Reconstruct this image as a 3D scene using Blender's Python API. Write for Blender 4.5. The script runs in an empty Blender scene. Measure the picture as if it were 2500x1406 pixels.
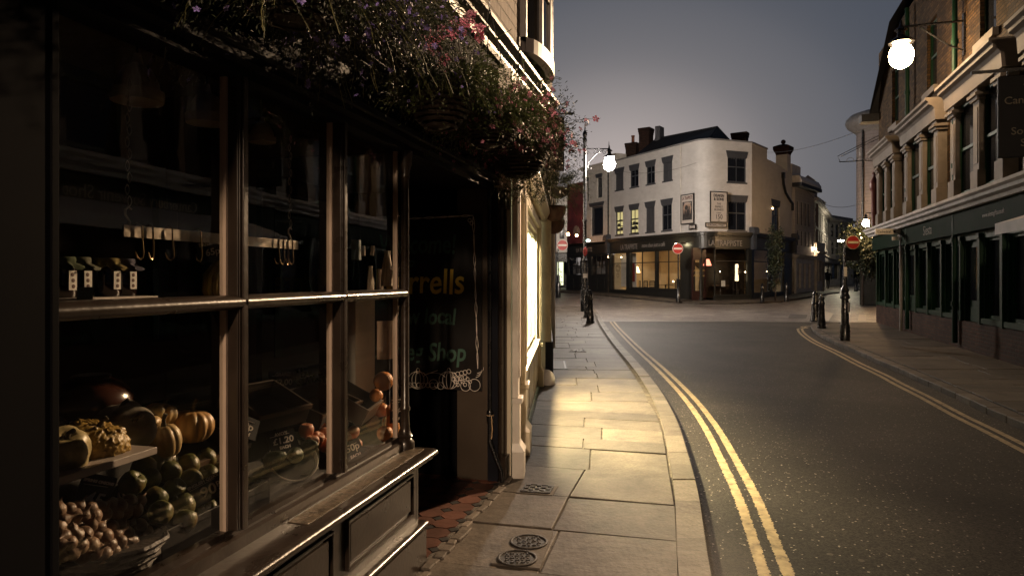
import bpy, bmesh, math, random
from mathutils import Vector, Matrix, noise
# ------------------------------------------------------------ camera, world, exposure
SC = bpy.context.scene
COL = SC.collection
F = 1667.0; HY = 680.0; EYE = 1.5
cam = bpy.data.cameras.new('camera'); camo = bpy.data.objects.new('camera', cam); COL.objects.link(camo)
camo.location = (0, 0, EYE); camo.rotation_euler = (math.radians(90), 0, 0)
cam.lens = 24.0; cam.sensor_width = 36.0; cam.sensor_fit = 'HORIZONTAL'
cam.shift_y = -(703.0 - HY) / 2500.0
cam.clip_start = 0.05; cam.clip_end = 3000
SC.camera = camo
SC.view_settings.view_transform = 'Standard'; SC.view_settings.look = 'None'
SC.view_settings.exposure = 0.0; SC.view_settings.gamma = 1.0
SC.cycles.use_denoising = True
SC.cycles.max_bounces = 6; SC.cycles.diffuse_bounces = 3; SC.cycles.glossy_bounces = 4
SC.cycles.transparent_max_bounces = 12; SC.cycles.sample_clamp_indirect = 3.0
SC.cycles.caustics_reflective = False; SC.cycles.caustics_refractive = False

def make_world():
    w = bpy.data.worlds.new('World'); SC.world = w; w.use_nodes = True
    nt = w.node_tree; nt.nodes.clear()
    N = nt.nodes.new; L = nt.links.new
    out = N('ShaderNodeOutputWorld'); bg = N('ShaderNodeBackground'); bg.inputs[1].default_value = 1.0
    L(bg.outputs[0], out.inputs[0])
    tc = N('ShaderNodeTexCoord')
    sub = N('ShaderNodeVectorMath'); sub.operation = 'SUBTRACT'; sub.inputs[1].default_value = (0.15, 0.98, 0.13)
    mul = N('ShaderNodeVectorMath'); mul.operation = 'MULTIPLY'; mul.inputs[1].default_value = (0.95, 0.8, 1.25)
    ln = N('ShaderNodeVectorMath'); ln.operation = 'LENGTH'
    L(tc.outputs['Generated'], sub.inputs[0]); L(sub.outputs[0], mul.inputs[0]); L(mul.outputs[0], ln.inputs[0])
    half = N('ShaderNodeMath'); half.operation = 'MULTIPLY'; half.inputs[1].default_value = 0.5
    L(ln.outputs['Value'], half.inputs[0])
    r = N('ShaderNodeValToRGB'); L(half.outputs[0], r.inputs[0])
    st = [(0.0, (0.46, 0.395, 0.375)), (0.05, (0.37, 0.325, 0.315)), (0.10, (0.205, 0.192, 0.198)), (0.16, (0.106, 0.110, 0.128)), (0.23, (0.056, 0.066, 0.088)),
          (0.32, (0.030, 0.039, 0.058)), (0.5, (0.012, 0.016, 0.026)), (1.0, (0.004, 0.006, 0.011))]
    r.color_ramp.interpolation = 'CARDINAL'
    e = r.color_ramp.elements
    e[0].position, e[0].color = st[0][0], (*st[0][1], 1); e[1].position, e[1].color = st[-1][0], (*st[-1][1], 1)
    for p, c in st[1:-1]:
        k = e.new(p); k.color = (*c, 1)
    # a trace of real twilight scattering from the sky model on top of the gradient
    sky = N('ShaderNodeTexSky'); sky.sky_type = 'NISHITA'; sky.sun_disc = False
    sky.sun_elevation = math.radians(-3.0); sky.sun_rotation = math.radians(-5.0)
    ad = N('ShaderNodeMixRGB'); ad.blend_type = 'ADD'; ad.inputs[0].default_value = 0.02
    L(r.outputs[0], ad.inputs[1]); L(sky.outputs[0], ad.inputs[2]); L(ad.outputs[0], bg.inputs[0])
make_world()
WARM = (1.0, 0.66, 0.34)

# ------------------------------------------------------------ helpers
RND = random.Random(7)
def zg(Y): return 0.0 if Y < 38 else 1.2 * (1 - math.exp(-(Y - 38) / 25.0))
def P(px, py, Y): return Vector(((px - 1250) / F * Y, Y, EYE - (py - HY) / F * Y))
def G(px, py, z=0.0):
    Y = F * (EYE - z) / (py - HY); return Vector(((px - 1250) / F * Y, Y, z))

class MB:
    def __init__(s): s.v = []; s.f = []; s.m = []; s.cur = 0
    def add(s, vs, fs):
        n = len(s.v); s.v += [tuple(v) for v in vs]; s.f += [tuple(i + n for i in f) for f in fs]; s.m += [s.cur] * len(fs); return s
    def quad(s, a, b, c, d): return s.add([a, b, c, d], [(0, 1, 2, 3)])
    def box(s, x0, x1, y0, y1, z0, z1):
        if x0 > x1: x0, x1 = x1, x0
        if y0 > y1: y0, y1 = y1, y0
        if z0 > z1: z0, z1 = z1, z0
        v = [(x0,y0,z0),(x1,y0,z0),(x1,y1,z0),(x0,y1,z0),(x0,y0,z1),(x1,y0,z1),(x1,y1,z1),(x0,y1,z1)]
        return s.add(v, [(0,3,2,1),(4,5,6,7),(0,1,5,4),(1,2,6,5),(2,3,7,6),(3,0,4,7)])
    def obox(s, c, size, rz=0, rx=0, ry=0):
        M = Matrix.Translation(c) @ Matrix.Rotation(rz, 4, 'Z') @ Matrix.Rotation(rx, 4, 'X') @ Matrix.Rotation(ry, 4, 'Y')
        a, b, d = [k / 2 for k in size]
        v = [M @ Vector(p) for p in [(-a,-b,-d),(a,-b,-d),(a,b,-d),(-a,b,-d),(-a,-b,d),(a,-b,d),(a,b,d),(-a,b,d)]]
        return s.add(v, [(0,3,2,1),(4,5,6,7),(0,1,5,4),(1,2,6,5),(2,3,7,6),(3,0,4,7)])
    def poly_prism(s, pts, z0, z1):        # pts: plan polygon (x,y) counter-clockwise
        n = len(pts); v = [(x, y, z0) for x, y in pts] + [(x, y, z1) for x, y in pts]
        fs = [tuple(reversed(range(n))), tuple(range(n, 2 * n))] + [(i, (i+1) % n, n + (i+1) % n, n + i) for i in range(n)]
        return s.add(v, fs)
    def prism_y(s, pts, y0, y1):           # pts: (x,z) outline seen from -y, counter-clockwise
        n = len(pts); v = [(x, y0, z) for x, z in pts] + [(x, y1, z) for x, z in pts]
        fs = [tuple(range(n)), tuple(reversed(range(n, 2 * n)))] + [((i+1) % n, i, n + i, n + (i+1) % n) for i in range(n)]
        return s.add(v, fs)
    def mould(s, prof, x0, x1):            # prof: closed (y,z) profile extruded along x
        n = len(prof); v = [(x0, y, z) for y, z in prof] + [(x1, y, z) for y, z in prof]
        fs = [tuple(range(n)), tuple(reversed(range(n, 2 * n)))] + [((i+1) % n, i, n + i, n + (i+1) % n) for i in range(n)]
        return s.add(v, fs)
    def lathe(s, prof, seg=16, c=(0,0,0), sx=1, sy=1, M=None, fn=None):
        vs = []
        for (r, z) in prof:
            for k in range(seg):
                a = 2 * math.pi * k / seg; rr = r * (fn(a, z) if fn else 1)
                p = Vector((rr * math.cos(a) * sx, rr * math.sin(a) * sy, z))
                if M: p = M @ p
                vs.append(p + Vector(c))
        fs = []
        for i in range(len(prof) - 1):
            for k in range(seg):
                k2 = (k + 1) % seg; fs.append((i*seg+k, i*seg+k2, (i+1)*seg+k2, (i+1)*seg+k))
        fs.append(tuple(reversed(range(seg)))); fs.append(tuple(range((len(prof)-1)*seg, len(prof)*seg)))
        return s.add(vs, fs)
    def tube(s, pts, r, seg=8, r2=None):
        pts = [Vector(p) for p in pts]; n = len(pts); vs = []; up = Vector((0, 0, 1)); prev = None
        for i, p in enumerate(pts):
            t = (pts[min(i+1, n-1)] - pts[max(i-1, 0)]).normalized()
            if prev is None:
                a = t.cross(up)
                if a.length < 1e-3: a = t.cross(Vector((1, 0, 0)))
            else:
                a = prev - t * prev.dot(t)
                if a.length < 1e-4: a = t.cross(up)
            a.normalize(); prev = a; b = t.cross(a)
            rr = r if r2 is None else r + (r2 - r) * i / (n - 1)
            if isinstance(r, (list, tuple)): rr = r[i]
            for k in range(seg):
                an = 2 * math.pi * k / seg; vs.append(p + a * math.cos(an) * rr + b * math.sin(an) * rr)
        fs = [(i*seg+k, (i+1)*seg+k, (i+1)*seg+(k+1) % seg, i*seg+(k+1) % seg) for i in range(n-1) for k in range(seg)]
        fs.append(tuple(range(seg))); fs.append(tuple(reversed(range((n-1)*seg, n*seg))))
        return s.add(vs, fs)
    def ball(s, c, r, seg=14, rings=8, M=None):
        if not isinstance(r, (tuple, list)): r = (r, r, r)
        pr = [(max(1e-4, math.sin(math.pi * i / rings)), -math.cos(math.pi * i / rings)) for i in range(rings + 1)]
        vs = []
        for (q, z) in pr:
            for k in range(seg):
                a = 2 * math.pi * k / seg; p = Vector((q*math.cos(a)*r[0], q*math.sin(a)*r[1], z*r[2]))
                if M: p = M @ p
                vs.append(p + Vector(c))
        fs = [(i*seg+k, i*seg+(k+1) % seg, (i+1)*seg+(k+1) % seg, (i+1)*seg+k) for i in range(rings) for k in range(seg)]
        return s.add(vs, fs)
    def build(s, name, mats, parent=None, smooth=False, bevel=0.0):
        me = bpy.data.meshes.new(name); me.from_pydata(s.v, [], s.f)
        if not isinstance(mats, (list, tuple)): mats = [mats]
        for m in mats: me.materials.append(m)
        if len(mats) > 1: me.polygons.foreach_set('material_index', s.m)
        if smooth: me.polygons.foreach_set('use_smooth', [True] * len(me.polygons))
        me.validate(); me.update()
        o = bpy.data.objects.new(name, me); COL.objects.link(o)
        if parent: o.parent = parent
        if smooth == 'auto':
            with_angle(me, 40)
        if bevel:
            b = o.modifiers.new('bevel', 'BEVEL'); b.width = bevel; b.segments = 2; b.limit_method = 'ANGLE'; b.angle_limit = math.radians(40)
        return o
def with_angle(me, deg):
    bm = bmesh.new(); bm.from_mesh(me)
    for e in bm.edges:
        if len(e.link_faces) == 2 and e.calc_face_angle(0) > math.radians(deg): e.smooth = False
    bm.to_mesh(me); bm.free()
def tag(o, label, cat=None, group=None, kind=None):
    if label: o['label'] = label
    if cat: o['category'] = cat
    if group: o['group'] = group
    if kind: o['kind'] = kind
    return o
def thing(name, label, cat, loc=(0,0,0), rz=0.0, group=None):
    o = bpy.data.objects.new(name, None); COL.objects.link(o); o.empty_display_size = 0.1
    o.location = loc; o.rotation_euler = (0, 0, rz)
    return tag(o, label, cat, group)
def struct(o): o['kind'] = 'structure'; return o
def dup(root, loc=None, rot=None, label=None, scale=None):
    r = root.copy(); COL.objects.link(r)
    if loc is not None: r.location = loc
    if rot is not None: r.rotation_euler = rot if isinstance(rot, (tuple, list)) else (0, 0, rot)
    if scale: r.scale = (scale,) * 3
    if label: r['label'] = label
    for ch in list(root.children):
        c = ch.copy(); COL.objects.link(c); c.parent = r
        for g in list(ch.children):
            d = g.copy(); COL.objects.link(d); d.parent = c
    return r
def text(s, size, mat, parent, loc, rot=(math.radians(90), 0, 0), name='lettering', align='CENTER', sx=1.0, ext=0.003, bold=0.0, shear=0.0):
    cu = bpy.data.curves.new(name, 'FONT'); cu.body = s; cu.size = size; cu.align_x = align; cu.align_y = 'CENTER'
    cu.extrude = ext; cu.offset = bold; cu.shear = shear; cu.resolution_u = 3
    to = bpy.data.objects.new(name, cu); COL.objects.link(to)
    dg = bpy.context.evaluated_depsgraph_get(); dg.update()
    me = bpy.data.meshes.new_from_object(to.evaluated_get(dg)); bpy.data.objects.remove(to)
    M = Matrix.Translation(loc) @ (Matrix.Rotation(rot[2], 4, 'Z') @ Matrix.Rotation(rot[1], 4, 'Y') @ Matrix.Rotation(rot[0], 4, 'X')) @ Matrix.Diagonal((sx, 1, 1, 1))
    me.transform(M); me.materials.clear(); me.materials.append(mat)
    o = bpy.data.objects.new(name, me); COL.objects.link(o)
    if parent: o.parent = parent
    return o

class Fr:                                   # local frame: x along a facade, y into the building, z up
    def __init__(s, ox, oy, ang):
        s.o = Vector((ox, oy, 0)); s.a = ang; s.dx = Vector((math.cos(ang), math.sin(ang), 0)); s.dy = Vector((-math.sin(ang), math.cos(ang), 0))
    def loc(s, px, py, c):
        d = Vector(((px-1250)/F, 1, -(py-HY)/F)); o = Vector((0, 0, EYE))
        t = (c - (o - s.o).dot(s.dy)) / d.dot(s.dy); p = o + d * t
        return ((p - s.o).dot(s.dx), p.z)
    def w(s, x, y, z): return s.o + s.dx * x + s.dy * y + Vector((0, 0, z))

# ------------------------------------------------------------ materials
MATS = {}
def pm(name, col, rough=0.6, var=0.12, scale=6.0, bump=0.0, bscale=40.0, metal=0.0, spec=0.5, coat=0.0, dirt=None, dscale=1.5, hue=None, isl=0.0, rvar=0.1):
    if name in MATS: return MATS[name]
    m = bpy.data.materials.new(name); m.use_nodes = True; nt = m.node_tree; N = nt.nodes.new; L = nt.links.new
    b = nt.nodes['Principled BSDF']; b.inputs['Roughness'].default_value = rough; b.inputs['Metallic'].default_value = metal
    b.inputs['Specular IOR Level'].default_value = spec; b.inputs['Coat Weight'].default_value = coat; b.inputs['Coat Roughness'].default_value = 0.15
    tc = N('ShaderNodeTexCoord'); n = N('ShaderNodeTexNoise'); n.inputs['Scale'].default_value = scale; n.inputs['Detail'].default_value = 6
    L(tc.outputs['Object'], n.inputs['Vector'])
    mr = N('ShaderNodeMapRange'); mr.inputs['From Min'].default_value = 0.3; mr.inputs['From Max'].default_value = 0.7
    mr.inputs['To Min'].default_value = 1 - var; mr.inputs['To Max'].default_value = 1 + var; L(n.outputs['Fac'], mr.inputs['Value'])
    mx = N('ShaderNodeVectorMath'); mx.operation = 'SCALE'; mx.inputs[0].default_value = col; L(mr.outputs[0], mx.inputs['Scale'])
    outc = mx.outputs[0]
    if isl:
        g = N('ShaderNodeNewGeometry'); m2 = N('ShaderNodeMapRange'); m2.inputs['To Min'].default_value = 1 - isl; m2.inputs['To Max'].default_value = 1 + isl
        L(g.outputs['Random Per Island'], m2.inputs['Value'])
        s2 = N('ShaderNodeVectorMath'); s2.operation = 'SCALE'; L(outc, s2.inputs[0]); L(m2.outputs[0], s2.inputs['Scale']); outc = s2.outputs[0]
    if dirt:
        n2 = N('ShaderNodeTexNoise'); n2.inputs['Scale'].default_value = dscale; n2.inputs['Detail'].default_value = 8; n2.inputs['Roughness'].default_value = 0.65
        L(tc.outputs['Object'], n2.inputs['Vector'])
        r2 = N('ShaderNodeMapRange'); r2.inputs['From Min'].default_value = 0.48; r2.inputs['From Max'].default_value = 0.68; r2.inputs['To Max'].default_value = 0.85
        L(n2.outputs['Fac'], r2.inputs['Value'])
        mm = N('ShaderNodeMixRGB'); mm.inputs[2].default_value = (*dirt, 1); L(r2.outputs[0], mm.inputs[0]); L(outc, mm.inputs[1]); outc = mm.outputs[0]
    L(outc, b.inputs['Base Color'])
    rr = N('ShaderNodeMapRange'); rr.inputs['To Min'].default_value = max(0.02, rough - rvar); rr.inputs['To Max'].default_value = min(1, rough + rvar)
    L(n.outputs['Fac'], rr.inputs['Value']); L(rr.outputs[0], b.inputs['Roughness'])
    if bump:
        n3 = N('ShaderNodeTexNoise'); n3.inputs['Scale'].default_value = bscale; n3.inputs['Detail'].default_value = 5; L(tc.outputs['Object'], n3.inputs['Vector'])
        bp = N('ShaderNodeBump'); bp.inputs['Strength'].default_value = bump; bp.inputs['Distance'].default_value = 0.01
        L(n3.outputs['Fac'], bp.inputs['Height']); L(bp.outputs[0], b.inputs['Normal'])
    MATS[name] = m; return m
def emat(name, col, strength):
    if name in MATS: return MATS[name]
    m = bpy.data.materials.new(name); m.use_nodes = True; nt = m.node_tree; nt.nodes.clear()
    e = nt.nodes.new('ShaderNodeEmission'); o = nt.nodes.new('ShaderNodeOutputMaterial'); e.inputs[0].default_value = (*col, 1); e.inputs[1].default_value = strength
    nt.links.new(e.outputs[0], o.inputs[0]); MATS[name] = m; return m
def glassmat(name, ior=1.5, tint=(0.9, 0.92, 0.9), rough=0.01, wav=0.05, refl=(1, 1, 1)):
    if name in MATS: return MATS[name]
    m = bpy.data.materials.new(name); m.use_nodes = True; nt = m.node_tree; nt.nodes.clear(); N = nt.nodes.new; L = nt.links.new
    o = N('ShaderNodeOutputMaterial'); mix = N('ShaderNodeMixShader'); t = N('ShaderNodeBsdfTransparent'); g = N('ShaderNodeBsdfGlossy')
    f = N('ShaderNodeFresnel'); ge = N('ShaderNodeNewGeometry'); mi = N('ShaderNodeMapRange')   # a thin sheet reflects alike from both sides
    mi.inputs['To Min'].default_value = ior; mi.inputs['To Max'].default_value = 1.0/ior; L(ge.outputs['Backfacing'], mi.inputs['Value']); L(mi.outputs[0], f.inputs['IOR'])
    t.inputs[0].default_value = (*tint, 1); g.inputs['Color'].default_value = (*refl, 1); g.inputs['Roughness'].default_value = rough
    tc = N('ShaderNodeTexCoord'); n = N('ShaderNodeTexNoise'); n.inputs['Scale'].default_value = 2.5; L(tc.outputs['Object'], n.inputs['Vector'])
    bp = N('ShaderNodeBump'); bp.inputs['Strength'].default_value = wav; bp.inputs['Distance'].default_value = 0.02; L(n.outputs['Fac'], bp.inputs['Height']); L(bp.outputs[0], g.inputs['Normal'])
    L(f.outputs[0], mix.inputs[0]); L(t.outputs[0], mix.inputs[1]); L(g.outputs[0], mix.inputs[2]); L(mix.outputs[0], o.inputs[0])
    MATS[name] = m; return m
def brick(name, c1, c2, mortar, rough=0.85, bw=0.22, bh=0.073, ms=0.012, bump=0.5, painted=False, axes='xz', dirt=None):
    if name in MATS: return MATS[name]
    m = bpy.data.materials.new(name); m.use_nodes = True; nt = m.node_tree; N = nt.nodes.new; L = nt.links.new
    b = nt.nodes['Principled BSDF']; b.inputs['Roughness'].default_value = rough; b.inputs['Specular IOR Level'].default_value = 0.4 if painted else 0.15
    tc = N('ShaderNodeTexCoord'); sp = N('ShaderNodeSeparateXYZ'); L(tc.outputs['Object'], sp.inputs[0])
    cb = N('ShaderNodeCombineXYZ')
    if axes == 'xz':                       # brick runs along x+y, rises along z
        ad = N('ShaderNodeMath'); ad.operation = 'ADD'; L(sp.outputs['X'], ad.inputs[0]); L(sp.outputs['Y'], ad.inputs[1]); L(ad.outputs[0], cb.inputs['X']); L(sp.outputs['Z'], cb.inputs['Y'])
    else: L(sp.outputs['X'], cb.inputs['X']); L(sp.outputs['Y'], cb.inputs['Y'])
    n0 = N('ShaderNodeTexNoise'); n0.inputs['Scale'].default_value = 3.0; L(tc.outputs['Object'], n0.inputs['Vector'])
    wob = N('ShaderNodeVectorMath'); wob.operation = 'MULTIPLY_ADD'; wob.inputs[1].default_value = (0.012, 0.012, 0); L(n0.outputs['Color'], wob.inputs[0]); L(cb.outputs[0], wob.inputs[2])
    t = N('ShaderNodeTexBrick'); t.inputs['Scale'].default_value = 1.0; t.inputs['Brick Width'].default_value = bw; t.inputs['Row Height'].default_value = bh
    t.inputs['Mortar Size'].default_value = ms; t.inputs['Mortar Smooth'].default_value = 0.4; t.inputs['Bias'].default_value = 0.0
    t.inputs['Color1'].default_value = (*c1, 1); t.inputs['Color2'].default_value = (*c2, 1); t.inputs['Mortar'].default_value = (*mortar, 1)
    L(wob.outputs[0], t.inputs['Vector'])
    n = N('ShaderNodeTexNoise'); n.inputs['Scale'].default_value = 1.3; n.inputs['Detail'].default_value = 8; n.inputs['Roughness'].default_value = 0.7; L(tc.outputs['Object'], n.inputs['Vector'])
    mr = N('ShaderNodeMapRange'); mr.inputs['From Min'].default_value = 0.3; mr.inputs['From Max'].default_value = 0.7; v = 0.10 if painted else 0.35
    mr.inputs['To Min'].default_value = 1 - v; mr.inputs['To Max'].default_value = 1 + v; L(n.outputs['Fac'], mr.inputs['Value'])
    sc = N('ShaderNodeVectorMath'); sc.operation = 'SCALE'; L(t.outputs['Color'], sc.inputs[0]); L(mr.outputs[0], sc.inputs['Scale']); L(sc.outputs[0], b.inputs['Base Color'])
    n3 = N('ShaderNodeTexNoise'); n3.inputs['Scale'].default_value = 12; n3.inputs['Detail'].default_value = 4; L(tc.outputs['Object'], n3.inputs['Vector'])
    h = N('ShaderNodeMath'); h.operation = 'MULTIPLY_ADD'; h.inputs[1].default_value = -1.0; L(t.outputs['Fac'], h.inputs[0]); L(n3.outputs['Fac'], h.inputs[2])
    bp = N('ShaderNodeBump'); bp.inputs['Strength'].default_value = bump; bp.inputs['Distance'].default_value = 0.012; L(h.outputs[0], bp.inputs['Height']); L(bp.outputs[0], b.inputs['Normal'])
    MATS[name] = m; return m

white_brick = brick('painted white brick', (0.70,0.675,0.66), (0.63,0.605,0.59), (0.52,0.50,0.485), painted=True, bump=0.7, rough=0.6)
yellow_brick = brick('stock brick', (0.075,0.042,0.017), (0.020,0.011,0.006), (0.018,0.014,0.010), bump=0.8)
soot_brick = brick('soot blackened brick', (0.055,0.026,0.020), (0.028,0.015,0.012), (0.03,0.025,0.022), bump=0.8)
red_brick = brick('dark red brick', (0.16,0.06,0.04), (0.09,0.035,0.025), (0.10,0.08,0.07), bump=0.8)
sett_brick = brick('granite setts', (0.30,0.26,0.235), (0.13,0.112,0.105), (0.03,0.026,0.024), bw=0.21, bh=0.13, ms=0.014, bump=1.0, axes='xy', rough=0.38)
for n_ in sett_brick.node_tree.nodes:
    if n_.type == 'BUMP': n_.inputs['Distance'].default_value = 0.05
    if n_.type == 'TEX_NOISE' and n_.inputs['Detail'].default_value == 8: n_.inputs['Scale'].default_value = 0.9
    if n_.type == 'MAP_RANGE': n_.inputs['To Min'].default_value = 0.35; n_.inputs['To Max'].default_value = 1.75
    if n_.type == 'BSDF_PRINCIPLED': n_.inputs['Specular IOR Level'].default_value = 0.5
black_paint = pm('black gloss paint', (0.006,0.006,0.008), 0.4, 0.3, 8, 0.02, 60, spec=0.25)
navy_paint = pm('blue black paint', (0.008,0.009,0.015), 0.6, 0.3, 5, 0.02, 40, spec=0.12)
brown_paint = pm('brown gloss paint', (0.027,0.019,0.0145), 0.30, 0.25, 9, 0.10, 50, spec=0.35, coat=0.15, dirt=(0.018,0.013,0.010), dscale=3)
cream_edge = pm('cream painted reveal', (0.46,0.36,0.29), 0.5, 0.1, 9, 0.1, 60)
cream_paint = pm('cream masonry paint', (0.60,0.53,0.44), 0.5, 0.08, 3, 0.15, 30, dirt=(0.42,0.36,0.28), dscale=2.2)
white_paint = pm('white joinery paint', (0.66,0.62,0.57), 0.42, 0.07, 4, 0.1, 40, dirt=(0.48,0.43,0.38), dscale=3)
grey_trim = pm('slate grey trim paint', (0.055,0.057,0.065), 0.5, 0.15, 4)
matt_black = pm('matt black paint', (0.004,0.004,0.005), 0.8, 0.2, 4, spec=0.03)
dark_shop = pm('olive black shopfront paint', (0.020,0.019,0.016), 0.35, 0.2, 5, 0.05, 30)
green_paint = pm('dark green gloss paint', (0.004,0.022,0.011), 0.5, 0.25, 5, 0.04, 30, spec=0.15)
stone = pm('grey stone', (0.46,0.43,0.42), 0.8, 0.2, 3, 0.3, 25, dirt=(0.28,0.26,0.25), dscale=1.0)
slate = pm('roof slate', (0.020,0.021,0.026), 0.6, 0.3, 8, 0.4, 20)
cast_iron = pm('black cast iron', (0.008,0.008,0.009), 0.28, 0.3, 12, 0.15, 50, spec=0.6, coat=0.25)
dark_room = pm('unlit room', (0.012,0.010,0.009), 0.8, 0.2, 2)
dark_glass = pm('dark window glass', (0.010,0.011,0.014), 0.06, 0.2, 3, 0.04, 3, spec=0.8, rvar=0.03)
lead = pm('lead flashing', (0.20,0.195,0.20), 0.5, 0.2, 5, 0.2, 20)
shop_glass = glassmat('shop window glass', 1.6, (0.95,0.95,0.93))
bay_paint = pm('weathered bay paint', (0.145,0.122,0.105), 0.65, 0.12, 3, 0.15, 30, dirt=(0.10,0.085,0.07), dscale=2.2, spec=0.2)
far_glass = glassmat('cafe window glass', 1.45, (0.85, 0.85, 0.82))
chalk = pm('white chalk', (0.75,0.72,0.68), 0.8)

# ------------------------------------------------------------ facade kit
def wall(mb, x0, x1, z0, z1, y, holes, depth=0.12):
    xs = sorted({x0, x1, *[h[0] for h in holes], *[h[1] for h in holes]}); zs = sorted({z0, z1, *[h[2] for h in holes], *[h[3] for h in holes]})
    for i in range(len(xs)-1):
        for j in range(len(zs)-1):
            cx = (xs[i]+xs[i+1])/2; cz = (zs[j]+zs[j+1])/2
            if any(h[0] < cx < h[1] and h[2] < cz < h[3] for h in holes): continue
            if not (x0 <= cx <= x1 and z0 <= cz <= z1): continue
            mb.quad((xs[i],y,zs[j]),(xs[i+1],y,zs[j]),(xs[i+1],y,zs[j+1]),(xs[i],y,zs[j+1]))
    for a, b, c, d in holes:
        mb.quad((a,y,c),(a,y,d),(a,y+depth,d),(a,y+depth,c)); mb.quad((b,y,d),(b,y,c),(b,y+depth,c),(b,y+depth,d))
        mb.quad((a,y,d),(b,y,d),(b,y+depth,d),(a,y+depth,d)); mb.quad((b,y,c),(a,y,c),(a,y+depth,c),(b,y+depth,c))
def sash(parent, x0, x1, z0, z1, y, frame, glass=None, t=0.06, bars=1, name='window', lit=None, blind=None, sill=None, sill_m=None, rail=True):
    """frame mesh with its panes as sub-part; x0..z1 is the opening, y the frame's front"""
    mb = MB()
    mb.box(x0, x0+t, y, y+0.08, z0, z1).box(x1-t, x1, y, y+0.08, z0, z1).box(x0+t, x1-t, y, y+0.08, z1-t, z1).box(x0+t, x1-t, y, y+0.08, z0, z0+t)
    zm = (z0+z1)/2
    if rail: mb.box(x0+t, x1-t, y+0.005, y+0.07, zm-0.03, zm+0.03)
    for k in range(bars):
        xc = x0 + (x1-x0)*(k+1)/(bars+1); mb.box(xc-0.012, xc+0.012, y+0.01, y+0.06, z0+t, zm-0.03 if rail else z1-t)
        if rail: mb.box(xc-0.012, xc+0.012, y+0.01, y+0.06, zm+0.03, z1-t)
    w = mb.build(name, frame, parent)
    if blind:
        MB().box(x0+t, x1-t, y+0.03, y+0.075, z0+t, z1-t).build('blind_panel', blind, w)
    else:
        MB().quad((x0+t,y+0.04,z0+t),(x1-t,y+0.04,z0+t),(x1-t,y+0.04,z1-t),(x0+t,y+0.04,z1-t)).build('pane', glass or dark_glass, w)
    if sill:
        MB().box(x0-0.08, x1+0.08, y-sill, y+0.02, z0-0.1, z0-0.002).build('sill', sill_m or frame, w)
    return w
def backbox(mb, x0, x1, y0, y1, z0, z1): # sides, back and roof of a building mass
    mb.quad((x0,y1,z0),(x0,y0,z0),(x0,y0,z1),(x0,y1,z1)); mb.quad((x1,y0,z0),(x1,y1,z0),(x1,y1,z1),(x1,y0,z1))
    mb.quad((x1,y1,z0),(x0,y1,z0),(x0,y1,z1),(x1,y1,z1)); mb.quad((x0,y0,z1),(x1,y0,z1),(x1,y1,z1),(x0,y1,z1))
def interp(tab, t):
    if t <= tab[0][0]: (a, b), (c, d) = tab[0], tab[1]
    elif t >= tab[-1][0]: (a, b), (c, d) = tab[-2], tab[-1]
    else:
        for i in range(len(tab)-1):
            if tab[i][0] <= t <= tab[i+1][0]:
                # Catmull-Rom
                x0, y0 = tab[i]; x1, y1 = tab[i+1]
                m0 = (tab[i+1][1]-tab[max(i-1,0)][1])/(tab[i+1][0]-tab[max(i-1,0)][0]); j = min(i+2, len(tab)-1); m1 = (tab[j][1]-y0)/(tab[j][0]-x0)
                h = x1-x0; u = (t-x0)/h
                return (2*u**3-3*u*u+1)*y0+(u**3-2*u*u+u)*h*m0+(-2*u**3+3*u*u)*y1+(u**3-u*u)*h*m1
    return b + (d-b)*(t-a)/(c-a)
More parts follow.
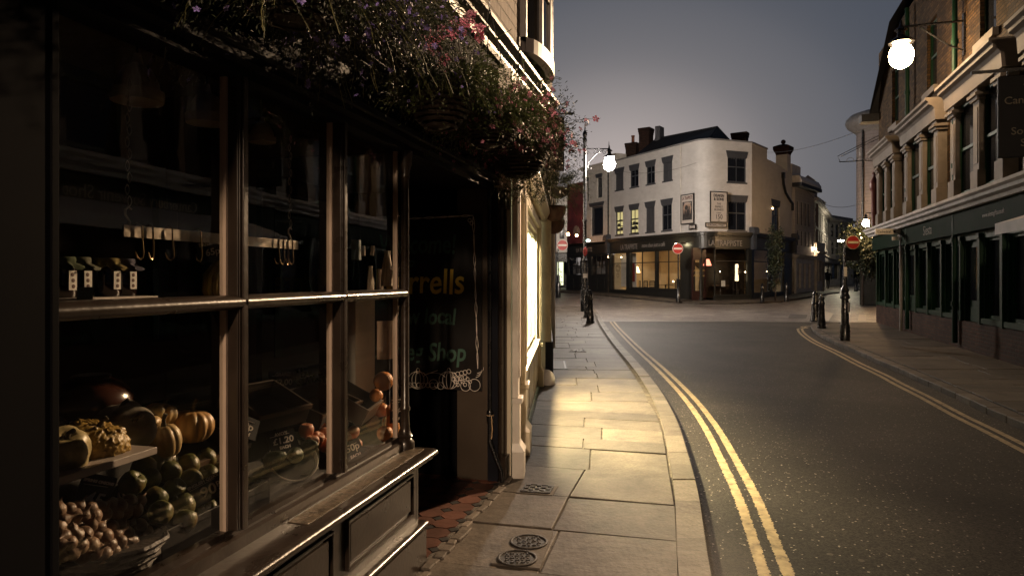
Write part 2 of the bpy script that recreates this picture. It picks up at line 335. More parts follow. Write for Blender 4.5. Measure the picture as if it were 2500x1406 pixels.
# ============================================================ GROUND
asphalt = None
def make_asphalt():
    m = bpy.data.materials.new('asphalt'); m.use_nodes = True; nt = m.node_tree; N = nt.nodes.new; L = nt.links.new
    b = nt.nodes['Principled BSDF']; tc = N('ShaderNodeTexCoord')
    n = N('ShaderNodeTexNoise'); n.inputs['Scale'].default_value = 1.1; n.inputs['Detail'].default_value = 9; n.inputs['Roughness'].default_value = 0.7; L(tc.outputs['Object'], n.inputs['Vector'])
    v = N('ShaderNodeTexVoronoi'); v.inputs['Scale'].default_value = 95; L(tc.outputs['Object'], v.inputs['Vector'])
    v2 = N('ShaderNodeTexVoronoi'); v2.inputs['Scale'].default_value = 7; L(tc.outputs['Object'], v2.inputs['Vector'])   # trodden chewing gum spots
    r = N('ShaderNodeValToRGB'); r.color_ramp.elements[0].position = 0.3; r.color_ramp.elements[0].color = (0.019, 0.016, 0.014, 1); r.color_ramp.elements[1].position = 0.7; r.color_ramp.elements[1].color = (0.036, 0.030, 0.026, 1)
    L(n.outputs['Fac'], r.inputs[0])
    mr = N('ShaderNodeMapRange'); mr.inputs['From Min'].default_value = 0; mr.inputs['From Max'].default_value = 1; mr.inputs['To Min'].default_value = 0.35; mr.inputs['To Max'].default_value = 1.9
    sx = N('ShaderNodeSeparateColor'); L(v.outputs['Color'], sx.inputs[0]); L(sx.outputs[0], mr.inputs['Value'])
    s = N('ShaderNodeVectorMath'); s.operation = 'SCALE'; L(r.outputs[0], s.inputs[0]); L(mr.outputs[0], s.inputs['Scale'])
    nl = N('ShaderNodeTexNoise'); nl.inputs['Scale'].default_value = 0.32; nl.inputs['Detail'].default_value = 5; nl.inputs['Distortion'].default_value = 1.2; L(tc.outputs['Object'], nl.inputs['Vector'])
    ml = N('ShaderNodeMapRange'); ml.inputs['From Min'].default_value = 0.35; ml.inputs['From Max'].default_value = 0.65; ml.inputs['To Min'].default_value = 0.62; ml.inputs['To Max'].default_value = 1.4; L(nl.outputs['Fac'], ml.inputs['Value'])
    s0 = s; s = N('ShaderNodeVectorMath'); s.operation = 'SCALE'; L(s0.outputs[0], s.inputs[0]); L(ml.outputs[0], s.inputs['Scale'])
    # pale chips: rare cells
    gt = N('ShaderNodeMath'); gt.operation = 'GREATER_THAN'; gt.inputs[1].default_value = 0.988; L(sx.outputs[1], gt.inputs[0])
    mx = N('ShaderNodeMixRGB'); mx.inputs[2].default_value = (0.30, 0.26, 0.22, 1); L(gt.outputs[0], mx.inputs[0]); L(s.outputs[0], mx.inputs[1])
    lt = N('ShaderNodeMath'); lt.operation = 'LESS_THAN'; lt.inputs[1].default_value = 0.13; L(v2.outputs['Distance'], lt.inputs[0])
    sc2 = N('ShaderNodeSeparateColor'); L(v2.outputs['Color'], sc2.inputs[0]); g2 = N('ShaderNodeMath'); g2.operation = 'GREATER_THAN'; g2.inputs[1].default_value = 0.72; L(sc2.outputs[0], g2.inputs[0])
    an = N('ShaderNodeMath'); an.operation = 'MULTIPLY'; L(lt.outputs[0], an.inputs[0]); L(g2.outputs[0], an.inputs[1])
    an2 = N('ShaderNodeMath'); an2.operation = 'MULTIPLY'; an2.inputs[1].default_value = 0.45; L(an.outputs[0], an2.inputs[0])
    m2 = N('ShaderNodeMixRGB'); m2.inputs[2].default_value = (0.16, 0.135, 0.115, 1); L(an2.outputs[0], m2.inputs[0]); L(mx.outputs[0], m2.inputs[1])
    L(m2.outputs[0], b.inputs['Base Color']); b.inputs['Roughness'].default_value = 0.7; b.inputs['Specular IOR Level'].default_value = 0.25
    n3 = N('ShaderNodeTexNoise'); n3.inputs['Scale'].default_value = 140; n3.inputs['Detail'].default_value = 3; L(tc.outputs['Object'], n3.inputs['Vector'])
    bp = N('ShaderNodeBump'); bp.inputs['Strength'].default_value = 0.75; bp.inputs['Distance'].default_value = 0.006; L(n3.outputs['Fac'], bp.inputs['Height']); L(bp.outputs[0], b.inputs['Normal'])
    return m
asphalt = make_asphalt()
def flag_mat(name, c1, c2, isl=0.22):
    m = bpy.data.materials.new(name); m.use_nodes = True; nt = m.node_tree; N = nt.nodes.new; L = nt.links.new
    b = nt.nodes['Principled BSDF']; tc = N('ShaderNodeTexCoord'); g = N('ShaderNodeNewGeometry')
    n = N('ShaderNodeTexNoise'); n.inputs['Scale'].default_value = 2.6; n.inputs['Detail'].default_value = 10; n.inputs['Roughness'].default_value = 0.72; n.inputs['Distortion'].default_value = 0.6; L(tc.outputs['Object'], n.inputs['Vector'])
    r = N('ShaderNodeValToRGB'); r.color_ramp.elements[0].position = 0.33; r.color_ramp.elements[0].color = (*c1, 1); r.color_ramp.elements[1].position = 0.66; r.color_ramp.elements[1].color = (*c2, 1); L(n.outputs['Fac'], r.inputs[0])
    mr = N('ShaderNodeMapRange'); mr.inputs['To Min'].default_value = 1-isl; mr.inputs['To Max'].default_value = 1+isl; L(g.outputs['Random Per Island'], mr.inputs['Value'])
    n4 = N('ShaderNodeTexNoise'); n4.inputs['Scale'].default_value = 55; n4.inputs['Detail'].default_value = 4; L(tc.outputs['Object'], n4.inputs['Vector'])
    m4 = N('ShaderNodeMapRange'); m4.inputs['From Min'].default_value = 0.3; m4.inputs['From Max'].default_value = 0.7; m4.inputs['To Min'].default_value = 0.78; m4.inputs['To Max'].default_value = 1.2; L(n4.outputs['Fac'], m4.inputs['Value'])
    mm = N('ShaderNodeMath'); mm.operation = 'MULTIPLY'; L(mr.outputs[0], mm.inputs[0]); L(m4.outputs[0], mm.inputs[1])
    s = N('ShaderNodeVectorMath'); s.operation = 'SCALE'; L(r.outputs[0], s.inputs[0]); L(mm.outputs[0], s.inputs['Scale']); L(s.outputs[0], b.inputs['Base Color'])
    b.inputs['Roughness'].default_value = 0.66; b.inputs['Specular IOR Level'].default_value = 0.3
    n3 = N('ShaderNodeTexNoise'); n3.inputs['Scale'].default_value = 14; n3.inputs['Detail'].default_value = 8; n3.inputs['Roughness'].default_value = 0.6; L(tc.outputs['Object'], n3.inputs['Vector'])
    bp = N('ShaderNodeBump'); bp.inputs['Strength'].default_value = 0.55; bp.inputs['Distance'].default_value = 0.012; L(n3.outputs['Fac'], bp.inputs['Height']); L(bp.outputs[0], b.inputs['Normal'])
    return m
flag = flag_mat('york stone flags', (0.036,0.029,0.023), (0.100,0.082,0.066), 0.34)
kerbm = flag_mat('granite kerb', (0.065,0.053,0.043), (0.135,0.112,0.092), 0.28)
mortar = pm('dark mortar and grit', (0.062,0.050,0.040), 0.95, 0.5, 20, 0.9, 60, dirt=(0.15,0.125,0.10), dscale=6)
yellow = pm('worn yellow line paint', (0.42,0.32,0.19), 0.7, 0.2, 18, 0.4, 120, dirt=(0.13,0.10,0.065), dscale=11)

# terrain sheet to the horizon
mb = MB(); xs = [-400, -120, -60, -30, -10, 0, 10, 20, 30, 40, 60, 90, 130, 400]; ys = [-60, -20, 0, 20, 36, 38, 40, 42, 44, 47, 50, 55, 60, 70, 80, 100, 130, 200, 600]
for j in range(len(ys)-1):
    for i in range(len(xs)-1):
        mb.quad(*[(x, y, zg(y) - 0.16) for x, y in ((xs[i],ys[j]),(xs[i+1],ys[j]),(xs[i+1],ys[j+1]),(xs[i],ys[j+1]))])
struct(mb.build('ground', mortar))

KL = [(-3, -0.35), (0, 0.27), (2, 0.70), (3.2, 0.955), (3.743, 1.07), (4.789, 1.306), (5.72, 1.482), (7.33, 1.76), (9.225, 2.0), (12.14, 2.25), (15.06, 2.45), (18.5, 2.72), (22.7, 3.08), (28, 3.6), (36.8, 4.35)]
KR = [(-3, 2.65), (0, 3.45), (3.5, 4.38), (7.12, 5.34), (7.79, 5.5), (9.06, 5.86), (10.37, 6.2), (11.06, 6.4), (12.63, 6.78), (14.65, 7.32), (17.17, 7.95), (20.0, 8.85), (22.3, 9.75)]
XL = lambda y: interp(KL, y)
XR = lambda y: interp(KR, y)
ROAD = -0.085
# asphalt carriageway
mb = MB(); yy = [-3 + 0.4*i for i in range(74)]
for a, b in zip(yy[:-1], yy[1:]):
    ra = XR(a) if a < 22.3 else XR(22.3) + (a-22.3)*4.0; rb = XR(b) if b < 22.3 else XR(22.3) + (b-22.3)*4.0
    if a > 24.6: ra = rb = 11.5 if a < 25.4 else 9.0
    mb.quad((XL(a)-0.1,a,ROAD),(ra+0.1,a,ROAD),(rb+0.1,b,ROAD),(XL(b)-0.1,b,ROAD))
struct(mb.build('road', asphalt))
# granite sett crossing beyond, climbing with the hill
mb = MB(); ys2 = [24.9, 26.4, 30, 34, 38, 39, 40, 42, 44, 46, 48, 50, 53, 56, 60, 65, 70, 76, 84, 94, 110]
for a, b in zip(ys2[:-1], ys2[1:]):
    for x0, x1 in ((-20, -5), (-5, 4), (4, 12), (12, 20), (20, 35), (35, 60)):
        fx = lambda x, y: (x, y + (0.0 if y > 24.95 else -0.04*(x-8)), zg(y) - 0.078)
        if b <= 26.4 and x1 < 4: continue
        mb.quad(fx(x0,a), fx(x1,a), fx(x1,b), fx(x0,b))
struct(mb.build('sett_paved_street', sett_brick))

# left pavement: individual flagstones on a mortar bed
WL = [(-3, -2.6), (0, -1.5), (3.597, -0.47), (5.0, -0.10), (5.2, 0.04), (7, 0.18), (10.2, 0.44), (14.7, 0.68), (21.7, 1.02), (30, 1.6), (37, 2.2)]
XW = lambda y: interp(WL, y)
def slab(mb, c4, z, rz=0.0, th=0.05):
    j = [RND.uniform(-0.003, 0.003) + z for _ in range(4)]
    v = [(p[0], p[1], z - th) for p in c4] + [(p[0], p[1], j[i]) for i, p in enumerate(c4)]
    mb.add(v, [(0,3,2,1),(4,5,6,7),(0,1,5,4),(1,2,6,5),(2,3,7,6),(3,0,4,7)])
bed = MB(); sl = MB()
yb = [-2 + 0.5*i for i in range(79)]
for a, b in zip(yb[:-1], yb[1:]): bed.quad((XW(a)-0.3,a,-0.016),(XL(a)-0.05,a,-0.016),(XL(b)-0.05,b,-0.016),(XW(b)-0.3,b,-0.016))
skew = lambda y: -0.26 if y < 8 else max(-0.26 + (y-8)*0.02, -0.06)
pt = lambda y, x: (x, y + skew(y)*(x - XW(y)))
HOLES = []                                     # places where ironwork interrupts the flags (x0,x1,y0,y1)
y = 0.9; row = 0
while y < 36.5:
    d = RND.choice([0.38, 0.45, 0.52, 0.6, 0.66]) * (1 if y < 12 else 1.25); y2 = y + d
    xa = 0.012; w_tot = XL(y) - 0.235 - XW(y)
    n = max(1, round(w_tot / RND.uniform(0.62, 0.95))); cuts = [0] + sorted((k + RND.uniform(-0.28, 0.28))/n for k in range(1, n)) + [1]
    for k in range(n):
        g = 0.008 + RND.uniform(0, 0.006)
        def X(yv, f): return XW(yv) + f*((XL(yv) - 0.235) - XW(yv))
        c4 = [pt(y+g/2, X(y, cuts[k])+g/2), pt(y+g/2, X(y, cuts[k+1])-g/2), pt(y2-g/2, X(y2, cuts[k+1])-g/2), pt(y2-g/2, X(y2, cuts[k])+g/2)]
        cx = sum(p[0] for p in c4)/4; cy = sum(p[1] for p in c4)/4
        slab(sl, c4, RND.uniform(-0.004, 0.004))
    y = y2; row += 1
struct(bed.build('pavement_bed', mortar)); struct(sl.build('pavement', flag, bevel=0.005))
# left kerb stones
kb = MB(); y = 0.6
while y < 36.5:
    ln = RND.uniform(0.75, 1.05); y2 = y + ln; g = 0.006; w = 0.165
    yr = [y+g + (ln-2*g)*i/4 for i in range(5)]; z = RND.uniform(-0.004, 0.004)
    for i in range(4):
        a, b = yr[i], yr[i+1]
        for (p, q, r_, s_) in [((XL(a)-w,a,z),(XL(a),a,z),(XL(b),b,z),(XL(b)-w,b,z)), ((XL(a),a,z),(XL(a)+0.008,a,z-0.13),(XL(b)+0.008,b,z-0.13),(XL(b),b,z)), ((XL(b)-w,b,z),(XL(b)-w,b,z-0.05),(XL(a)-w,a,z-0.05),(XL(a)-w,a,z))]: kb.quad(p, q, r_, s_)
    for e in (yr[0], yr[-1]): kb.quad((XL(e)-w,e,z),(XL(e)-w,e,z-0.13),(XL(e)+0.008,e,z-0.13),(XL(e),e,z))
    y = y2
struct(kb.build('kerb', kerbm))
# yellow lines following both kerbs
def ylines(Xf, side, y0, y1, name):
    mb = MB()
    for off in (0.30, 0.43):
        yv = y0
        while yv < y1:
            y2 = min(yv + (0.022 if yv < 6 else 0.12), y1); w = 0.068; j = lambda: RND.uniform(-0.007, 0.007) if yv < 6 else RND.uniform(-.003,.003)
            z = ROAD + 0.005
            mb.quad((Xf(yv)+side*off-w/2+j(), yv, z), (Xf(yv)+side*off+w/2+j(), yv, z), (Xf(y2)+side*off+w/2+j(), y2, z), (Xf(y2)+side*off-w/2+j(), y2, z)); yv = y2
    struct(mb.build(name, yellow))
ylines(XL, 1, 0.9, 27.0, 'double_yellow_line')
# right: lines run round the corner nose
mb = MB()
for off in (0.30, 0.43):
    pts = []
    yv = 0.5
    while yv < 21.6: pts.append((XR(yv)-off, yv)); yv += 0.35
    cx, cy, R = XR(22.3)+0.35, 22.05, 0.35+off*0.8
    for k in range(9):
        a = math.radians(190 - k*11.5); pts.append((cx + R*math.cos(a)*1.0, cy + R*math.sin(a)))
    for a, b in zip(pts[:-1], pts[1:]):
        t = Vector((b[0]-a[0], b[1]-a[1])).normalized(); n = Vector((-t.y, t.x))*0.034
        mb.quad((a[0]-n.x,a[1]-n.y,ROAD+0.006),(b[0]-n.x,b[1]-n.y,ROAD+0.006),(b[0]+n.x,b[1]+n.y,ROAD+0.006),(a[0]+n.x,a[1]+n.y,ROAD+0.006))
struct(mb.build('double_yellow_line', yellow))
# right pavement
WALLX = lambda y: 5.0 + 0.3248*y
bed = MB(); sl = MB()
yb = [-2.5 + 0.5*i for i in range(53)]
def RX(y): return XR(y) if y < 22.3 else 9.75 + (y-22.3)*1.5
for a, b in zip(yb[:-1], yb[1:]): bed.quad((RX(a)+0.05,a,-0.016),(WALLX(a)+0.3,a,-0.016),(WALLX(b)+0.3,b,-0.016),(RX(b)+0.05,b,-0.016))
y = -2.0
while y < 23.2:
    d = RND.uniform(0.5, 0.75); y2 = y + d
    x0a, x0b = RX(y)+0.22, RX(y2)+0.22; n = max(1, round((WALLX(y)-x0a)/1.0)); cuts = [0]+sorted((k+RND.uniform(-0.25,0.25))/n for k in range(1,n))+[1]; g = 0.01
    for k in range(n):
        f0, f1 = cuts[k], cuts[k+1]
        slab(sl, [(x0a+f0*(WALLX(y)-x0a)+g/2,y+g/2),(x0a+f1*(WALLX(y)-x0a)-g/2,y+g/2),(x0b+f1*(WALLX(y2)-x0b)-g/2,y2-g/2),(x0b+f0*(WALLX(y2)-x0b)+g/2,y2-g/2)], RND.uniform(-0.005,0.005))
    y = y2
struct(bed.build('pavement_bed', mortar)); struct(sl.build('pavement', flag, bevel=0.006))
kb = MB(); y = -2.0
pts = [(XR(-2+0.5*i), -2+0.5*i) for i in range(49)] + [(XR(22.3)+0.1, 22.45), (XR(22.3)+0.45, 22.9), (XR(22.3)+1.2, 23.1), (12.4, 23.6)]
for a, b in zip(pts[:-1], pts[1:]):
    t = Vector((b[0]-a[0], b[1]-a[1])); L_ = t.length; t.normalize(); n = Vector((t.y, -t.x))*0.17; e = t*0.004; z = RND.uniform(-0.005, 0.005)
    c4 = [(a[0]+e.x,a[1]+e.y),(a[0]+e.x+n.x,a[1]+e.y+n.y),(b[0]-e.x+n.x,b[1]-e.y+n.y),(b[0]-e.x,b[1]-e.y)]
    slab(kb, c4, z, th=0.13)
struct(kb.build('kerb', kerbm, bevel=0.012))
# tactile and pale paving patches at the crossing on the right
pale = pm('pale paving', (0.42,0.36,0.30), 0.6, 0.15, 8, 0.2, 30); darkp = pm('dark paving', (0.06,0.055,0.055), 0.6, 0.15, 8, 0.2, 30)
def patch(pxs, z, mat, name):
    v = [G(px, py, z) for px, py in pxs]; mb = MB(); mb.quad(*v); return struct(mb.build(name, mat))
for q, m_, nm in [([(2094,783),(2115,783),(2115,768),(2097,768)], pale, 'pale_paving_patch'), ([(2052,784),(2068,784),(2078,765),(2062,765)], pale, 'pale_paving_patch'),
                  ([(1924,776),(1968,777),(1972,768),(1930,766)], darkp, 'dark_paving_patch'), ([(2000,778),(2022,784),(2036,765),(2012,760)], pale, 'pale_paving_patch')]:
    patch(q, -0.065, m_, nm)

# ironwork in the left pavement
iron = pm('worn iron cover', (0.030,0.025,0.022), 0.6, 0.3, 30, 0.3, 60, metal=0.1, spec=0.3)
frame_c = pm('concrete surround', (0.085,0.072,0.062), 0.85, 0.2, 12, 0.4, 50)
def round_cover(px, py, D, label):
    c = G(px, py, 0.008); t = thing('access_cover', label, 'manhole cover', (c.x, c.y, 0.0), group=None)
    mb = MB(); mb.lathe([(D/2,0.004),(D/2,0.011),(D/2-0.008,0.013),(D/2-0.014,0.011),(D/2-0.015,0.006),(0.001,0.006)], 32); mb.build('rim', iron, t)
    mb = MB()
    for i in range(-4, 5):
        for j in range(-4, 5):
            x, y = i*0.028, j*0.028
            if x*x+y*y < (D/2-0.028)**2:
                if (i+j) % 2: mb.obox((x,y,0.009),(0.022,0.008,0.005))
                else: mb.obox((x,y,0.009),(0.008,0.022,0.005))
    mb.build('tread_pattern', iron, t); return t
fr_ = thing('cover_surround', 'sunken dark rectangular slab holding the two small round covers', 'paving slab', G(1275,1342,0), 0)
mb = MB(); pts4 = [G(1198,1375,0),G(1318,1388,0),G(1350,1300,0),G(1252,1292,0)]; o0 = G(1275,1342,0)
mb.add([(p.x-o0.x,p.y-o0.y,0.004) for p in pts4]+[(p.x-o0.x,p.y-o0.y,-0.02) for p in pts4], [(0,1,2,3),(0,4,5,1),(1,5,6,2),(2,6,7,3),(3,7,4,0)]); mb.build('slab', frame_c, fr_)
round_cover(1291, 1321, 0.215, 'round iron cover with basket weave tread, farther of the pair')
round_cover(1263, 1361, 0.215, 'round iron cover with basket weave tread, nearer of the pair')
def grate(c, w, d, rz, label, n=5, name='drain_grate', cat='drain cover'):
    t = thing(name, label, cat, (c.x, c.y, 0), rz)
    MB().box(-w/2-0.03,w/2+0.03,-d/2-0.03,d/2+0.03,-0.01,0.006).build('surround', frame_c, t)
    MB().box(-w/2,w/2,-d/2,d/2,0.0,0.0085).build('pit', cast_iron, t)
    mb = MB(); k = w/n
    for i in range(n):
        for j in range(n):
            if (i+j) % 2 == 0: mb.obox((-w/2+k*(i+.5), -d/2+d/n*(j+.5), 0.010), (k*0.8, d/n*0.8, 0.008))
    for s in (-1, 1): mb.box(s*w/2-0.006, s*w/2+0.006, -d/2, d/2, 0.0, 0.013); mb.box(-w/2, w/2, s*d/2-0.006, s*d/2+0.006, 0.0, 0.013)
    mb.build('grating', iron, t); return t
grate(G(1312,1195,0), 0.20, 0.17, -0.25, 'square studded iron drain cover beside the white shopfront plinth')
grate(G(1410,856,0), 0.30, 0.42, -0.1, 'bright worn metal cover in the pavement before the bollards', 4)
def plate(c, w, d, rz, label):
    t = thing('cellar_plate', label, 'pavement plate', (c.x, c.y, 0), rz); MB().box(-w/2,w/2,-d/2,d/2,-0.01,0.007).build('plate', darkp, t)
    MB().box(w/2-0.05,w/2-0.02,-d/2+0.04,d/2-0.04,0.007,0.012).build('edge_strip', lead, t)
plate(G(1347,891,0), 0.52, 1.1, -0.05, 'dark rectangular cellar plate against the left shop wall')
# gully in the road at the bottom edge
gy = thing('gully_grate', 'long black iron gully grate in the road beside the near kerb', 'drain grate', (1.42, 3.36, ROAD), 0.12)
MB().box(-0.42,0.42,-0.16,0.16,-0.03,0.006).build('pit', cast_iron, gy)
mb = MB(); mb.box(-0.43,0.43,0.14,0.165,0,0.012).box(-0.43,0.43,-0.165,-0.14,0,0.012).box(-0.43,-0.405,-0.14,0.14,0,0.012).box(0.405,0.43,-0.14,0.14,0,0.012)
for i in range(16): mb.box(-0.38+i*0.05,-0.36+i*0.05,-0.14,0.14,0.0,0.011)
mb.build('grating', iron, gy)

# ============================================================ CAFE CORNER BUILDING
def zoff(p): return zg(p[1])
P0 = (7.14, 49.6); PI = (11.55, 41.13); P3 = (14.9, 42.4); P4 = (19.9, 48.5); PL = (4.2, 55.2)
d1 = Vector((PI[0]-P0[0], PI[1]-P0[1])); a1 = math.atan2(d1.y, d1.x); L1 = Fr(P0[0], P0[1], a1); len1 = d1.length
d2 = Vector((P3[0]-PI[0], P3[1]-PI[1])); a2 = math.atan2(d2.y, d2.x); L2 = Fr(PI[0], PI[1], a2); len2 = d2.length
d3 = Vector((P4[0]-P3[0], P4[1]-P3[1])); a3 = math.atan2(d3.y, d3.x); L3 = Fr(P3[0], P3[1], a3); len3 = d3.length
cafe = thing('cafe_building', 'white painted brick corner cafe building with rounded corner and dark shopfront, three storeys', 'building', (P0[0], P0[1], 0), a1)
# everything in this building is authored in the frame of its long facade
Minv = Matrix.Rotation(-a1, 4, 'Z') @ Matrix.Translation((-P0[0], -P0[1], 0))
def sub_empty(parent_frame, fr):            # matrix taking fr-local into cafe-local
    return Minv @ Matrix.Translation((fr.o.x, fr.o.y, 0)) @ Matrix.Rotation(fr.a, 4, 'Z')
M2 = sub_empty(None, L2); M3 = sub_empty(None, L3)
def place(o, M):
    o.data.transform(M) if M is not None else None
    for c in o.children: c.data.transform(M)
    return o
ZT, ZF = 9.9, 4.25                           # parapet top, fascia top
r_c = 1.0; s_c = len1 - r_c
# curved corner outline, local to L1
def corner_arc(off=0.0, n=10, rad=r_c):
    pA = L1.w(len1-rad, 0, 0); pB = L2.w(rad, 0, 0); C = Vector((PI[0], PI[1], 0)); out = []
    for i in range(n+1):
        t = i/n; p = pA*(1-t)**2 + C*2*t*(1-t) + pB*t*t
        tg = ((C-pA)*(1-t) + (pB-C)*t).normalized(); nn = Vector((tg.y, -tg.x, 0)); out.append(Minv @ (p + nn*off))
    return out
WIN1 = []
def winloc(fr, x0, x1, yt, yb, c=0.0):
    a = fr.loc(x0, (yt+yb)/2, c)[0]; b = fr.loc(x1, (yt+yb)/2, c)[0]; xm = (x0+x1)/2
    return a, b, fr.loc(xm, yb, c)[1], fr.loc(xm, yt, c)[1]
rows = [('blind',1502.5,1522,412,466),('sash',1538.5,1559,403,458),('sash',1578,1599,395,452),('blind',1618.5,1641,385.5,443),
        ('lit',1503,1521,504,575),('lit',1538,1558.5,499,572),('blind',1577,1598,493,570),('dim',1616,1640,485,565)]
zz = [(7.82, 9.35)]*4 + [(4.62, 6.62)]*4
w1 = []
for (k, a, b, t, bo), (z0, z1) in zip(rows, zz):
    xa = L1.loc(a, 500, 0)[0]; xb = L1.loc(b, 500, 0)[0]; w1.append((k, xa, xb, z0, z1))
mb = MB(); wall(mb, 0, s_c, ZF-0.1, ZT, 0, [(a, b, c, d) for _, a, b, c, d in w1], 0.16)
arc = corner_arc()
for p, q in zip(arc[:-1], arc[1:]): mb.quad((p.x,p.y,ZF-0.1),(q.x,q.y,ZF-0.1),(q.x,q.y,ZT),(p.x,p.y,ZT))
m2 = MB(); w2 = [(L2.loc(1776.5,500,0)[0], L2.loc(1822,500,0)[0], 7.42, 9.3), (L2.loc(1777.5,500,0)[0], L2.loc(1822,500,0)[0], 4.45, 6.6)]
wall(m2, r_c, len2, ZF-0.1, ZT, 0, w2, 0.16); n0 = len(mb.v)
mb.add([M2 @ Vector(v) for v in m2.v], m2.f)
m3 = MB(); x385 = L3.loc(1884.5,540,0)[0]; x390 = L3.loc(1903,540,0)[0]
w3 = [(x385, x390, 4.6, 6.75)]; xs_ = L3.loc(1873, 400, 0)[0]
wall(m3, 0, len3, ZF-0.1, 8.2, 0, w3, 0.16)
m3.quad((0,0,8.2),(xs_,0,8.2),(xs_,0,ZT),(0,0,ZT))
n_ = 12; xx = [xs_ + (len3-xs_)*i/n_ for i in range(n_+1)]; zt = [9.28 - 0.5*(i/n_)**2 for i in range(n_+1)]
for i in range(n_): m3.quad((xx[i],0,8.2),(xx[i+1],0,8.2),(xx[i+1],0,zt[i+1]),(xx[i],0,zt[i])); m3.quad((xx[i],0,zt[i]),(xx[i+1],0,zt[i+1]),(xx[i+1],0.35,zt[i+1]),(xx[i],0.35,zt[i]))
m3.quad((xs_,0,9.0),(xs_,0.35,9.0),(xs_,0.35,ZT),(xs_,0,ZT)); m3.quad((len3,0,-0.5),(len3,6,-0.5),(len3,6,8.8),(len3,0,8.8))
mb.add([M3 @ Vector(v) for v in m3.v], m3.f)
# recess panels on the side wall (blocked windows) as thin lines
cafe_wall = mb.build('brick_wall', white_brick, cafe)
# coping along parapet
def strip(path, zlo, zhi, out, inn, mb):     # path: cafe-local points with outward normals to the right-hand side
    n = len(path); O = []; I = []
    for i in range(n):
        t = (path[min(i+1,n-1)]-path[max(i-1,0)]).normalized(); nn = Vector((t.y,-t.x,0)); O.append(path[i]+nn*out); I.append(path[i]-nn*inn)
    for i in range(n-1):
        a,b,c,d = O[i],O[i+1],I[i+1],I[i]
        mb.quad((a.x,a.y,zlo),(b.x,b.y,zlo),(b.x,b.y,zhi),(a.x,a.y,zhi)); mb.quad((a.x,a.y,zhi),(b.x,b.y,zhi),(c.x,c.y,zhi),(d.x,d.y,zhi))
        mb.quad((d.x,d.y,zlo),(c.x,c.y,zlo),(b.x,b.y,zlo),(a.x,a.y,zlo)); mb.quad((c.x,c.y,zlo),(d.x,d.y,zlo),(d.x,d.y,zhi),(c.x,c.y,zhi))
    for (o_, i_, f) in ((O[0],I[0],1),(O[-1],I[-1],0)):
        q = [(i_.x,i_.y,zlo),(o_.x,o_.y,zlo),(o_.x,o_.y,zhi),(i_.x,i_.y,zhi)]; mb.quad(*q)
path_main = [Vector((0,0,0)), Vector((s_c*0.5,0,0))] + arc + [M2 @ Vector((len2*0.6,0,0)), M2 @ Vector((len2,0,0)), M3 @ Vector((xs_*0.5,0,0)), M3 @ Vector((xs_,0,0))]
mb = MB(); strip(path_main, ZT, ZT+0.09, 0.06, 0.3, mb); mb.build('parapet_coping', lead, cafe)
path_all = [Vector((0,0,0)), Vector((s_c*0.5,0,0))] + arc + [M2 @ Vector((len2*0.6,0,0)), M2 @ Vector((len2,0,0)), M3 @ Vector((len3*0.5,0,0)), M3 @ Vector((len3,0,0))]
mb = MB()
strip(path_all, 3.36, 4.05, 0.06, 0.1, mb); strip(path_all, 4.05, 4.14, 0.14, 0.1, mb); strip(path_all, 4.14, 4.24, 0.26, 0.1, mb); strip(path_all, 4.24, 4.32, 0.36, 0.1, mb)
mb.build('shop_fascia', dark_shop, cafe)
mb = MB(); strip(path_all, 4.32, 4.345, 0.37, 0.02, mb); mb.build('lead_flashing', lead, cafe)
mb = MB()
pth = path_all
for a, b in zip(pth[:-1], pth[1:]):          # dentils under the cornice
    t = (b-a); ln = t.length; t.normalize(); nn = Vector((t.y,-t.x,0)); k = int(ln/0.16)
    for i in range(k):
        c = a + t*(0.08+i*0.16) + nn*0.16; mb.obox((c.x,c.y,4.1),(0.07,0.06,0.07), math.atan2(t.y,t.x))
mb.build('dentil_course', dark_shop, cafe)['kind'] = 'stuff'
litm = emat('glowing kitchen wall', (1.0,0.84,0.38), 0.75)  # the wall emits its own glow in place of a lamp in the room
def flared_head(x0, x1, z1, mat, parent, M=None, h=0.36):
    mb = MB(); e = 0.13
    mb.prism_y([(x0-0.02,z1-h),(x1+0.02,z1-h),(x1+e,z1),(x0-e,z1)], -0.035, 0.05)
    n = 7
    for k in range(n):
        xc = x0+(x1-x0)*(k+0.5)/n; mb.prism_y([(xc-(x1-x0)/n/2, z1-h), (xc, z1-h-0.08), (xc+(x1-x0)/n/2, z1-h)], -0.02, 0.04)
    o = mb.build('window_head', mat, parent); return o
def big_window(k, a, b, z0, z1, M=None, h=0.36):
    w = sash(cafe, a, b, z0, z1, 0.05, grey_trim, bars=1, blind=grey_trim if k == 'blind' else None, glass=far_glass if k in ('lit',) else dark_glass, sill=0.06)
    w.name = 'window'
    hd = flared_head(a, b, z1+0.02, grey_trim, w, h=h)
    if k == 'lit':
        MB().quad((a-1.0,0.45,z0-.1),(b,0.45,z0-.1),(b,0.45,z1+.1),(a-1.0,0.45,z1+.1)).build('glowing_back_wall', litm, w)
        s = MB(); zc = z0+0.35
        for zc in (z0+0.3, z0+0.62, z0+0.98): s.box(a-0.6, b, 0.3, 0.42, zc, zc+0.04)
        for _ in range(12):
            x = RND.uniform(a, b-0.1); zc = RND.choice((z0+0.34, z0+0.66, z0+1.02)); s.box(x-0.5, x-0.5+RND.uniform(0.08,0.25), 0.28, 0.4, zc, zc+RND.uniform(0.08,0.22))
        s.build('kitchen_shelf', dark_room, w)
    if k == 'dim':
        MB().box(a+0.1,b-0.1,0.10,0.14,z0+0.35,z0+0.38).box(a+0.12,a+0.2,0.1,0.14,z0+0.1,z0+0.5).box(b-0.3,b-0.15,0.1,0.14,z0+0.1,z0+0.24).build('window_clutter', lead, w)
    if M is not None: place(w, M)
    return w
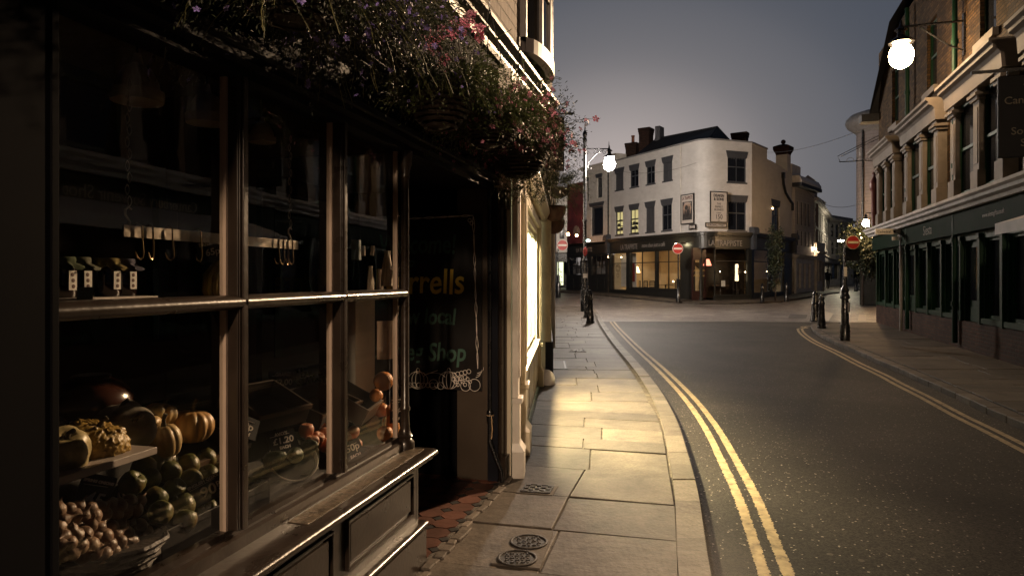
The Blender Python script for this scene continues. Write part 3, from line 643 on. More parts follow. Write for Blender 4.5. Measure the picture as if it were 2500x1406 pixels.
for k, a, b, c, d in w1: big_window(k, a, b, c, d)
big_window('sash', *w2[0], M=M2, h=0.4); w_ = big_window('sash', *w2[1], M=M2, h=0.4)
big_window('sash', *w3[0], M=M3, h=0.4)
lamp_small = emat('small warm bulb', (1.0,0.62,0.30), 60)
o = MB().ball((x385+0.14, -0.0, 6.15), 0.05).build('window_light', lamp_small, cafe); o.data.transform(M3)
mb = MB(); xr0, xr1 = L3.loc(1887,430,0)[0], L3.loc(1900,430,0)[0]
mb.box(xr0, xr1, -0.02, 0.02, 8.66, 8.70).box(xr0, xr1, -0.02, 0.02, 6.95, 6.99); o = mb.build('blocked_window_ledge', white_brick, cafe); o.data.transform(M3)
# white rainwater pipe, black pipe on side
x_ = L1.loc(1663.5,450,0)[0]; mb = MB(); mb.tube([(x_,-0.06,4.33),(x_,-0.06,ZT)], 0.035, 8)
for zb in (5,6.3,7.6,8.9): mb.box(x_-0.06,x_+0.06,-0.1,0,zb,zb+0.05)
mb.build('rainwater_pipe', white_paint, cafe, smooth='auto')
pa = L3.loc(1909,430,0)[0]; pts = [(pa,-0.08,8.6),(pa+0.05,-0.1,8.0),(pa+0.5,-0.1,7.4),(pa+1.6,-0.1,6.9),(pa+2.0,-0.1,6.8),(pa+2.0,-0.1,6.3)]
mb = MB(); mb.tube(pts, 0.09, 8); mb.obox((pa,-0.1,8.55),(0.22,0.2,0.4)); o = mb.build('waste_pipe', cast_iron, cafe, smooth='auto'); o.data.transform(M3)
# roof with hip, chimneys
def wl(p): q = Minv @ Vector(p); return (q.x, q.y, q.z)
rp = [L1.w(1.0,0.5,9.7), L1.w(len1-0.6,0.6,9.7), L2.w(0.9,0.5,9.7), L2.w(len2-0.6,0.7,9.7), L3.w(xs_,2.0,9.7), L1.w(1.0,6.5,9.7), Vector((13.9,46.2,11.75)), L1.w(1.0,3.3,11.75)]
mb = MB(); v = [Minv @ p for p in rp]; mb.add(v, [(0,1,6,7),(1,2,6),(2,3,6),(3,4,6),(4,5,7,6),(5,0,7),(5,4,3,2,1,0)]); rf = mb.build('slate_roof', slate, cafe)
mb = MB(); mb.tube([v[6],v[7]],0.07,6); mb.tube([v[6],v[3]],0.05,6); mb.tube([v[6],v[1]],0.05,6); mb.build('ridge_tiles', slate, rf)
def chimney(px0, px1, ytop, ybot, Y, mat, pots=0, cap=True, name='chimney', parent=None, depth=1.2):
    a = P(px0,ytop,Y); b = P(px1,ybot,Y); w = (b.x-a.x)
    mb = MB(); c = Minv @ Vector(((a.x+b.x)/2, Y+depth/2, 0)); ang = 0.5
    mb.obox((c.x,c.y,(a.z+b.z)/2),(w*0.8,depth*0.7,a.z-b.z), ang)
    if cap:
        for k, e in ((0,1.04),(1,1.0),(2,0.92)): mb.obox((c.x,c.y,a.z-0.08-0.16*k),(w*0.8*e+0.1,depth*0.7+0.12-0.04*k,0.15), ang)
    o = mb.build(name, mat, parent or cafe)
    if pots: 
        m = MB(); m.lathe([(0.14,0),(0.12,0.1),(0.11,0.5),(0.14,0.52),(0.14,0.6),(0.09,0.6)], 12, (c.x,c.y,a.z)); m.build('chimney_pot', pm('terracotta pot',(0.22,0.09,0.06),0.8), o)
    return o
chimney(1565,1598,310,372,50,soot_brick); chimney(1607,1622.5,306,362,49.5,pm('grey render',(0.10,0.10,0.115),0.8,0.15,3),cap=False)
chimney(1532,1566,347,392,51,soot_brick,pots=1); chimney(1790,1833,322,352,45,soot_brick,depth=0.8)
# white chimney with black cap and ball on the side wall
cx = L3.loc(1916,400,0.6)[0]; mb = MB(); mb.obox((cx,0.7,9.4),(0.78,0.8,2.6)); o = mb.build('chimney', white_brick, cafe); 
mm = MB(); mm.lathe([(0.55,10.35),(0.62,10.5),(0.78,10.72),(0.80,10.95),(0.7,11.0),(0.3,11.12),(0.1,11.16)], 4, (cx,0.7,0), M=Matrix.Rotation(math.radians(45),4,'Z')); mm.ball((cx,0.7,11.32),0.17); mm.lathe([(0.43,9.75),(0.46,9.8),(0.43,9.85)],4,(cx,0.7,0),M=Matrix.Rotation(math.radians(45),4,'Z'))
c_ = mm.build('chimney_cap', soot_brick, o); place(o, M3)

# --- ground floor of the cafe: openings, frames, glass, interior
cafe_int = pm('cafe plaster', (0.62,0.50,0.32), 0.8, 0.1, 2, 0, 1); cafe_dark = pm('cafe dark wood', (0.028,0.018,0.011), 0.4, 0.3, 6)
BOT = -0.3
def shop_run(fr, M, x0, x1, segs, riser_top, zt=3.36, trans=2.55, transoms=True):
    """segs: list of (xa, xb, kind)"""
    mb = MB(); edges = sorted({x0, x1, *[s[0] for s in segs], *[s[1] for s in segs]})
    for a, b in zip(edges[:-1], edges[1:]):
        k = [s for s in segs if s[0] <= (a+b)/2 <= s[1]]
        if not k: mb.box(a, b, 0.0, 0.25, BOT, zt)
        else:
            rt = k[0][3] if len(k[0]) > 3 else riser_top
            if rt > BOT+0.05: mb.box(a, b, 0.02, 0.2, BOT, rt); mb.box(a, b, -0.04, 0.2, rt, rt+0.06)
    o = mb.build('shopfront', dark_shop, cafe); 
    if M is not None: o.data.transform(M)
    for s in segs:
        a, b, n = s[0], s[1], s[2]; rt = (s[3] if len(s) > 3 else riser_top) + 0.06
        m = MB(); m.box(a, a+0.05, 0.03, 0.11, rt, zt).box(b-0.05, b, 0.03, 0.11, rt, zt).box(a+0.05, b-0.05, 0.03, 0.11, zt-0.06, zt).box(a+0.05, b-0.05, 0.03, 0.11, rt, rt+0.05)
        if transoms: m.box(a+0.05, b-0.05, 0.035, 0.1, trans, trans+0.05)
        for i in range(1, n): xc = a+(b-a)*i/n; m.box(xc-0.025, xc+0.025, 0.036, 0.1, rt+0.05, zt-0.06)
        w = m.build('window', dark_shop, cafe)
        MB().quad((a+0.05,0.07,rt+0.05),(b-0.05,0.07,rt+0.05),(b-0.05,0.07,zt-0.06),(a+0.05,0.07,zt-0.06)).build('pane', far_glass, w)
        if M is not None: place(w, M)
f1 = lambda px: L1.loc(px, 650, 0)[0]; f2 = lambda px: L2.loc(px, 650, 0)[0]; f3 = lambda px: L3.loc(px, 650, 0)[0]
shop_run(L1, None, -0.2, s_c, [(f1(1490),f1(1529),1,0.62),(f1(1536),f1(1599),2,0.8),(f1(1602),f1(1661),2,0.75)], 0.8)
shop_run(L2, M2, r_c, len2, [(f2(1746),f2(1827),1,0.42)], 0.42)
shop_run(L3, M3, 0, len3, [(f3(1841),f3(1882),1,0.5),(f3(1886),f3(1915),1,0.5)], 0.5)
# recessed corner with column and cafe door
mb = MB(); pA = Minv @ L1.w(s_c, 0.0, 0); pB = Minv @ L2.w(r_c, 0.0, 0)
colc = Minv @ Vector((PI[0]+0.0, PI[1]+0.62, 0)); mb.lathe([(0.16,0),(0.16,0.35),(0.11,0.4),(0.09,3.1),(0.14,3.2),(0.14,3.36)],12,(colc.x,colc.y,0)); mb.build('corner_column', dark_shop, cafe, smooth='auto')
dr = MB(); xd = f2(1704); xe = f2(1738); dr.box(xd,xd+0.09,0.55,0.65,0,2.75).box(xe-0.09,xe,0.55,0.65,0,2.75).box(xd+0.09,xe-0.09,0.55,0.65,2.62,2.75).box(xd+0.09,xe-0.09,0.55,0.65,0,0.75).box(xd,xe,0.5,0.68,2.75,3.36)
door = dr.build('door', pm('dark red door paint',(0.030,0.010,0.008),0.35), cafe); MB().quad((xd+0.09,0.6,0.75),(xe-0.09,0.6,0.75),(xe-0.09,0.6,2.62),(xd+0.09,0.6,2.62)).build('pane', far_glass, door)
place(door, M2)
gold = pm('gold lettering',(0.55,0.38,0.14),0.5,spec=0.4); 
for s_, z_, sz in (('LA TRAPPISTE',1.98,0.15),('Welcomes',1.68,0.2),('you',1.42,0.1)):
    o = text(s_, sz, gold, cafe, ((xd+xe)/2,0.57,z_), name='door_lettering'); o.data.transform(M2)
# interior: floor, back walls, ceiling
mb = MB(); inner = [L1.w(0.1,0.3,0), L1.w(0.1,4.6,0), L3.w(2.5,4.4,0), L3.w(len3-0.3,4.0,0), L3.w(len3-0.3,0.3,0)]; inn = [Minv @ p for p in inner]
for a, b in zip(inn[:-1], inn[1:]): mb.quad((a.x,a.y,0.2),(b.x,b.y,0.2),(b.x,b.y,4.0),(a.x,a.y,4.0))
mb.build('interior_wall', cafe_int, cafe)
full = [Minv @ p for p in (L1.w(0.0,0.25,0), L1.w(len1-0.6,0.25,0), L2.w(0.7,0.25,0), L2.w(len2,0.3,0), L3.w(len3-0.2,0.25,0), L3.w(len3-0.3,4.0,0), L3.w(2.5,4.4,0), L1.w(0.0,4.6,0))]
mb = MB(); mb.add([(p.x,p.y,0.32) for p in full],[tuple(range(8))]); mb.build('interior_floor', cafe_dark, cafe)
mb = MB(); mb.add([(p.x,p.y,3.7) for p in full],[tuple(range(8))]); mb.build('interior_ceiling', pm('cafe ceiling',(0.3,0.25,0.18),0.8), cafe)
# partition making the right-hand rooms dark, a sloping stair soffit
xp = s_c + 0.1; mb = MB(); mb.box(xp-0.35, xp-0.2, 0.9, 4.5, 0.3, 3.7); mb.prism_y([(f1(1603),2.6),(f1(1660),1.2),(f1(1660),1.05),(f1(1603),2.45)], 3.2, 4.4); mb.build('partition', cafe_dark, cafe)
mb = MB()
for x, z, r in ((f1(1583)+0.6,2.35,0.34),(f1(1610)+0.4,2.3,0.3)):   # painted line figures on the back wall
    mb.prism_y([(x+r*math.cos(t)*(0.7 if i%2 else 1),z+r*1.4*math.sin(t)) for i,t in enumerate([k*2*math.pi/13 for k in range(13)])], 4.3, 4.36)
mb.build('wall_mural', pm('mural brown',(0.20,0.14,0.08),0.9), cafe)
mu = pm('mural line',(0.10,0.07,0.04),0.9)
for s_, x, z, sz in (('Ales',f1(1566)+1.4,2.1,0.3),('Tea',f1(1566)+1.4,1.75,0.3),('Cafe',f1(1632)+1.2,2.1,0.42)): text(s_, sz, mu, cafe, (x,4.33,z), name='mural_lettering')
# flagged poster in the first bay, window transfer rings
mb = MB(); xa = f1(1497); mb.box(xa-0.3,xa+1.5,0.9,0.95,0.9,3.3); mb.build('white_brick_partition', white_brick, cafe)
for z, r in ((2.25,0.27),(1.72,0.16)):
    mb = MB(); c = (f1(1507),z)
    for k in range(24):
        a, b = k*math.pi/12, (k+1)*math.pi/12
        for ri, ro in ((r*0.86,r),(r*0.5,r*0.58)): mb.quad((c[0]+ri*math.cos(a),0.06,c[1]+ri*math.sin(a)),(c[0]+ro*math.cos(a),0.06,c[1]+ro*math.sin(a)),(c[0]+ro*math.cos(b),0.06,c[1]+ro*math.sin(b)),(c[0]+ri*math.cos(b),0.06,c[1]+ri*math.sin(b)))
    mb.build('window_transfer', mu, cafe)
fl = f1(1522)
for k, (c) in enumerate(((0.01,0.01,0.01),(0.4,0.28,0.03),(0.22,0.02,0.02))): MB().box(fl-0.42+k*0.22,fl-0.22+k*0.22,0.8,0.83,1.3,2.6).build('flag_stripe', pm('flag cloth %d' % k, c, 0.8), cafe)
# lettering on fascia
ltr = pm('fascia lettering',(0.30,0.27,0.25),0.6)
fx = lambda a, b: ((L1.loc(a,600,-0.06)[0]+L1.loc(b,600,-0.06)[0])/2)
text('LA TRAPPISTE', 0.52, ltr, cafe, (fx(1512,1560),-0.072,3.68), sx=0.60, name='fascia_lettering')
text('more than just a café', 0.40, ltr, cafe, (fx(1564,1627),-0.072,3.72), sx=0.70, shear=0.1, name='fascia_lettering')
o = text('LA TRAPPISTE', 0.50, ltr, cafe, (L2.loc(1771,597,-0.06)[0],-0.072,3.64), sx=0.82, name='fascia_lettering'); o.data.transform(M2)
# consoles at the ends of the fascia
for M, x in ((None,-0.12),(M2,len2+0.0),(M3,len3)):
    m = MB(); m.box(x-0.13,x+0.13,-0.30,0.05,3.3,4.25); m.mould([(-0.45,4.25),(0.05,4.25),(0.05,4.62),(-0.1,4.70),(-0.35,4.66),(-0.45,4.5)], x-0.2, x+0.2)
    o = m.build('console', grey_trim, cafe)
    if M is not None: o.data.transform(M)

# warm cafe lights (real lamps)
shade_m = emat('glowing lampshade', (1.0,0.60,0.26), 9); pink_m = emat('pink lampshade', (1.0,0.30,0.18), 2.6); 
bulb_m = emat('cafe bulb', (1.0,0.70,0.40), 110)
def table_lamp(p, shade, label, h=0.5, r=0.14, fringe=False):
    t = thing('table_lamp', label, 'lamp', p)
    m = MB(); m.lathe([(0.09,0),(0.09,0.02),(0.015,0.04),(0.015,h),(0.01,h)],12); m.build('stand', cafe_dark, t, smooth='auto')
    m = MB(); m.lathe([(r*1.5,h-0.05),(r*0.7,h+r*2.0),(r*0.66,h+r*2.0)],16); m.build('lamp_shade', shade, t, smooth='auto'); return t
q = L1.w(L1.loc(1553,650,1.6)[0], 1.6, 1.55); table_lamp((q.x,q.y,1.62), shade_m, 'glowing white table lamp behind the cafe window', 0.35, 0.2)
q = L1.w(s_c+0.3, 0.95, 1.5); table_lamp((q.x,q.y,1.0), pink_m, 'pink fringed standard lamp inside the cafe corner', 1.35, 0.17)
cl = MB()
for (fr, x, y) in ((L1,1.2,1.8),(L1,3.3,2.2),(L1,5.6,2.6)): q = Minv @ fr.w(x,y,3.66); cl.lathe([(0.10,q.z-0.04),(0.12,q.z)],12,(q.x,q.y,0))
for (x, y) in ((1.9,2.6),): q = Minv @ L2.w(x,y,3.66); cl.lathe([(0.05,q.z-0.04),(0.07,q.z)],12,(q.x,q.y,0))
cl.build('ceiling_light', bulb_m, cafe)
# door lantern box, small sparkles
o = MB().box((xd+xe)/2-0.28,(xd+xe)/2+0.28,0.52,0.56,3.0,3.04).box((xd+xe)/2-0.28,(xd+xe)/2+0.28,0.52,0.56,2.9,2.93).build('door_light', emat('door light',(1,0.7,0.4),3.0), cafe); o.data.transform(M2)
# narrow lit glass column lamp with pattern, wall lamps in the right-hand rooms
q = L2.w(f2(1812), 0.5, 0); t = thing('column_lamp', 'tall narrow glowing patterned glass lamp in the right cafe window', 'lamp', (q.x,q.y,0.0), a2)
MB().lathe([(0.09,1.35),(0.11,1.37),(0.09,1.9),(0.1,2.2),(0.09,2.38),(0.05,2.4)],12).build('lamp_shade', emat('column lamp glass',(1.0,0.78,0.45),2.6), t, smooth='auto')
mb = MB(); mb.tube([(0.0,-0.1,1.9),(0.05,-0.1,2.05),(-0.03,-0.105,2.15)],0.025,6); mb.tube([(0,-0.11,1.75),(0.03,-0.11,1.88)],0.02,6); mb.build('painted_pattern', pm('lamp painted red',(0.4,0.06,0.02),0.5), t)
MB().lathe([(0.14,0.3),(0.03,0.34),(0.03,1.35)],10).build('stand', cafe_dark, t)
def bulb(p, r, mat, label, name='wall_lamp'):
    t = thing(name, label, 'lamp', p, group='small warm lamps inside the cafe'); MB().ball((0,0,0), r, 10, 6).build('bulb', mat, t, smooth=True); MB().box(-0.03,0.03,0.02,0.12,-0.12,0.0).build('bracket', cafe_dark, t); return t
sp = emat('tiny bulb',(1.0,0.75,0.45),22)
for i, (fr, px, y, z) in enumerate(((L3,1873,1.2,2.0),(L3,1900,1.3,2.3),(L3,1899,1.2,1.85),(L3,1910,1.0,1.7),(L2,1757,1.4,1.95),(L2,1820,1.3,1.92),(L1,1517,0.7,3.05),(L1,1644,2.0,1.3))):
    q = fr.w(fr.loc(px,650,y)[0], y, z)
    bulb((q.x,q.y,q.z), 0.045, sp, 'tiny warm bulb glowing inside the dark cafe, behind its windows')
# chairs and tables seen through the glass
def cafe_chair(loc, rz, label):
    t = thing('ladder_back_chair', label, 'chair', loc, rz, 'ladder back chairs inside the cafe')
    m = MB(); m.box(-0.2,0.2,-0.2,0.2,0.43,0.47); m.build('seat', cafe_dark, t)
    for x in (-0.18,0.18):
        MB().box(x-0.018,x+0.018,-0.19,-0.155,0,0.43).build('leg', cafe_dark, t); MB().box(x-0.018,x+0.018,0.16,0.195,0,1.0).build('leg', cafe_dark, t)
    m = MB()
    for z in (0.6,0.74,0.88,0.98): m.box(-0.165,0.165,0.165,0.185,z-0.03,z+0.03)
    m.build('backrest', cafe_dark, t); return t
ch = None; kinds = ['left end of the row','second along','third along','fourth along','by the stair','beside the right window','at the far right table']
for i, (fr, px, y, r) in enumerate(((L1,1545,0.9,0.3),(L1,1556,1.3,-0.4),(L1,1572,0.8,0.1),(L1,1590,1.0,0.5),(L1,1650,1.2,0.2),(L2,1800,1.2,0.4),(L2,1818,1.0,-0.3))):
    q = fr.w(fr.loc(px,680,y)[0], y, 0.34); lb = 'dark ladder back cafe chair, %s, seen through the cafe glass' % kinds[i]
    if ch is None: ch = cafe_chair(q, fr.a+r, lb)
    else: dup(ch, q, fr.a+r, lb)
def cafe_table(q, rz, label):
    t = thing('cafe_table', label, 'table', q, rz, 'cafe tables'); MB().box(-0.4,0.4,-0.35,0.35,0.71,0.75).build('tabletop', pm('table wood',(0.12,0.07,0.035),0.4), t, bevel=0.01)
    m = MB(); m.lathe([(0.25,0),(0.06,0.05),(0.03,0.2),(0.06,0.35),(0.03,0.5),(0.06,0.71)],10); m.build('pedestal_leg', cafe_dark, t); return t
q = L2.w(f2(1782),0.9,0.34); cafe_table(q, a2, 'small wooden cafe table behind the right-hand window')
q = L1.w(f1(1565)+0.5,1.7,0.34); cafe_table(q, a1, 'small cafe table near the glowing table lamp')
card = tag(MB().obox((0,0,0),(0.28,0.01,0.36)).build('menu_card', chalk), 'white menu card standing inside the cafe window by the door', 'menu'); card.location = L2.w(f2(1769),0.12,1.2); card.rotation_euler = (0,0,a2)
# signs on the upper wall
frame_k = pm('black sign frame',(0.012,0.012,0.014),0.35); paper = pm('cream sign board',(0.52,0.47,0.43),0.6,0.05,3); ink = pm('sign ink',(0.03,0.028,0.035),0.6)
def sign_board(fr, x0, x1, z0, z1, y, name, label):
    q = fr.w((x0+x1)/2, y, (z0+z1)/2); t = thing(name, label, 'sign', q, fr.a); w, h = (x1-x0)/2, (z1-z0)/2
    m = MB(); m.box(-w,w,-0.05,0.0,h-0.06,h).box(-w,w,-0.05,0.0,-h,-h+0.06).box(-w,-w+0.06,-0.05,0,-h+0.06,h-0.06).box(w-0.06,w,-0.05,0,-h+0.06,h-0.06); m.build('frame', frame_k, t)
    MB().box(-w+0.05,w-0.05,-0.03,-0.005,-h+0.05,h-0.05).build('board', paper, t); return t, w, h
x0, x1 = L2.loc(1733,508,-0.25)[0], L2.loc(1775.5,508,-0.25)[0]
t, w, h = sign_board(L2, x0, x1, 4.87, 6.75, -0.25, 'trade_sign', 'white DEAKIN & SONS family business 150 sign in black frame on the corner building')
for s_, z, sz, b_ in (('DEAKIN',0.68,0.235,0.008),('& SONS',0.46,0.235,0.008),('THE',0.19,0.19,0),('FAMILY',0.01,0.19,0),('BUSINESS',-0.17,0.19,0),('ESTABLISHED',-0.36,0.07,0),('150',-0.60,0.40,0),('YEARS',-0.82,0.07,0)): text(s_, sz, ink, t, (0,-0.034,z), bold=b_, sx=0.92 if len(s_) < 8 else 0.85)
x0, x1 = L1.loc(1663.5,510,-0.06)[0], L1.loc(1698.5,510,-0.06)[0]
t, w, h = sign_board(L1, x0, x1-0.1, 4.86, 6.72, -0.08, 'poster_sign', 'framed cafe poster with a dark picture panel on the white brick facade')
text('LA TRAPPISTE', 0.30, pm('sign red ink',(0.10,0.02,0.02),0.6), t, (0,-0.034,0.68), sx=w*2/2.35, bold=0.003)
pic = pm('poster picture ground',(0.05,0.045,0.045),0.6,0.6,6); skin_p = pm('poster pale shapes',(0.36,0.25,0.19),0.6,0.3,9)
MB().box(-w*0.72,w*0.72,-0.036,-0.03,-h*0.72,h*0.5).build('picture_panel', pic, t)
m = MB(); m.prism_y([(w*0.62*math.cos(a),h*0.05+h*0.42*math.sin(a)) for a in [k*math.pi/12 for k in range(13)]]+[(-w*0.5,-h*0.3),(w*0.5,-h*0.3)], -0.039, -0.036); m.build('picture_arch', skin_p, t)
m = MB()
for (cx_, cz_, ra, rb) in ((-0.1,0.1,0.2,0.16),(0.15,-0.2,0.22,0.2),(0.0,-0.35,0.3,0.12),(0.3,0.0,0.08,0.2),(-0.3,-0.25,0.1,0.22)): m.prism_y([(w*(cx_+ra*1.3*math.cos(a)),h*(cz_+rb*math.sin(a))) for a in [k*math.pi/6 for k in range(12)]], -0.042, -0.039)
m.build('picture_figures', pic, t)
text('SALOON', 0.17, paper, t, (0.08*w,-0.043,h*0.38), sx=0.9)
x0, x1 = L2.loc(1721.5,552,-0.12)[0], L2.loc(1773.5,552,-0.12)[0]
t, w, h = sign_board(L2, x0, x1, 4.58, 4.87, -0.12, 'street_name_sign', 'long white GUILDHALL STREET name plate under the trade sign'); text('GUILDHALL STREET', 0.165, ink, t, (0,-0.034,0), sx=0.86, bold=0.003)
x0, x1 = L1.loc(1684,554,-0.06)[0], L1.loc(1698,554,-0.06)[0]
t, w, h = sign_board(L1, x0, x0+0.62, 4.5, 4.82, -0.1, 'street_name_sign', 'small square SUN STREET name plate under the framed poster'); text('SUN', 0.12, ink, t, (0,-0.034,0.06)); text('STREET', 0.11, ink, t, (0,-0.034,-0.07))
# fascia floodlight over the no entry sign
q = L1.w(L1.loc(1653,597,-0.5)[0], -0.55, L1.loc(1653,597,-0.5)[1])
t = thing('fascia_floodlight', 'small glowing floodlight on an arm over the cafe fascia', 'light', q, a1); MB().obox((0.55,0,0.05),(0.5,0.14,0.1)).build('housing', cast_iron, t); MB().tube([(0.3,0,0.05),(0.3,0.5,0.15)],0.02,6).build('arm', cast_iron, t)
MB().ball((-0.05,0.05,0.0),(0.16,0.07,0.08)).build('glowing_lens', emat('floodlight lens',(1.0,0.86,0.5),45), t, smooth=True)
# pavement in front of the cafe
mb = MB(); path = [L1.w(-9,0,0), L1.w(-3,0,0), L1.w(0,0,0), L1.w(4,0,0), L1.w(s_c,0,0), Vector((PI[0],PI[1]+0.2,0)), L2.w(r_c,0,0), L2.w(len2,0,0), L3.w(3,0,0), L3.w(len3,0,0), L3.w(len3+5,0,0)]
n = len(path); O = []
for i in range(n):
    t = (path[min(i+1,n-1)]-path[max(i-1,0)]).normalized(); nn = Vector((t.y,-t.x,0)); O.append(path[i]+nn*1.9)
for i in range(n-1):
    a,b,c,d = O[i],O[i+1],path[i+1],path[i]; z = lambda p: zg(p.y)+0.02
    dd = (c-b)*0.3+c; ee = (d-a)*0.3+d
    mb.quad((a.x,a.y,z(a)),(b.x,b.y,z(b)),(dd.x,dd.y,z(dd)),(ee.x,ee.y,z(ee))); mb.quad((a.x,a.y,z(a)-0.2),(b.x,b.y,z(b)-0.2),(b.x,b.y,z(b)),(a.x,a.y,z(a)))
struct(mb.build('cafe_pavement', flag))
# ============================================================ ANNEX AND FAR LEFT
AX = Fr(P0[0], P0[1], a1)                    # same line, negative x runs away to the left
xl = AX.loc(1383, 600, 0)[0]
ann = thing('cafe_annex', 'narrow white annex with tall grey windows between the corner cafe and the street lamp', 'building', (P0[0], P0[1], 0), a1)
ax = lambda px: AX.loc(px, 500, 0)[0]
h_ = [(ax(1458),ax(1470.5),7.5,9.0), (ax(1432),ax(1437.5),7.4,8.9), (ax(1443),ax(1473),4.7,6.9)]
mb = MB(); xm = ax(1424); wall(mb, xm, -0.05, 3.9, 9.75, -0.02, h_, 0.2); backbox(mb, xm, -0.06, 0, 4, 3.9, 9.74); mb.build('wall', white_paint, ann)
mb = MB(); mb.mould([(-0.2,9.75),(0.1,9.75),(0.1,10.0),(-0.32,10.0),(-0.32,9.92),(-0.25,9.85)], xm, -0.05); mb.mould([(-0.1,9.25),(0.0,9.25),(0.0,9.4),(-0.14,9.4)], xm, -0.05)
mb.box(-0.9,-0.2,0.6,1.6,10.0,10.7); mb.build('cornice', white_paint, ann)
for i, hh in enumerate(h_):
    big = i == 2
    w = sash(ann, *hh, 0.1, grey_trim, bars=0 if big else 1, t=0.12 if big else 0.06, sill=0.05, rail=not big)
    m = MB(); e = 0.16 if big else 0.08; m.prism_y([(hh[0]-0.02,hh[3]+0.0),(hh[1]+0.02,hh[3]+0.0),(hh[1]+e,hh[3]+0.28),(hh[0]-e,hh[3]+0.28)], -0.12, 0.0); m.build('window_head', grey_trim, w)
mb = MB(); mb.tube([(-0.12,-0.1,4.4),(-0.12,-0.1,9.2)],0.05,8)
for k in range(16): mb.box(-0.3,-0.12,-0.06,-0.02,4.6+k*0.29,4.62+k*0.29)
mb.build('rainwater_pipe', cast_iron, ann)
mb = MB(); mb.box(xl,-0.3,-0.05,0.3,3.36,4.05); mb.mould([(-0.35,4.2),(0.0,4.2),(0.0,4.05),(-0.12,4.05)],xl,-0.3)
sgs = [(ax(1387),ax(1418)),(ax(1443),ax(1478))]
wall(mb, xl, -0.3, -0.2, 3.36, 0.0, [(a,b,1.75,3.2) for a,b in sgs], 0.15)
for a, b in sgs: mb.box(a+0.1,(a+b)/2-0.08,-0.03,0,0.75,1.5); mb.box((a+b)/2+0.08,b-0.1,-0.03,0,0.75,1.5)
mb.build('shopfront', dark_shop, ann)
for a, b in sgs: sash(ann, a, b, 1.75, 3.2, 0.04, dark_shop, bars=2, glass=far_glass)
m = MB(); m.quad((xl,1.6,0),(-0.3,1.6,0),(-0.3,1.6,3.3),(xl,1.6,3.3)); m.build('interior_wall', pm('dim interior wall',(0.16,0.12,0.08),0.8,0.5,3), ann)
m = MB()
for k in range(9): x = sgs[1][0]+0.1+k*0.13; m.box(x,x+0.05,0.4,0.5,1.85,2.5+0.3*math.sin(k*2)); 
for k in range(9): x = sgs[0][0]+0.1+k*0.2; m.box(x,x+0.08,0.4,0.5,1.85,2.7+0.3*math.sin(k*3))
m.build('window_display', lead, ann)
MB().lathe([(0.07,3.1),(0.09,3.14)],10,((sgs[1][0]+sgs[1][1])/2,0.9,0)).build('ceiling_light', emat('annex light',(1.0,0.6,0.3),40), ann)
text('LA TRAPPISTE', 0.46, pm('fascia lettering',(0.30,0.27,0.25),0.6), ann, ((ax(1411)+ax(1444))/2,-0.062,3.68), sx=0.78, name='fascia_lettering')

red = thing('red_building', 'narrow dark red painted house with a shop window, far left behind the street lamp', 'building', (P0[0], P0[1], 0), a1)
redp = pm('red painted panel',(0.20,0.045,0.045),0.55,0.5,1.2,0.2,10,dirt=(0.09,0.03,0.035),dscale=1.3)
xr0, xr1 = ax(1384), ax(1423)
mb = MB(); mb.box(xr0, xr1, 0.02, 3.5, 4.25, 9.0); mb.build('wall', redp, red)
mb = MB(); mb.tube([(xr0+0.3,-0.02,7.6),(xr1-0.6,-0.02,5.9)],0.03,6); mb.tube([(xr0+0.4,-0.02,5.6),(xr0+2.4,-0.02,6.6)],0.03,6); mb.box(xr1-1.6,xr1-0.2,-0.05,0.02,5.4,6.4); mb.build('trim', redp, red)
mb = MB(); mb.lathe([(0.42,0),(0.44,0.05),(0.40,0.08),(0.01,0.08)],20,(xr0+1.5,-0.02,5.2),M=Matrix.Rotation(math.radians(90),4,'X')); mb.build('round_plaque', pm('plaque stone',(0.36,0.26,0.2),0.6,0.5,5), red)
for i, (px, py, st_) in enumerate(((1408,575,50),(1387,572,75))):
    Y = 50.5 if i == 0 else 44; q = P(px, py, Y)
    t = thing('bracket_lantern', ['small orange lantern on the red house behind the street lamp','small orange lantern at the white shops beside the far no entry sign'][i], 'lantern', q)
    MB().ball((0,0,0),0.10,12,8).build('globe', emat('orange globe %d' % i,(1.0,0.45,0.16),st_), t, smooth=True)
    m = MB(); m.lathe([(0.12,0.10),(0.06,0.2),(0.02,0.22)],10); m.tube([(0,0,0.2),(0.05 if i==0 else -0.3,0.5,0.3)],0.015,6); m.build('cap', cast_iron, t)
ph = thing('pale_house', 'pale narrow house front between the white shops and the red house', 'building', (P(1358,600,50).x, 50, 0), 0.0)
m = MB(); wall(m, 0, 0.80, 3.4, 8.2, 0, [(0.25,0.6,4.4,5.8)], 0.1); backbox(m, 0, 0.80, 0, 2, 3.4, 8.2); m.build('wall', white_paint, ph); sash(ph, 0.25,0.6,4.4,5.8,0.04,grey_trim,bars=0)
# bright doorway at the far left end of the street
q = P(1370, 712, 62); t = thing('lit_shop', 'far shop with brightly lit doorway at the end of the left pavement', 'shop', (q.x-0.2, 62, 0.7), 0.0)
mb = MB(); wall(mb, -3, 1.6, -0.5, 6, 0, [(-0.15,0.42,0.2,2.3)], 0.3); backbox(mb, -3, 1.6, 0, 3, -0.5, 6); mb.build('wall', dark_shop, t)
d_ = MB().box(-0.15,0.42,0.35,0.37,0.2,2.3).build('lit_doorway', emat('bright shop interior',(0.95,1.0,0.62),1.5), t)
m = MB(); 
for k in range(10): m.box(RND.uniform(-0.1,0.3),RND.uniform(0,0.4),0.30,0.33,0.3+k*0.15,0.36+k*0.15)
m.build('display_goods', pm('goods',(0.1,0.14,0.05),0.7,0.6,9), t)

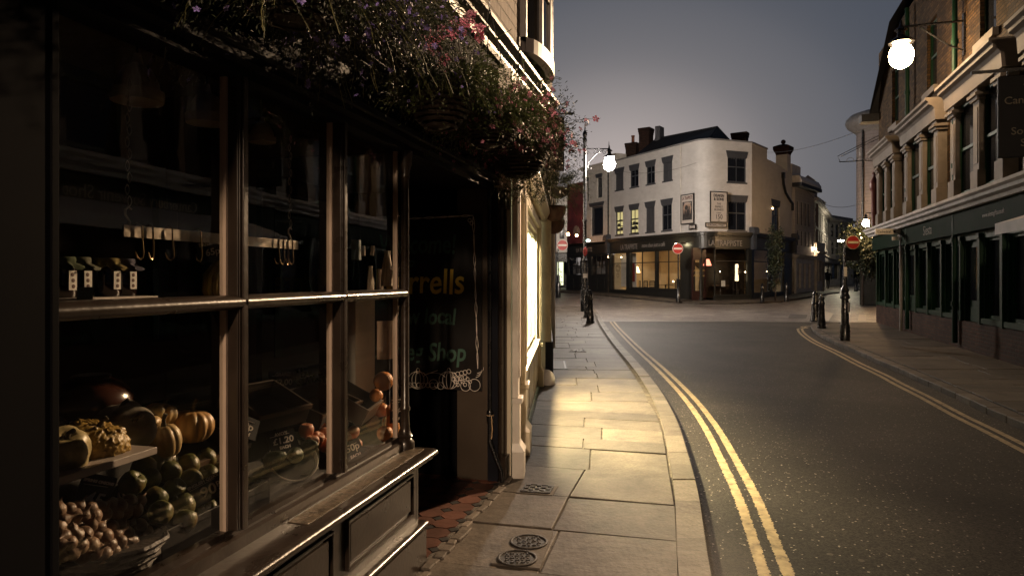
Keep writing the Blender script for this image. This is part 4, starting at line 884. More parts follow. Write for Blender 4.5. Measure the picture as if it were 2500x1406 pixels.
# ============================================================ GUILDHALL STREET (right of the cafe)
s5 = Fr(20.1, 48.7, a3)
e1 = thing('white_terrace_house', 'tall white weatherboarded house with dormer next to the corner cafe', 'building', (20.1,48.7,0), a3)
lE = 4.9
mb = MB(); hh = [(0.8+0.9*k,1.2+0.9*k,5.4,7.1) for k in range(4)] + [(0.8+0.9*k,1.2+0.9*k,3.9,5.0) for k in range(4)]
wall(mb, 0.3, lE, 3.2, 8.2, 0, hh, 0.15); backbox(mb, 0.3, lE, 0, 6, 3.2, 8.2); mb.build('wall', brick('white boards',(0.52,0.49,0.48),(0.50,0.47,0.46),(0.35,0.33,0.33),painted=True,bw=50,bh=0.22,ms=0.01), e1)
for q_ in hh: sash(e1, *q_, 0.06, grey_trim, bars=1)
mb = MB(); mb.mould([(-0.55,8.3),(0.4,8.3),(0.4,8.85),(-0.35,8.85),(-0.55,8.5)],0.0,lE); mb.box(0.6,2.6,0.3,2,8.85,9.8); mb.build('parapet', white_paint, e1)
mb = MB(); mb.mould([(-0.6,8.05),(0.1,8.05),(0.1,8.3),(-0.6,8.3)],-0.2,lE); mb.build('eaves', slate, e1)
mb = MB(); mb.mould([(-0.4,3.2),(0.0,3.2),(0.0,2.95),(-0.2,2.95)],0,lE); wall(mb,0.1,lE,0.2,2.95,-0.05,[(0.9,1.5,0.8,2.6),(2.1,2.7,0.8,2.6),(3.3,3.9,0.8,2.6)],0.2); mb.box(0.1,0.5,-0.15,0,0.2,2.95); mb.build('shopfront', white_paint, e1)
for a in (0.9,2.1,3.3): MB().box(a,a+0.6,0.1,0.14,0.8,2.6).build('window', dark_glass, e1)
e1b = thing('lit_cream_shop', 'small cream shopfront lit by a lamp between the white house and the stone terrace', 'shop', s5.w(lE,0,0.4), a3)
mb = MB(); wall(mb, 0.1, 2.3, -0.5, 3.9, -0.2, [(0.3,0.7,0.9,2.5),(0.9,1.4,0.9,2.5),(1.6,2.1,0,2.4)],0.2); backbox(mb,0.1,2.3,-0.2,3,-0.5,3.9); mb.mould([(-0.4,3.2),(-0.2,3.2),(-0.2,3.05),(-0.3,3.05)],0.1,2.3); mb.build('wall', cream_paint, e1b)
MB().box(0.3,0.7,-0.1,-0.06,0.9,2.5).box(0.9,1.4,-0.1,-0.06,0.9,2.5).build('window', dark_glass, e1b)
e2o = s5.w(lE+2.0, -0.5, 0)
mb = MB(); mb.box(0.1, 2.3, 0.3, 5, 3.9, 7.6); mb.build('upper_wall', red_brick, e1b)
a_e2 = math.atan2(17.1, 9.2); E2 = Fr(23.3, 52.6, a_e2); LE2 = 19.2
def terrace(fr, ln, name, label, nb, zt=7.75, shop=True):
    t = thing(name, label, 'building', (fr.o.x, fr.o.y, 0), fr.a)
    ws = []; bw = ln/nb
    for k in range(nb):
        x = (k+0.5)*bw; ws += [(x-0.42,x+0.42,5.7,7.1),(x-0.42,x+0.42,3.95,5.25)]
    shops = [((k+0.12)*bw*2,(k+0.88)*bw*2,1.45,3.0) for k in range(nb//2)]
    mb = MB(); wall(mb, 0, ln, 3.45, zt, 0, ws, 0.18); backbox(mb, 0, ln, 0, 7, 3.45, zt); wall(mb, 0, ln, -0.3, 3.45, -0.02, shops, 0.3)
    for z in (5.4, 3.5):
        mb.mould([(-0.12,z),(0,z),(0,z+0.12),(-0.12,z+0.12)],0,ln)
    mb.mould([(-0.3,zt-0.3),(0.0,zt-0.3),(0,zt),(-0.3,zt)],-0.2,ln); mb.box(0,ln,0.02,0.4,zt,zt+0.3)
    for k in range(8): mb.box(-0.05 if k%2 else -0.05,0.3 if k%2 else 0.5,-0.05,0.0,3.7+k*0.45,4.0+k*0.45)
    for k in range(nb+1): mb.box(k*bw-0.09,k*bw+0.09,-0.08,0,3.65,5.4)
    mb.build('stone_wall', stone, t)
    for q_ in ws: sash(t, *q_, 0.08, grey_trim, bars=0)
    m = MB(); m.mould([(-0.25,3.0),(0.0,3.0),(0.0,3.45),(-0.3,3.45),(-0.25,3.35)],0,ln); m.build('shop_fascia', pm('faded fascia',(0.11,0.10,0.10),0.5,0.3,2), t)
    m = MB(); m.mould([(-0.36,3.45),(0,3.45),(0,3.52),(-0.36,3.52)],0,ln); m.build('cornice', pm('pale cornice',(0.5,0.45,0.4),0.6), t)
    for q_ in shops: sash(t, *q_, 0.15, dark_shop, bars=2, rail=False, glass=dark_glass)
    return t
e2 = terrace(E2, LE2, 'stone_terrace', 'long dark stone terrace with rows of sash windows receding down the side street', 8)
for x, w_, h_ in ((4.0,1.2,1.5),(6.2,0.7,1.0),(16,1.0,0.9)):
    m = MB(); m.box(x,x+w_,0.3,1.3,7.75,7.75+h_+0.3); m.mould([(0.2,7.75+h_+0.3),(1.4,7.75+h_+0.3),(0.8,7.75+h_+0.8)],x-0.05,x+w_+0.05); m.build('chimney', stone, e2)
pE = E2.w(LE2,0,0); dE = Vector((35.6-pE.x, 72.6-pE.y)); E3 = Fr(pE.x, pE.y, math.atan2(dE.y, dE.x)); e3 = terrace(E3, 6.3, 'stone_terrace', 'curved end of the stone terrace with warm light on its far windows', 5, 7.7)
# far end of the street
for i, (x0, x1, Y, h_, mt, lb) in enumerate(((40,47,92,7.0,red_brick,'red brick house with white windows closing the far end of the side street'),(47.2,56,90,7.6,slate,'dark gabled shop at the far end of the side street, behind the tree'),(33,39.8,95,6.5,stone,'dim stone shop closing the side street beside the terrace'))):
    t = thing('distant_shop', lb, 'building', (x0, Y, zg(Y)-0.1))
    w_ = x1-x0; ws = [(0.8+k*2.2,1.9+k*2.2,4.1,5.8) for k in range(int(w_/2.3))]
    m = MB(); wall(m,0,w_,3.2,h_,0,ws,0.1); backbox(m,0,w_,0,6,0,h_); m.build('wall', mt, t)
    for q_ in ws: sash(t, *q_, 0.03, white_paint, bars=1)
    m = MB(); m.box(0,w_,-0.3,0,2.9,3.2); m.box(0,w_,-0.05,0,0,0.5); m.build('shop_canopy', white_paint if i == 0 else dark_shop, t)
    MB().box(0.1,w_-0.1,-0.02,0.02,0.5,2.9).build('shop_window', dark_glass, t)
    if i < 2:
        m = MB()
        for k in range(3): a = 0.6+k*2.1+i; m.box(a,a+1.0,-0.06,-0.03,1.1,2.4 if k%2 else 1.8)
        m.build('lit_window', emat('distant shop light',(0.85,0.75,0.35),0.20), t)
# ============================================================ TURRET HOUSE behind the brick terrace
q = P(2130, 400, 31)
tur = thing('turret_house', 'pale rounded turret house rising behind the brick terrace at the corner', 'building', (21.4, 40, 0), -0.48)
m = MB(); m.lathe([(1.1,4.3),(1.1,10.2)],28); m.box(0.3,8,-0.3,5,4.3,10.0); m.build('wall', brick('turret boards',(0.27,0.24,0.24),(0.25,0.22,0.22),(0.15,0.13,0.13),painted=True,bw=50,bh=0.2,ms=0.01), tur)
m = MB(); m.box(-0.9,8,-1.3,5,0.0,4.2); m.box(-1.05,8,-1.5,0,3.4,4.3); m.build('shopfront', dark_shop, tur)
m = MB(); m.lathe([(1.11,10.0),(1.2,10.1),(1.6,10.4),(1.7,10.65),(1.66,10.85),(1.4,11.1),(0.8,11.3),(0.01,11.4)],28); m.build('cornice', lead, tur, smooth='auto')
m = MB(); m.tube([(-0.75,-0.95,4.3),(-0.75,-0.95,10.1)],0.06,8); m.build('rainwater_pipe', cast_iron, tur)
# ============================================================ BRICK TERRACE ON THE RIGHT
FO = (12.6, 23.45); aF = math.atan2(-0.9511, -0.309); FF = Fr(FO[0], FO[1], aF)
fb = thing('brick_terrace', 'long dark brick terrace on the right with cream pilastered bays over green shopfronts', 'building', (FO[0], FO[1], 0), aF)
LF = 27.5
fX = lambda px, c=0.0: FF.loc(px, 400, c)[0]
ups = []                                      # upper sash openings high in the brick
for (px, wd) in ((2186,0.9),(2275,0.9),(2412,0.9)): xc = fX(px); ups.append((xc-wd/2, xc+wd/2, 6.25, 8.0))
xc = ups[-1][1]
while xc < LF-2: ups.append((xc+1.9, xc+2.8, 6.25, 8.0)); xc += 2.8
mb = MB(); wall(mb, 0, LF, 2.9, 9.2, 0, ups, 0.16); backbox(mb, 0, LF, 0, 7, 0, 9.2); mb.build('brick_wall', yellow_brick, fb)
for q_ in ups:
    w = sash(fb, *q_, 0.08, green_paint, bars=0); MB().box(q_[0]-0.12,q_[1]+0.12,-0.1,0.02,q_[2]-0.16,q_[2]-0.01).build('sill', bay_paint, w)
# roof hip with cresting, gables with bargeboards
m = MB(); m.add([(-0.3,-0.3,7.0),(-0.3,7,7.0),(1.6,3.5,10.6),(LF,3.5,11.8),(LF,-0.3,9.2),(3.2,-0.3,9.2),(1.3,0.3,9.7),(2.6,0.3,9.9),(3.2,3.5,11.6)],[(0,1,2,6),(0,6,7,5),(6,2,8,7),(5,7,8,3,4)]); m.mould([(-0.55,6.9),(0.05,6.9),(0.05,7.15),(-0.55,7.15)],-0.45,0.1); m.build('roof', slate, fb)
m = MB()
for k in range(5):
    x = 1.25+k*0.28; m.box(x-0.02,x+0.02,0.28,0.32,9.65,9.95); m.obox((x,0.3,9.98),(0.13,0.03,0.13),0,0,math.radians(45)); m.obox((x+0.14,0.3,9.82),(0.07,0.03,0.07),0,0,math.radians(45))
m.box(1.15,2.6,0.27,0.33,9.62,9.72); m.build('ridge_cresting', cast_iron, fb)
for px in (2300, 2700):
    xg = fX(px, -0.3) if px < 2500 else 13.5
    m = MB(); m.prism_y([(xg-1.4,8.3),(xg-1.2,8.2),(xg,11.3),(xg+1.2,8.2),(xg+1.4,8.3),(xg,11.8)], -0.35, -0.2); m.build('bargeboard', green_paint, fb)
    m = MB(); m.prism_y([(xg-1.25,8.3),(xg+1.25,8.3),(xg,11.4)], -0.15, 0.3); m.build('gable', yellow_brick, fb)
# bays
bayspx = [(2146,2203),(2213,2318),(2333,2500)]
pils = [[fX(p_) for p_ in q_] for q_ in ([2160,2180,2200],[2232,2270,2308],[2352,2412,2476])]
for k_ in range(3): x_ = pils[-1][-1]+1.3; pils.append([x_, x_+1.45, x_+2.9])
pils = [q_ for q_ in pils if q_[-1] < LF-0.5]; bays = [(q_[0]-0.3, q_[-1]+0.3) for q_ in pils]
for bi, (a, b) in enumerate(bays):
    ent = MB(); ent.mould([(-0.28,5.2),(0.0,5.2),(0.0,5.72),(-0.48,5.72),(-0.48,5.66),(-0.42,5.62),(-0.42,5.56),(-0.34,5.52),(-0.30,5.46)], a, b)
    ent.build('bay_cornice', bay_paint, fb)
    pos = pils[bi]
    pw = 0.34
    for p in pos:
        m = MB(); m.box(p-pw/2,p+pw/2,-0.2,0.0,3.62,4.98).box(p-pw/2-0.04,p+pw/2+0.04,-0.24,0,3.2,3.62).box(p-pw/2-0.05,p+pw/2+0.05,-0.25,0,4.98,5.05).box(p-pw/2-0.09,p+pw/2+0.09,-0.29,0,5.05,5.12).box(p-pw/2-0.04,p+pw/2+0.04,-0.24,0,5.12,5.2)
        m.box(p-pw/2+0.05,p+pw/2-0.05,-0.215,-0.2,3.75,4.85)
        m.build('pilaster', bay_paint, fb, bevel=0.006)
    for p, q_ in zip(pos[:-1], pos[1:]):
        sash(fb, p+pw/2, q_-pw/2, 3.28, 5.2, -0.1, green_paint, bars=0, t=0.07)
# rainwater pipes
for px in (2211, 2326):
    x = fX(px, -0.2); m = MB(); m.tube([(x,-0.16,0.1),(x,-0.16,9.0)],0.055,10)
    for z in (0.9,2.3,3.9,5.2,6.6): m.lathe([(0.075,z),(0.075,z+0.1)],10,(x,-0.16,0))
    m.build('rainwater_pipe', green_paint, fb, smooth='auto')
# shop cornice, fascia, ground-floor shopfronts
m = MB(); m.mould([(-0.30,2.92),(0,2.92),(0,3.2),(-0.46,3.18),(-0.46,3.12),(-0.40,3.08),(-0.40,3.02),(-0.32,2.98)], -0.2, LF); m.build('shop_cornice', stone, fb)
m = MB(); m.box(0, LF, -0.2, 0.0, 2.45, 2.92); m.build('shop_fascia', pm('matt green fascia',(0.003,0.013,0.007),0.7,0.25,5,spec=0.04), fb)
x = 0.1; k = 0; m = MB(); holes = []
cuts = [0.1]; pilx = [fX(2211,-0.2)-0.0, fX(2326,-0.2)]
while x < LF-1.2:
    w_ = 1.15 if k % 3 else 1.35; holes.append((x+0.28, x+w_, 0.72 if k % 4 != 3 else 0.12, 2.3)); x += w_+0.05; k += 1
wall(m, 0, LF, 0.6, 2.45, -0.05, [h for h in holes if h[2] > 0.5] + [(h[0],h[1],0.6,h[3]) for h in holes if h[2] < 0.5], 0.2)
for h in holes: m.box(h[0]-0.2,h[0]-0.08,-0.12,-0.05,0.6,2.4); m.box(h[0]-0.22,h[0]-0.06,-0.14,-0.05,2.3,2.4)
m.build('shopfront', green_paint, fb)
m = MB(); m.box(0, LF, -0.08, 0.0, -0.05, 0.6); m.build('brick_plinth', brick('plinth brick',(0.06,0.028,0.02),(0.03,0.015,0.012),(0.03,0.025,0.02)), fb)
for h in holes:
    if h[2] > 0.5: sash(fb, h[0], h[1], h[2], h[3], 0.02, green_paint, bars=0, rail=False, t=0.06, sill=0.12, sill_m=green_paint)
    else: 
        d_ = MB().box(h[0],h[1],0.04,0.1,0.05,2.3).box(h[0]+0.1,h[1]-0.1,0.02,0.04,0.2,0.9).build('door', green_paint, fb); MB().box(h[0]+0.12,h[1]-0.12,0.015,0.04,1.05,2.15).build('pane', dark_glass, d_)
dim = pm('dim gilt lettering',(0.06,0.05,0.03),0.6)
text('Siesta', 0.34, dim, fb, (fX(2265,-0.2),-0.206,2.68), name='shop_lettering'); text('www.siestagifts.co.uk', 0.13, dim, fb, (fX(2425,-0.2),-0.206,2.70), name='shop_lettering')
text('A fine wine shop', 0.18, dim, fb, (fX(2190,-0.2),-0.206,2.68), name='shop_lettering')
# souvenir shop opposite (seen reflected): light canopy edge and lettering
gx = 16.5
text('Canterbury Souvenir Shop', 0.26, pm('souvenir lettering',(0.42,0.33,0.22),0.5), fb, (gx+0.8,-0.206,2.68), name='shop_lettering')
m = MB(); m.mould([(-1.1,2.30),(-0.1,2.62),(-0.1,2.56),(-1.1,2.14)], gx-2.0, gx+5.0); m.build('awning', pm('pale awning cloth',(0.42,0.40,0.42),0.7), fb)
for k in (-1.5, 2.4):   # white surrounds of first floor windows near the camera
    sash(fb, gx+k, gx+k+1.1, 3.6, 5.0, -0.06, white_paint, bars=0, t=0.1)
hs = thing('hanging_shop_sign', 'dark hanging sign of the Canterbury Souvenir Shop at the right edge, on the brick terrace', 'sign', FF.w(fX(2520,-0.7), -0.70, 3.85), aF+math.radians(90))
MB().box(-0.42,0.42,-0.03,0.03,-0.62,0.55).build('board', pm('sign black',(0.003,0.003,0.004),0.6,spec=0.15), hs, bevel=0.01); m = MB(); m.box(-0.75,0.55,-0.02,0.02,0.62,0.66); m.tube([(-0.3,0,0.64),(-0.3,0,0.55)],0.01,6); m.tube([(0.3,0,0.64),(0.3,0,0.55)],0.01,6); m.build('bracket', cast_iron, hs)
for s_, z_ in (('The',0.36),('Canterbury',0.19),('Souvenir',-0.25),('Shop',-0.42)):
    for yy_, rz_ in ((-0.033, 0.0), (0.033, math.pi)): text(s_, 0.15, dim, hs, (0, yy_, z_), rot=(math.radians(90),0,rz_))
# red finial post and bracket on the corner, flower box
rp_ = thing('red_corner_post', 'dark red turned post with ball finial on the corner of the brick terrace', 'ornament', FF.w(-0.25,-0.1,3.2), aF)
m = MB(); m.lathe([(0.10,0),(0.09,0.1),(0.09,1.3),(0.15,1.4),(0.15,1.65),(0.05,1.8),(0.04,1.85),(0.07,1.95),(0.02,2.05),(0.001,2.1)],10); m.build('post', pm('oxblood paint',(0.09,0.015,0.012),0.5), rp_, smooth='auto')
sb = thing('sign_bracket', 'empty wrought iron sign bracket jutting over the street from the terrace corner', 'bracket', FF.w(0.0,0.0,5.55), aF)
m = MB(); m.tube([(0.1,0,0),(0.1,-1.25,0)],0.018,6); m.tube([(0.1,0,0.75),(0.1,-1.2,0.18)],0.012,6); m.tube([(0.1,0,0.85),(0.1,-1.3,0.2),(0.1,-1.22,0.0)],0.012,6); m.tube([(0.1,-0.6,0),(0.1,-0.6,0.42)],0.01,6)
for y0 in (-0.9,-0.6,-0.3):
    m.tube([(0.1,y0+0.12*math.cos(t),0.13*math.sin(t)) for t in [k*math.pi/8 for k in range(9)]],0.008,5)
m.build('ironwork', cast_iron, sb)

# ============================================================ STREET LAMPS
lampmat = emat('street lamp globe', (1.0, 0.87, 0.74), 1500)
lampmat2 = emat('wall lamp globe', (1.0, 0.66, 0.34), 170)
def lantern(parent, c, r, mat):
    x, y, z = c; m = MB(); m.ball((x,y,z), (r,r,r*1.15), 16, 10); m.build('glowing_globe', mat, parent, smooth=True)
    m = MB(); m.lathe([(r*0.9,z+r*1.02),(r*1.05,z+r*1.1),(r*0.9,z+r*1.35),(r*0.35,z+r*1.7),(r*0.28,z+r*2.1),(r*0.55,z+r*2.25),(r*0.15,z+r*2.6),(0.01,z+r*3.2)],14,(x,y,0)); m.build('lantern_cap', cast_iron, parent, smooth='auto')
b0 = G(1428, 760); sl_ = thing('street_lamp', 'tall black street lamp with glowing globe on a scrolled arm beside the left bollards', 'street lamp', (b0.x, b0.y, -0.02))
m = MB(); m.lathe([(0.20,0),(0.20,0.9),(0.17,1.0),(0.15,1.05),(0.17,1.1),(0.15,1.2),(0.14,2.2),(0.13,2.3),(0.15,2.36),(0.085,2.45),(0.08,4.1),(0.11,4.15),(0.11,4.2),(0.075,4.25),(0.07,7.7),(0.10,7.75),(0.10,7.9),(0.07,7.95),(0.11,8.1),(0.09,8.2),(0.03,8.3),(0.001,8.65)],16); m.build('pole', cast_iron, sl_, smooth='auto')
m = MB(); m.tube([(0,0,7.45),(1.1,0,7.45)],0.028,8)
def scroll(c, r, turns, a0, sgn=1, n=22): return [(c[0]+r*(1-k/n*0.8)*math.cos(a0+sgn*k/n*turns*2*math.pi), c[1], c[2]+r*(1-k/n*0.8)*math.sin(a0+sgn*k/n*turns*2*math.pi)) for k in range(n+1)]
m.tube([(0.08,0,6.45),(0.2,0,6.85),(0.5,0,7.2),(0.85,0,7.4)],0.018,6); m.tube(scroll((0.2,0,6.55),0.12,1.2,3.1),0.012,6); m.tube(scroll((0.5,0,7.28),0.14,1.2,0),0.012,6); m.tube(scroll((0.9,0,7.3),0.1,1.2,2),0.012,6)
m.tube([(1.1,0,7.45),(1.1,0,7.8)],0.03,8,0.005); m.tube([(1.1,0,7.5),(1.1,0,7.3)],0.04,8); m.build('scrolled_arm', cast_iron, sl_)
lantern(sl_, (1.12,0,6.75), 0.27, lampmat)
MB().box(-0.1,0.1,-0.17,-0.14,1.55,1.75).build('sticker', chalk, sl_); MB().ball((0.0,-0.12,2.75),(0.1,0.03,0.2),10,8).build('red_disc', pm('red disc',(0.25,0.02,0.02),0.5), sl_)
MB().ball((0.14,-0.05,3.25),(0.10,0.05,0.06),10,8).build('traffic_light_lens', emat('green-white signal light',(0.6,0.95,0.85),9), sl_)
# wall lamp on the brick terrace
wx = fX(2326,-0.2)+0.12; wl_ = thing('wall_street_lamp', 'large glowing wall lamp on an iron arm from the brick terrace, upper right', 'street lamp', FF.w(wx,0,0), aF)
m = MB(); m.tube([(0,0,7.05),(0,-1.22,7.05)],0.028,8); m.tube([(0,0,6.4),(0,-0.3,6.55),(0,-0.85,7.0)],0.018,6); m.box(-0.06,0.06,-0.04,0,6.3,7.2); m.tube([(0,-1.22,7.06),(0,-1.22,6.9)],0.03,6); m.build('bracket_arm', cast_iron, wl_)
lantern(wl_, (0,-1.22,6.42), 0.25, lampmat2)
ld = bpy.data.lights.new('added_shop_beam', 'SPOT'); ld.energy = 16000; ld.color = (1.0, 0.68, 0.40); ld.spot_size = math.radians(20); ld.spot_blend = 0.55; ld.shadow_soft_size = 0.10  # spot added beside the wall lamp to brighten the greengrocer's window
lo = bpy.data.objects.new('added_shop_beam', ld); COL.objects.link(lo); lp = FF.w(wx, -1.55, 6.35); lo.location = lp; lo.rotation_euler = (Vector((-0.85, 2.85, 1.40)) - lp).to_track_quat('-Z', 'Y').to_euler()
# the next lamp of the street stands behind the camera and lights the greengrocer's front
bk = thing('street_lamp', 'black street lamp with a glowing globe standing farther back along the street', 'street lamp', (-1.5, -12.0, 0.0))
m = MB(); m.lathe([(0.15,0),(0.14,0.9),(0.08,1.2),(0.06,6.3),(0.03,6.5)],12); m.build('pole', cast_iron, bk, smooth='auto')
lantern(bk, (0,0,6.85), 0.25, emat('rear lamp globe',(1.0,0.70,0.45),2100))
b2 = P(2114, 545, 36.5); fl_ = thing('wall_street_lamp', 'distant glowing wall lamp on the turret house above the tree', 'street lamp', (b2.x, b2.y, 0))
m = MB(); m.tube([(0,0,b2.z+0.55),(0.9,0,b2.z+0.55)],0.03,6); m.build('bracket_arm', cast_iron, fl_); lantern(fl_, (0,0,b2.z), 0.17, emat('far lamp globe',(1.0,0.60,0.28),420))
b2 = Vector((29.5, 62, 4.7)); fl2 = thing('street_lamp', 'far lamp post with pale strip light behind the right no entry sign', 'street lamp', (28.9, 60, zg(60)))
m = MB(); m.lathe([(0.08,0),(0.05,0.5),(0.04,4.0)],8); m.build('pole', cast_iron, fl2); m = MB(); m.obox((0.3,0,4.1),(1.0,0.2,0.14)); m.build('glowing_head', emat('strip lamp',(1.0,0.88,0.6),170), fl2)
q = P(1985, 606, 52.2); t = thing('wall_lamp', 'small warm wall lamp lighting the cream shop and the stone terrace', 'wall lamp', (q.x, q.y, q.z))
MB().ball((0,0,0),0.09,12,8).build('globe', emat('side street lamp globe',(1.0,0.72,0.45),190), t, smooth=True); m = MB(); m.lathe([(0.11,0.09),(0.05,0.17),(0.01,0.2)],10); m.tube([(0,0,0.18),(-0.1,0.3,0.25)],0.015,6); m.build('cap', cast_iron, t)
# ============================================================ BOLLARDS, POLES AND SIGNS
def bollard(loc, label, group='cast iron bollards'):
    t = thing('bollard', label, 'bollard', loc, 0, group)
    m = MB(); m.lathe([(0.145,0),(0.145,0.06),(0.125,0.08),(0.12,0.28),(0.105,0.32),(0.085,0.78),(0.10,0.80),(0.10,0.83),(0.075,0.86),(0.07,0.94),(0.095,0.96),(0.095,0.99),(0.065,1.02),(0.05,1.08),(0.02,1.13),(0.001,1.14)],14); m.build('post', cast_iron, t, smooth='auto'); return t
bl = bollard(G(1441,789), 'black cast iron bollard, nearest of the two standing before the left street lamp')
dup(bl, G(1434,774), label='black cast iron bollard, farther of the two standing before the left street lamp')
dup(bl, G(2006,801), label='slim black bollard on the nose of the right pavement, left of the no entry pole', scale=0.92)
for px, py, Y, lb in ((1861,741,40.3,'black bollard before the right side of the corner cafe'),(1920,740,40.8,'black bollard at the right end of the corner cafe'),(1657,737,41.0,None)):
    if lb: q = P(px, py, Y); dup(bl, (q.x, q.y, zg(Y)), label=lb)
for i, (px, Y) in enumerate(((2090,52),(2098,54),(2109,46),(2112,46.5))): q = P(px, 700, Y); dup(bl, (q.x, Y, zg(Y)), label='dark bollard in the far side street, %s' % ['leftmost of the row by the tree','second of the row by the tree','left one of the near pair by the tree','right one of the near pair by the tree'][i])
q = G(1991,785); t = thing('bollard', 'stout tapering black bollard with a pale reflective strip beside the slim one', 'bollard', q, 0, 'cast iron bollards')
m = MB(); m.lathe([(0.19,0),(0.19,0.05),(0.17,0.08),(0.12,0.62),(0.14,0.64),(0.12,0.67),(0.10,0.95),(0.07,1.03),(0.02,1.07),(0.001,1.075)],16); m.build('post', cast_iron, t, smooth='auto'); MB().box(0.015,0.075,-0.115,-0.10,0.72,0.93).build('reflector', lead, t)
redsign = pm('no entry red',(0.42,0.028,0.02),0.45,0.08,5); whites = pm('sign white',(0.72,0.66,0.58),0.45,0.06,6); yellowbar = pm('sign bar',(0.72,0.60,0.36),0.45)
def no_entry(parent, c, D, bar=whites):
    R = Matrix.Rotation(math.radians(90),4,'X'); m = MB(); m.lathe([(0.001,0.02),(D/2,0.02),(D/2+0.006,0),(D/2,-0.02),(0.001,-0.02)],36,c,M=R); m.build('sign_rim', bar, parent)
    m = MB(); m.lathe([(0.001,0.0),(D/2*0.93,0.0),(D/2*0.93,0.004),(0.001,0.004)],36,(c[0],c[1]-0.022,c[2]),M=R); s = m.build('sign_face', redsign, parent)
    MB().box(c[0]-D*0.39,c[0]+D*0.39,c[1]-0.035,c[1]-0.027,c[2]-D*0.085,c[2]+D*0.085).build('white_bar', bar, parent)
q = G(2063,831); t = thing('no_entry_sign', 'no entry sign on a black banded pole on the right pavement corner', 'road sign', q)
m = MB(); m.lathe([(0.115,0),(0.115,0.36),(0.09,0.40),(0.08,1.0),(0.11,1.02),(0.11,1.08),(0.08,1.12),(0.085,1.2),(0.10,1.22),(0.06,1.30),(0.045,1.34),(0.045,1.7),(0.03,1.75),(0.03,2.5)],14); m.build('pole', cast_iron, t, smooth='auto')
no_entry(t, (0.14,-0.09,2.37), 0.325, yellowbar); MB().box(-0.02,0.33,-0.05,0.05,1.93,2.25).build('backing_box', cast_iron, t); MB().box(-0.05,0.02,-0.06,-0.04,1.55,1.78).build('parking_plate', whites, t); MB().box(0.01,0.07,-0.12,-0.10,0.7,0.92).build('parking_plate', lead, t)
q = P(1656, 738, 40.2); t = thing('no_entry_sign', 'no entry sign on a pole in front of the corner cafe', 'road sign', (q.x, q.y, zg(40.2)))
m = MB(); m.lathe([(0.13,0),(0.13,0.4),(0.10,0.45),(0.10,1.3),(0.12,1.35),(0.04,1.4),(0.04,3.3)],12); m.build('pole', cast_iron, t, smooth='auto'); no_entry(t, (-0.05,-0.08,P(1654,607,40.1).z-zg(40.2)), 0.62)
q = P(1363, 733, 44); t = thing('no_entry_sign', 'no entry sign at the far end of the left pavement, by the white shops', 'road sign', (q.x, q.y, zg(44)))
m = MB(); m.lathe([(0.16,0),(0.16,0.9),(0.10,1.0),(0.10,1.4),(0.04,1.5),(0.04,3.4)],12); m.build('pole', cast_iron, t, smooth='auto'); no_entry(t, (0.26,-0.08,P(1373,599,44).z-zg(44)), 0.70); MB().box(0.0,0.55,-0.05,0.05,2.3,2.85).build('backing_box', cast_iron, t)
q = G(2200,808); t = thing('direction_sign', 'white Cathedral finger sign on a slim post on the right pavement', 'direction sign', q)
m = MB(); m.lathe([(0.045,0),(0.045,3.05)],10); m.build('post', lead, t, smooth='auto')
MB().box(-0.74,0.0,-0.02,0.02,2.76,2.92).build('finger', whites, t); MB().box(-0.05,0.45,0.05,0.08,2.65,2.95).box(-0.22,-0.05,0.05,0.08,2.6,2.7).build('finger', whites, t)
text('Cathedral', 0.095, ink, t, (-0.5,-0.024,2.835)); m = MB(); m.lathe([(0.035,0),(0.035,0.004),(0.001,0.004)],14,(-0.2,-0.024,2.84),M=Matrix.Rotation(math.radians(90),4,'X')); m.build('cathedral_symbol', ink, t)
# cables
def cable(pts, r, label):
    m = MB(); P_ = []
    a, b, sag = pts
    for i in range(25):
        s = i/24; p = Vector(a)*(1-s)+Vector(b)*s; p.z -= sag*4*s*(1-s); P_.append(p)
    m.tube(P_, r, 5); return tag(m.build('overhead_cable', cast_iron), label, 'cable')
cable((P(1873,372,44.4), P(2150,298,23.6), 0.3), 0.010, 'thin cable slung from the cafe parapet to the brick terrace')
cable((P(1968,465,51), P(2120,490,31), 0.7), 0.012, 'thin cable slung across the side street below the turret')
cable((P(1480,410,49.8), P(1700,398,41.6), 0.5), 0.009, 'faint cable running along the upper cafe facade')
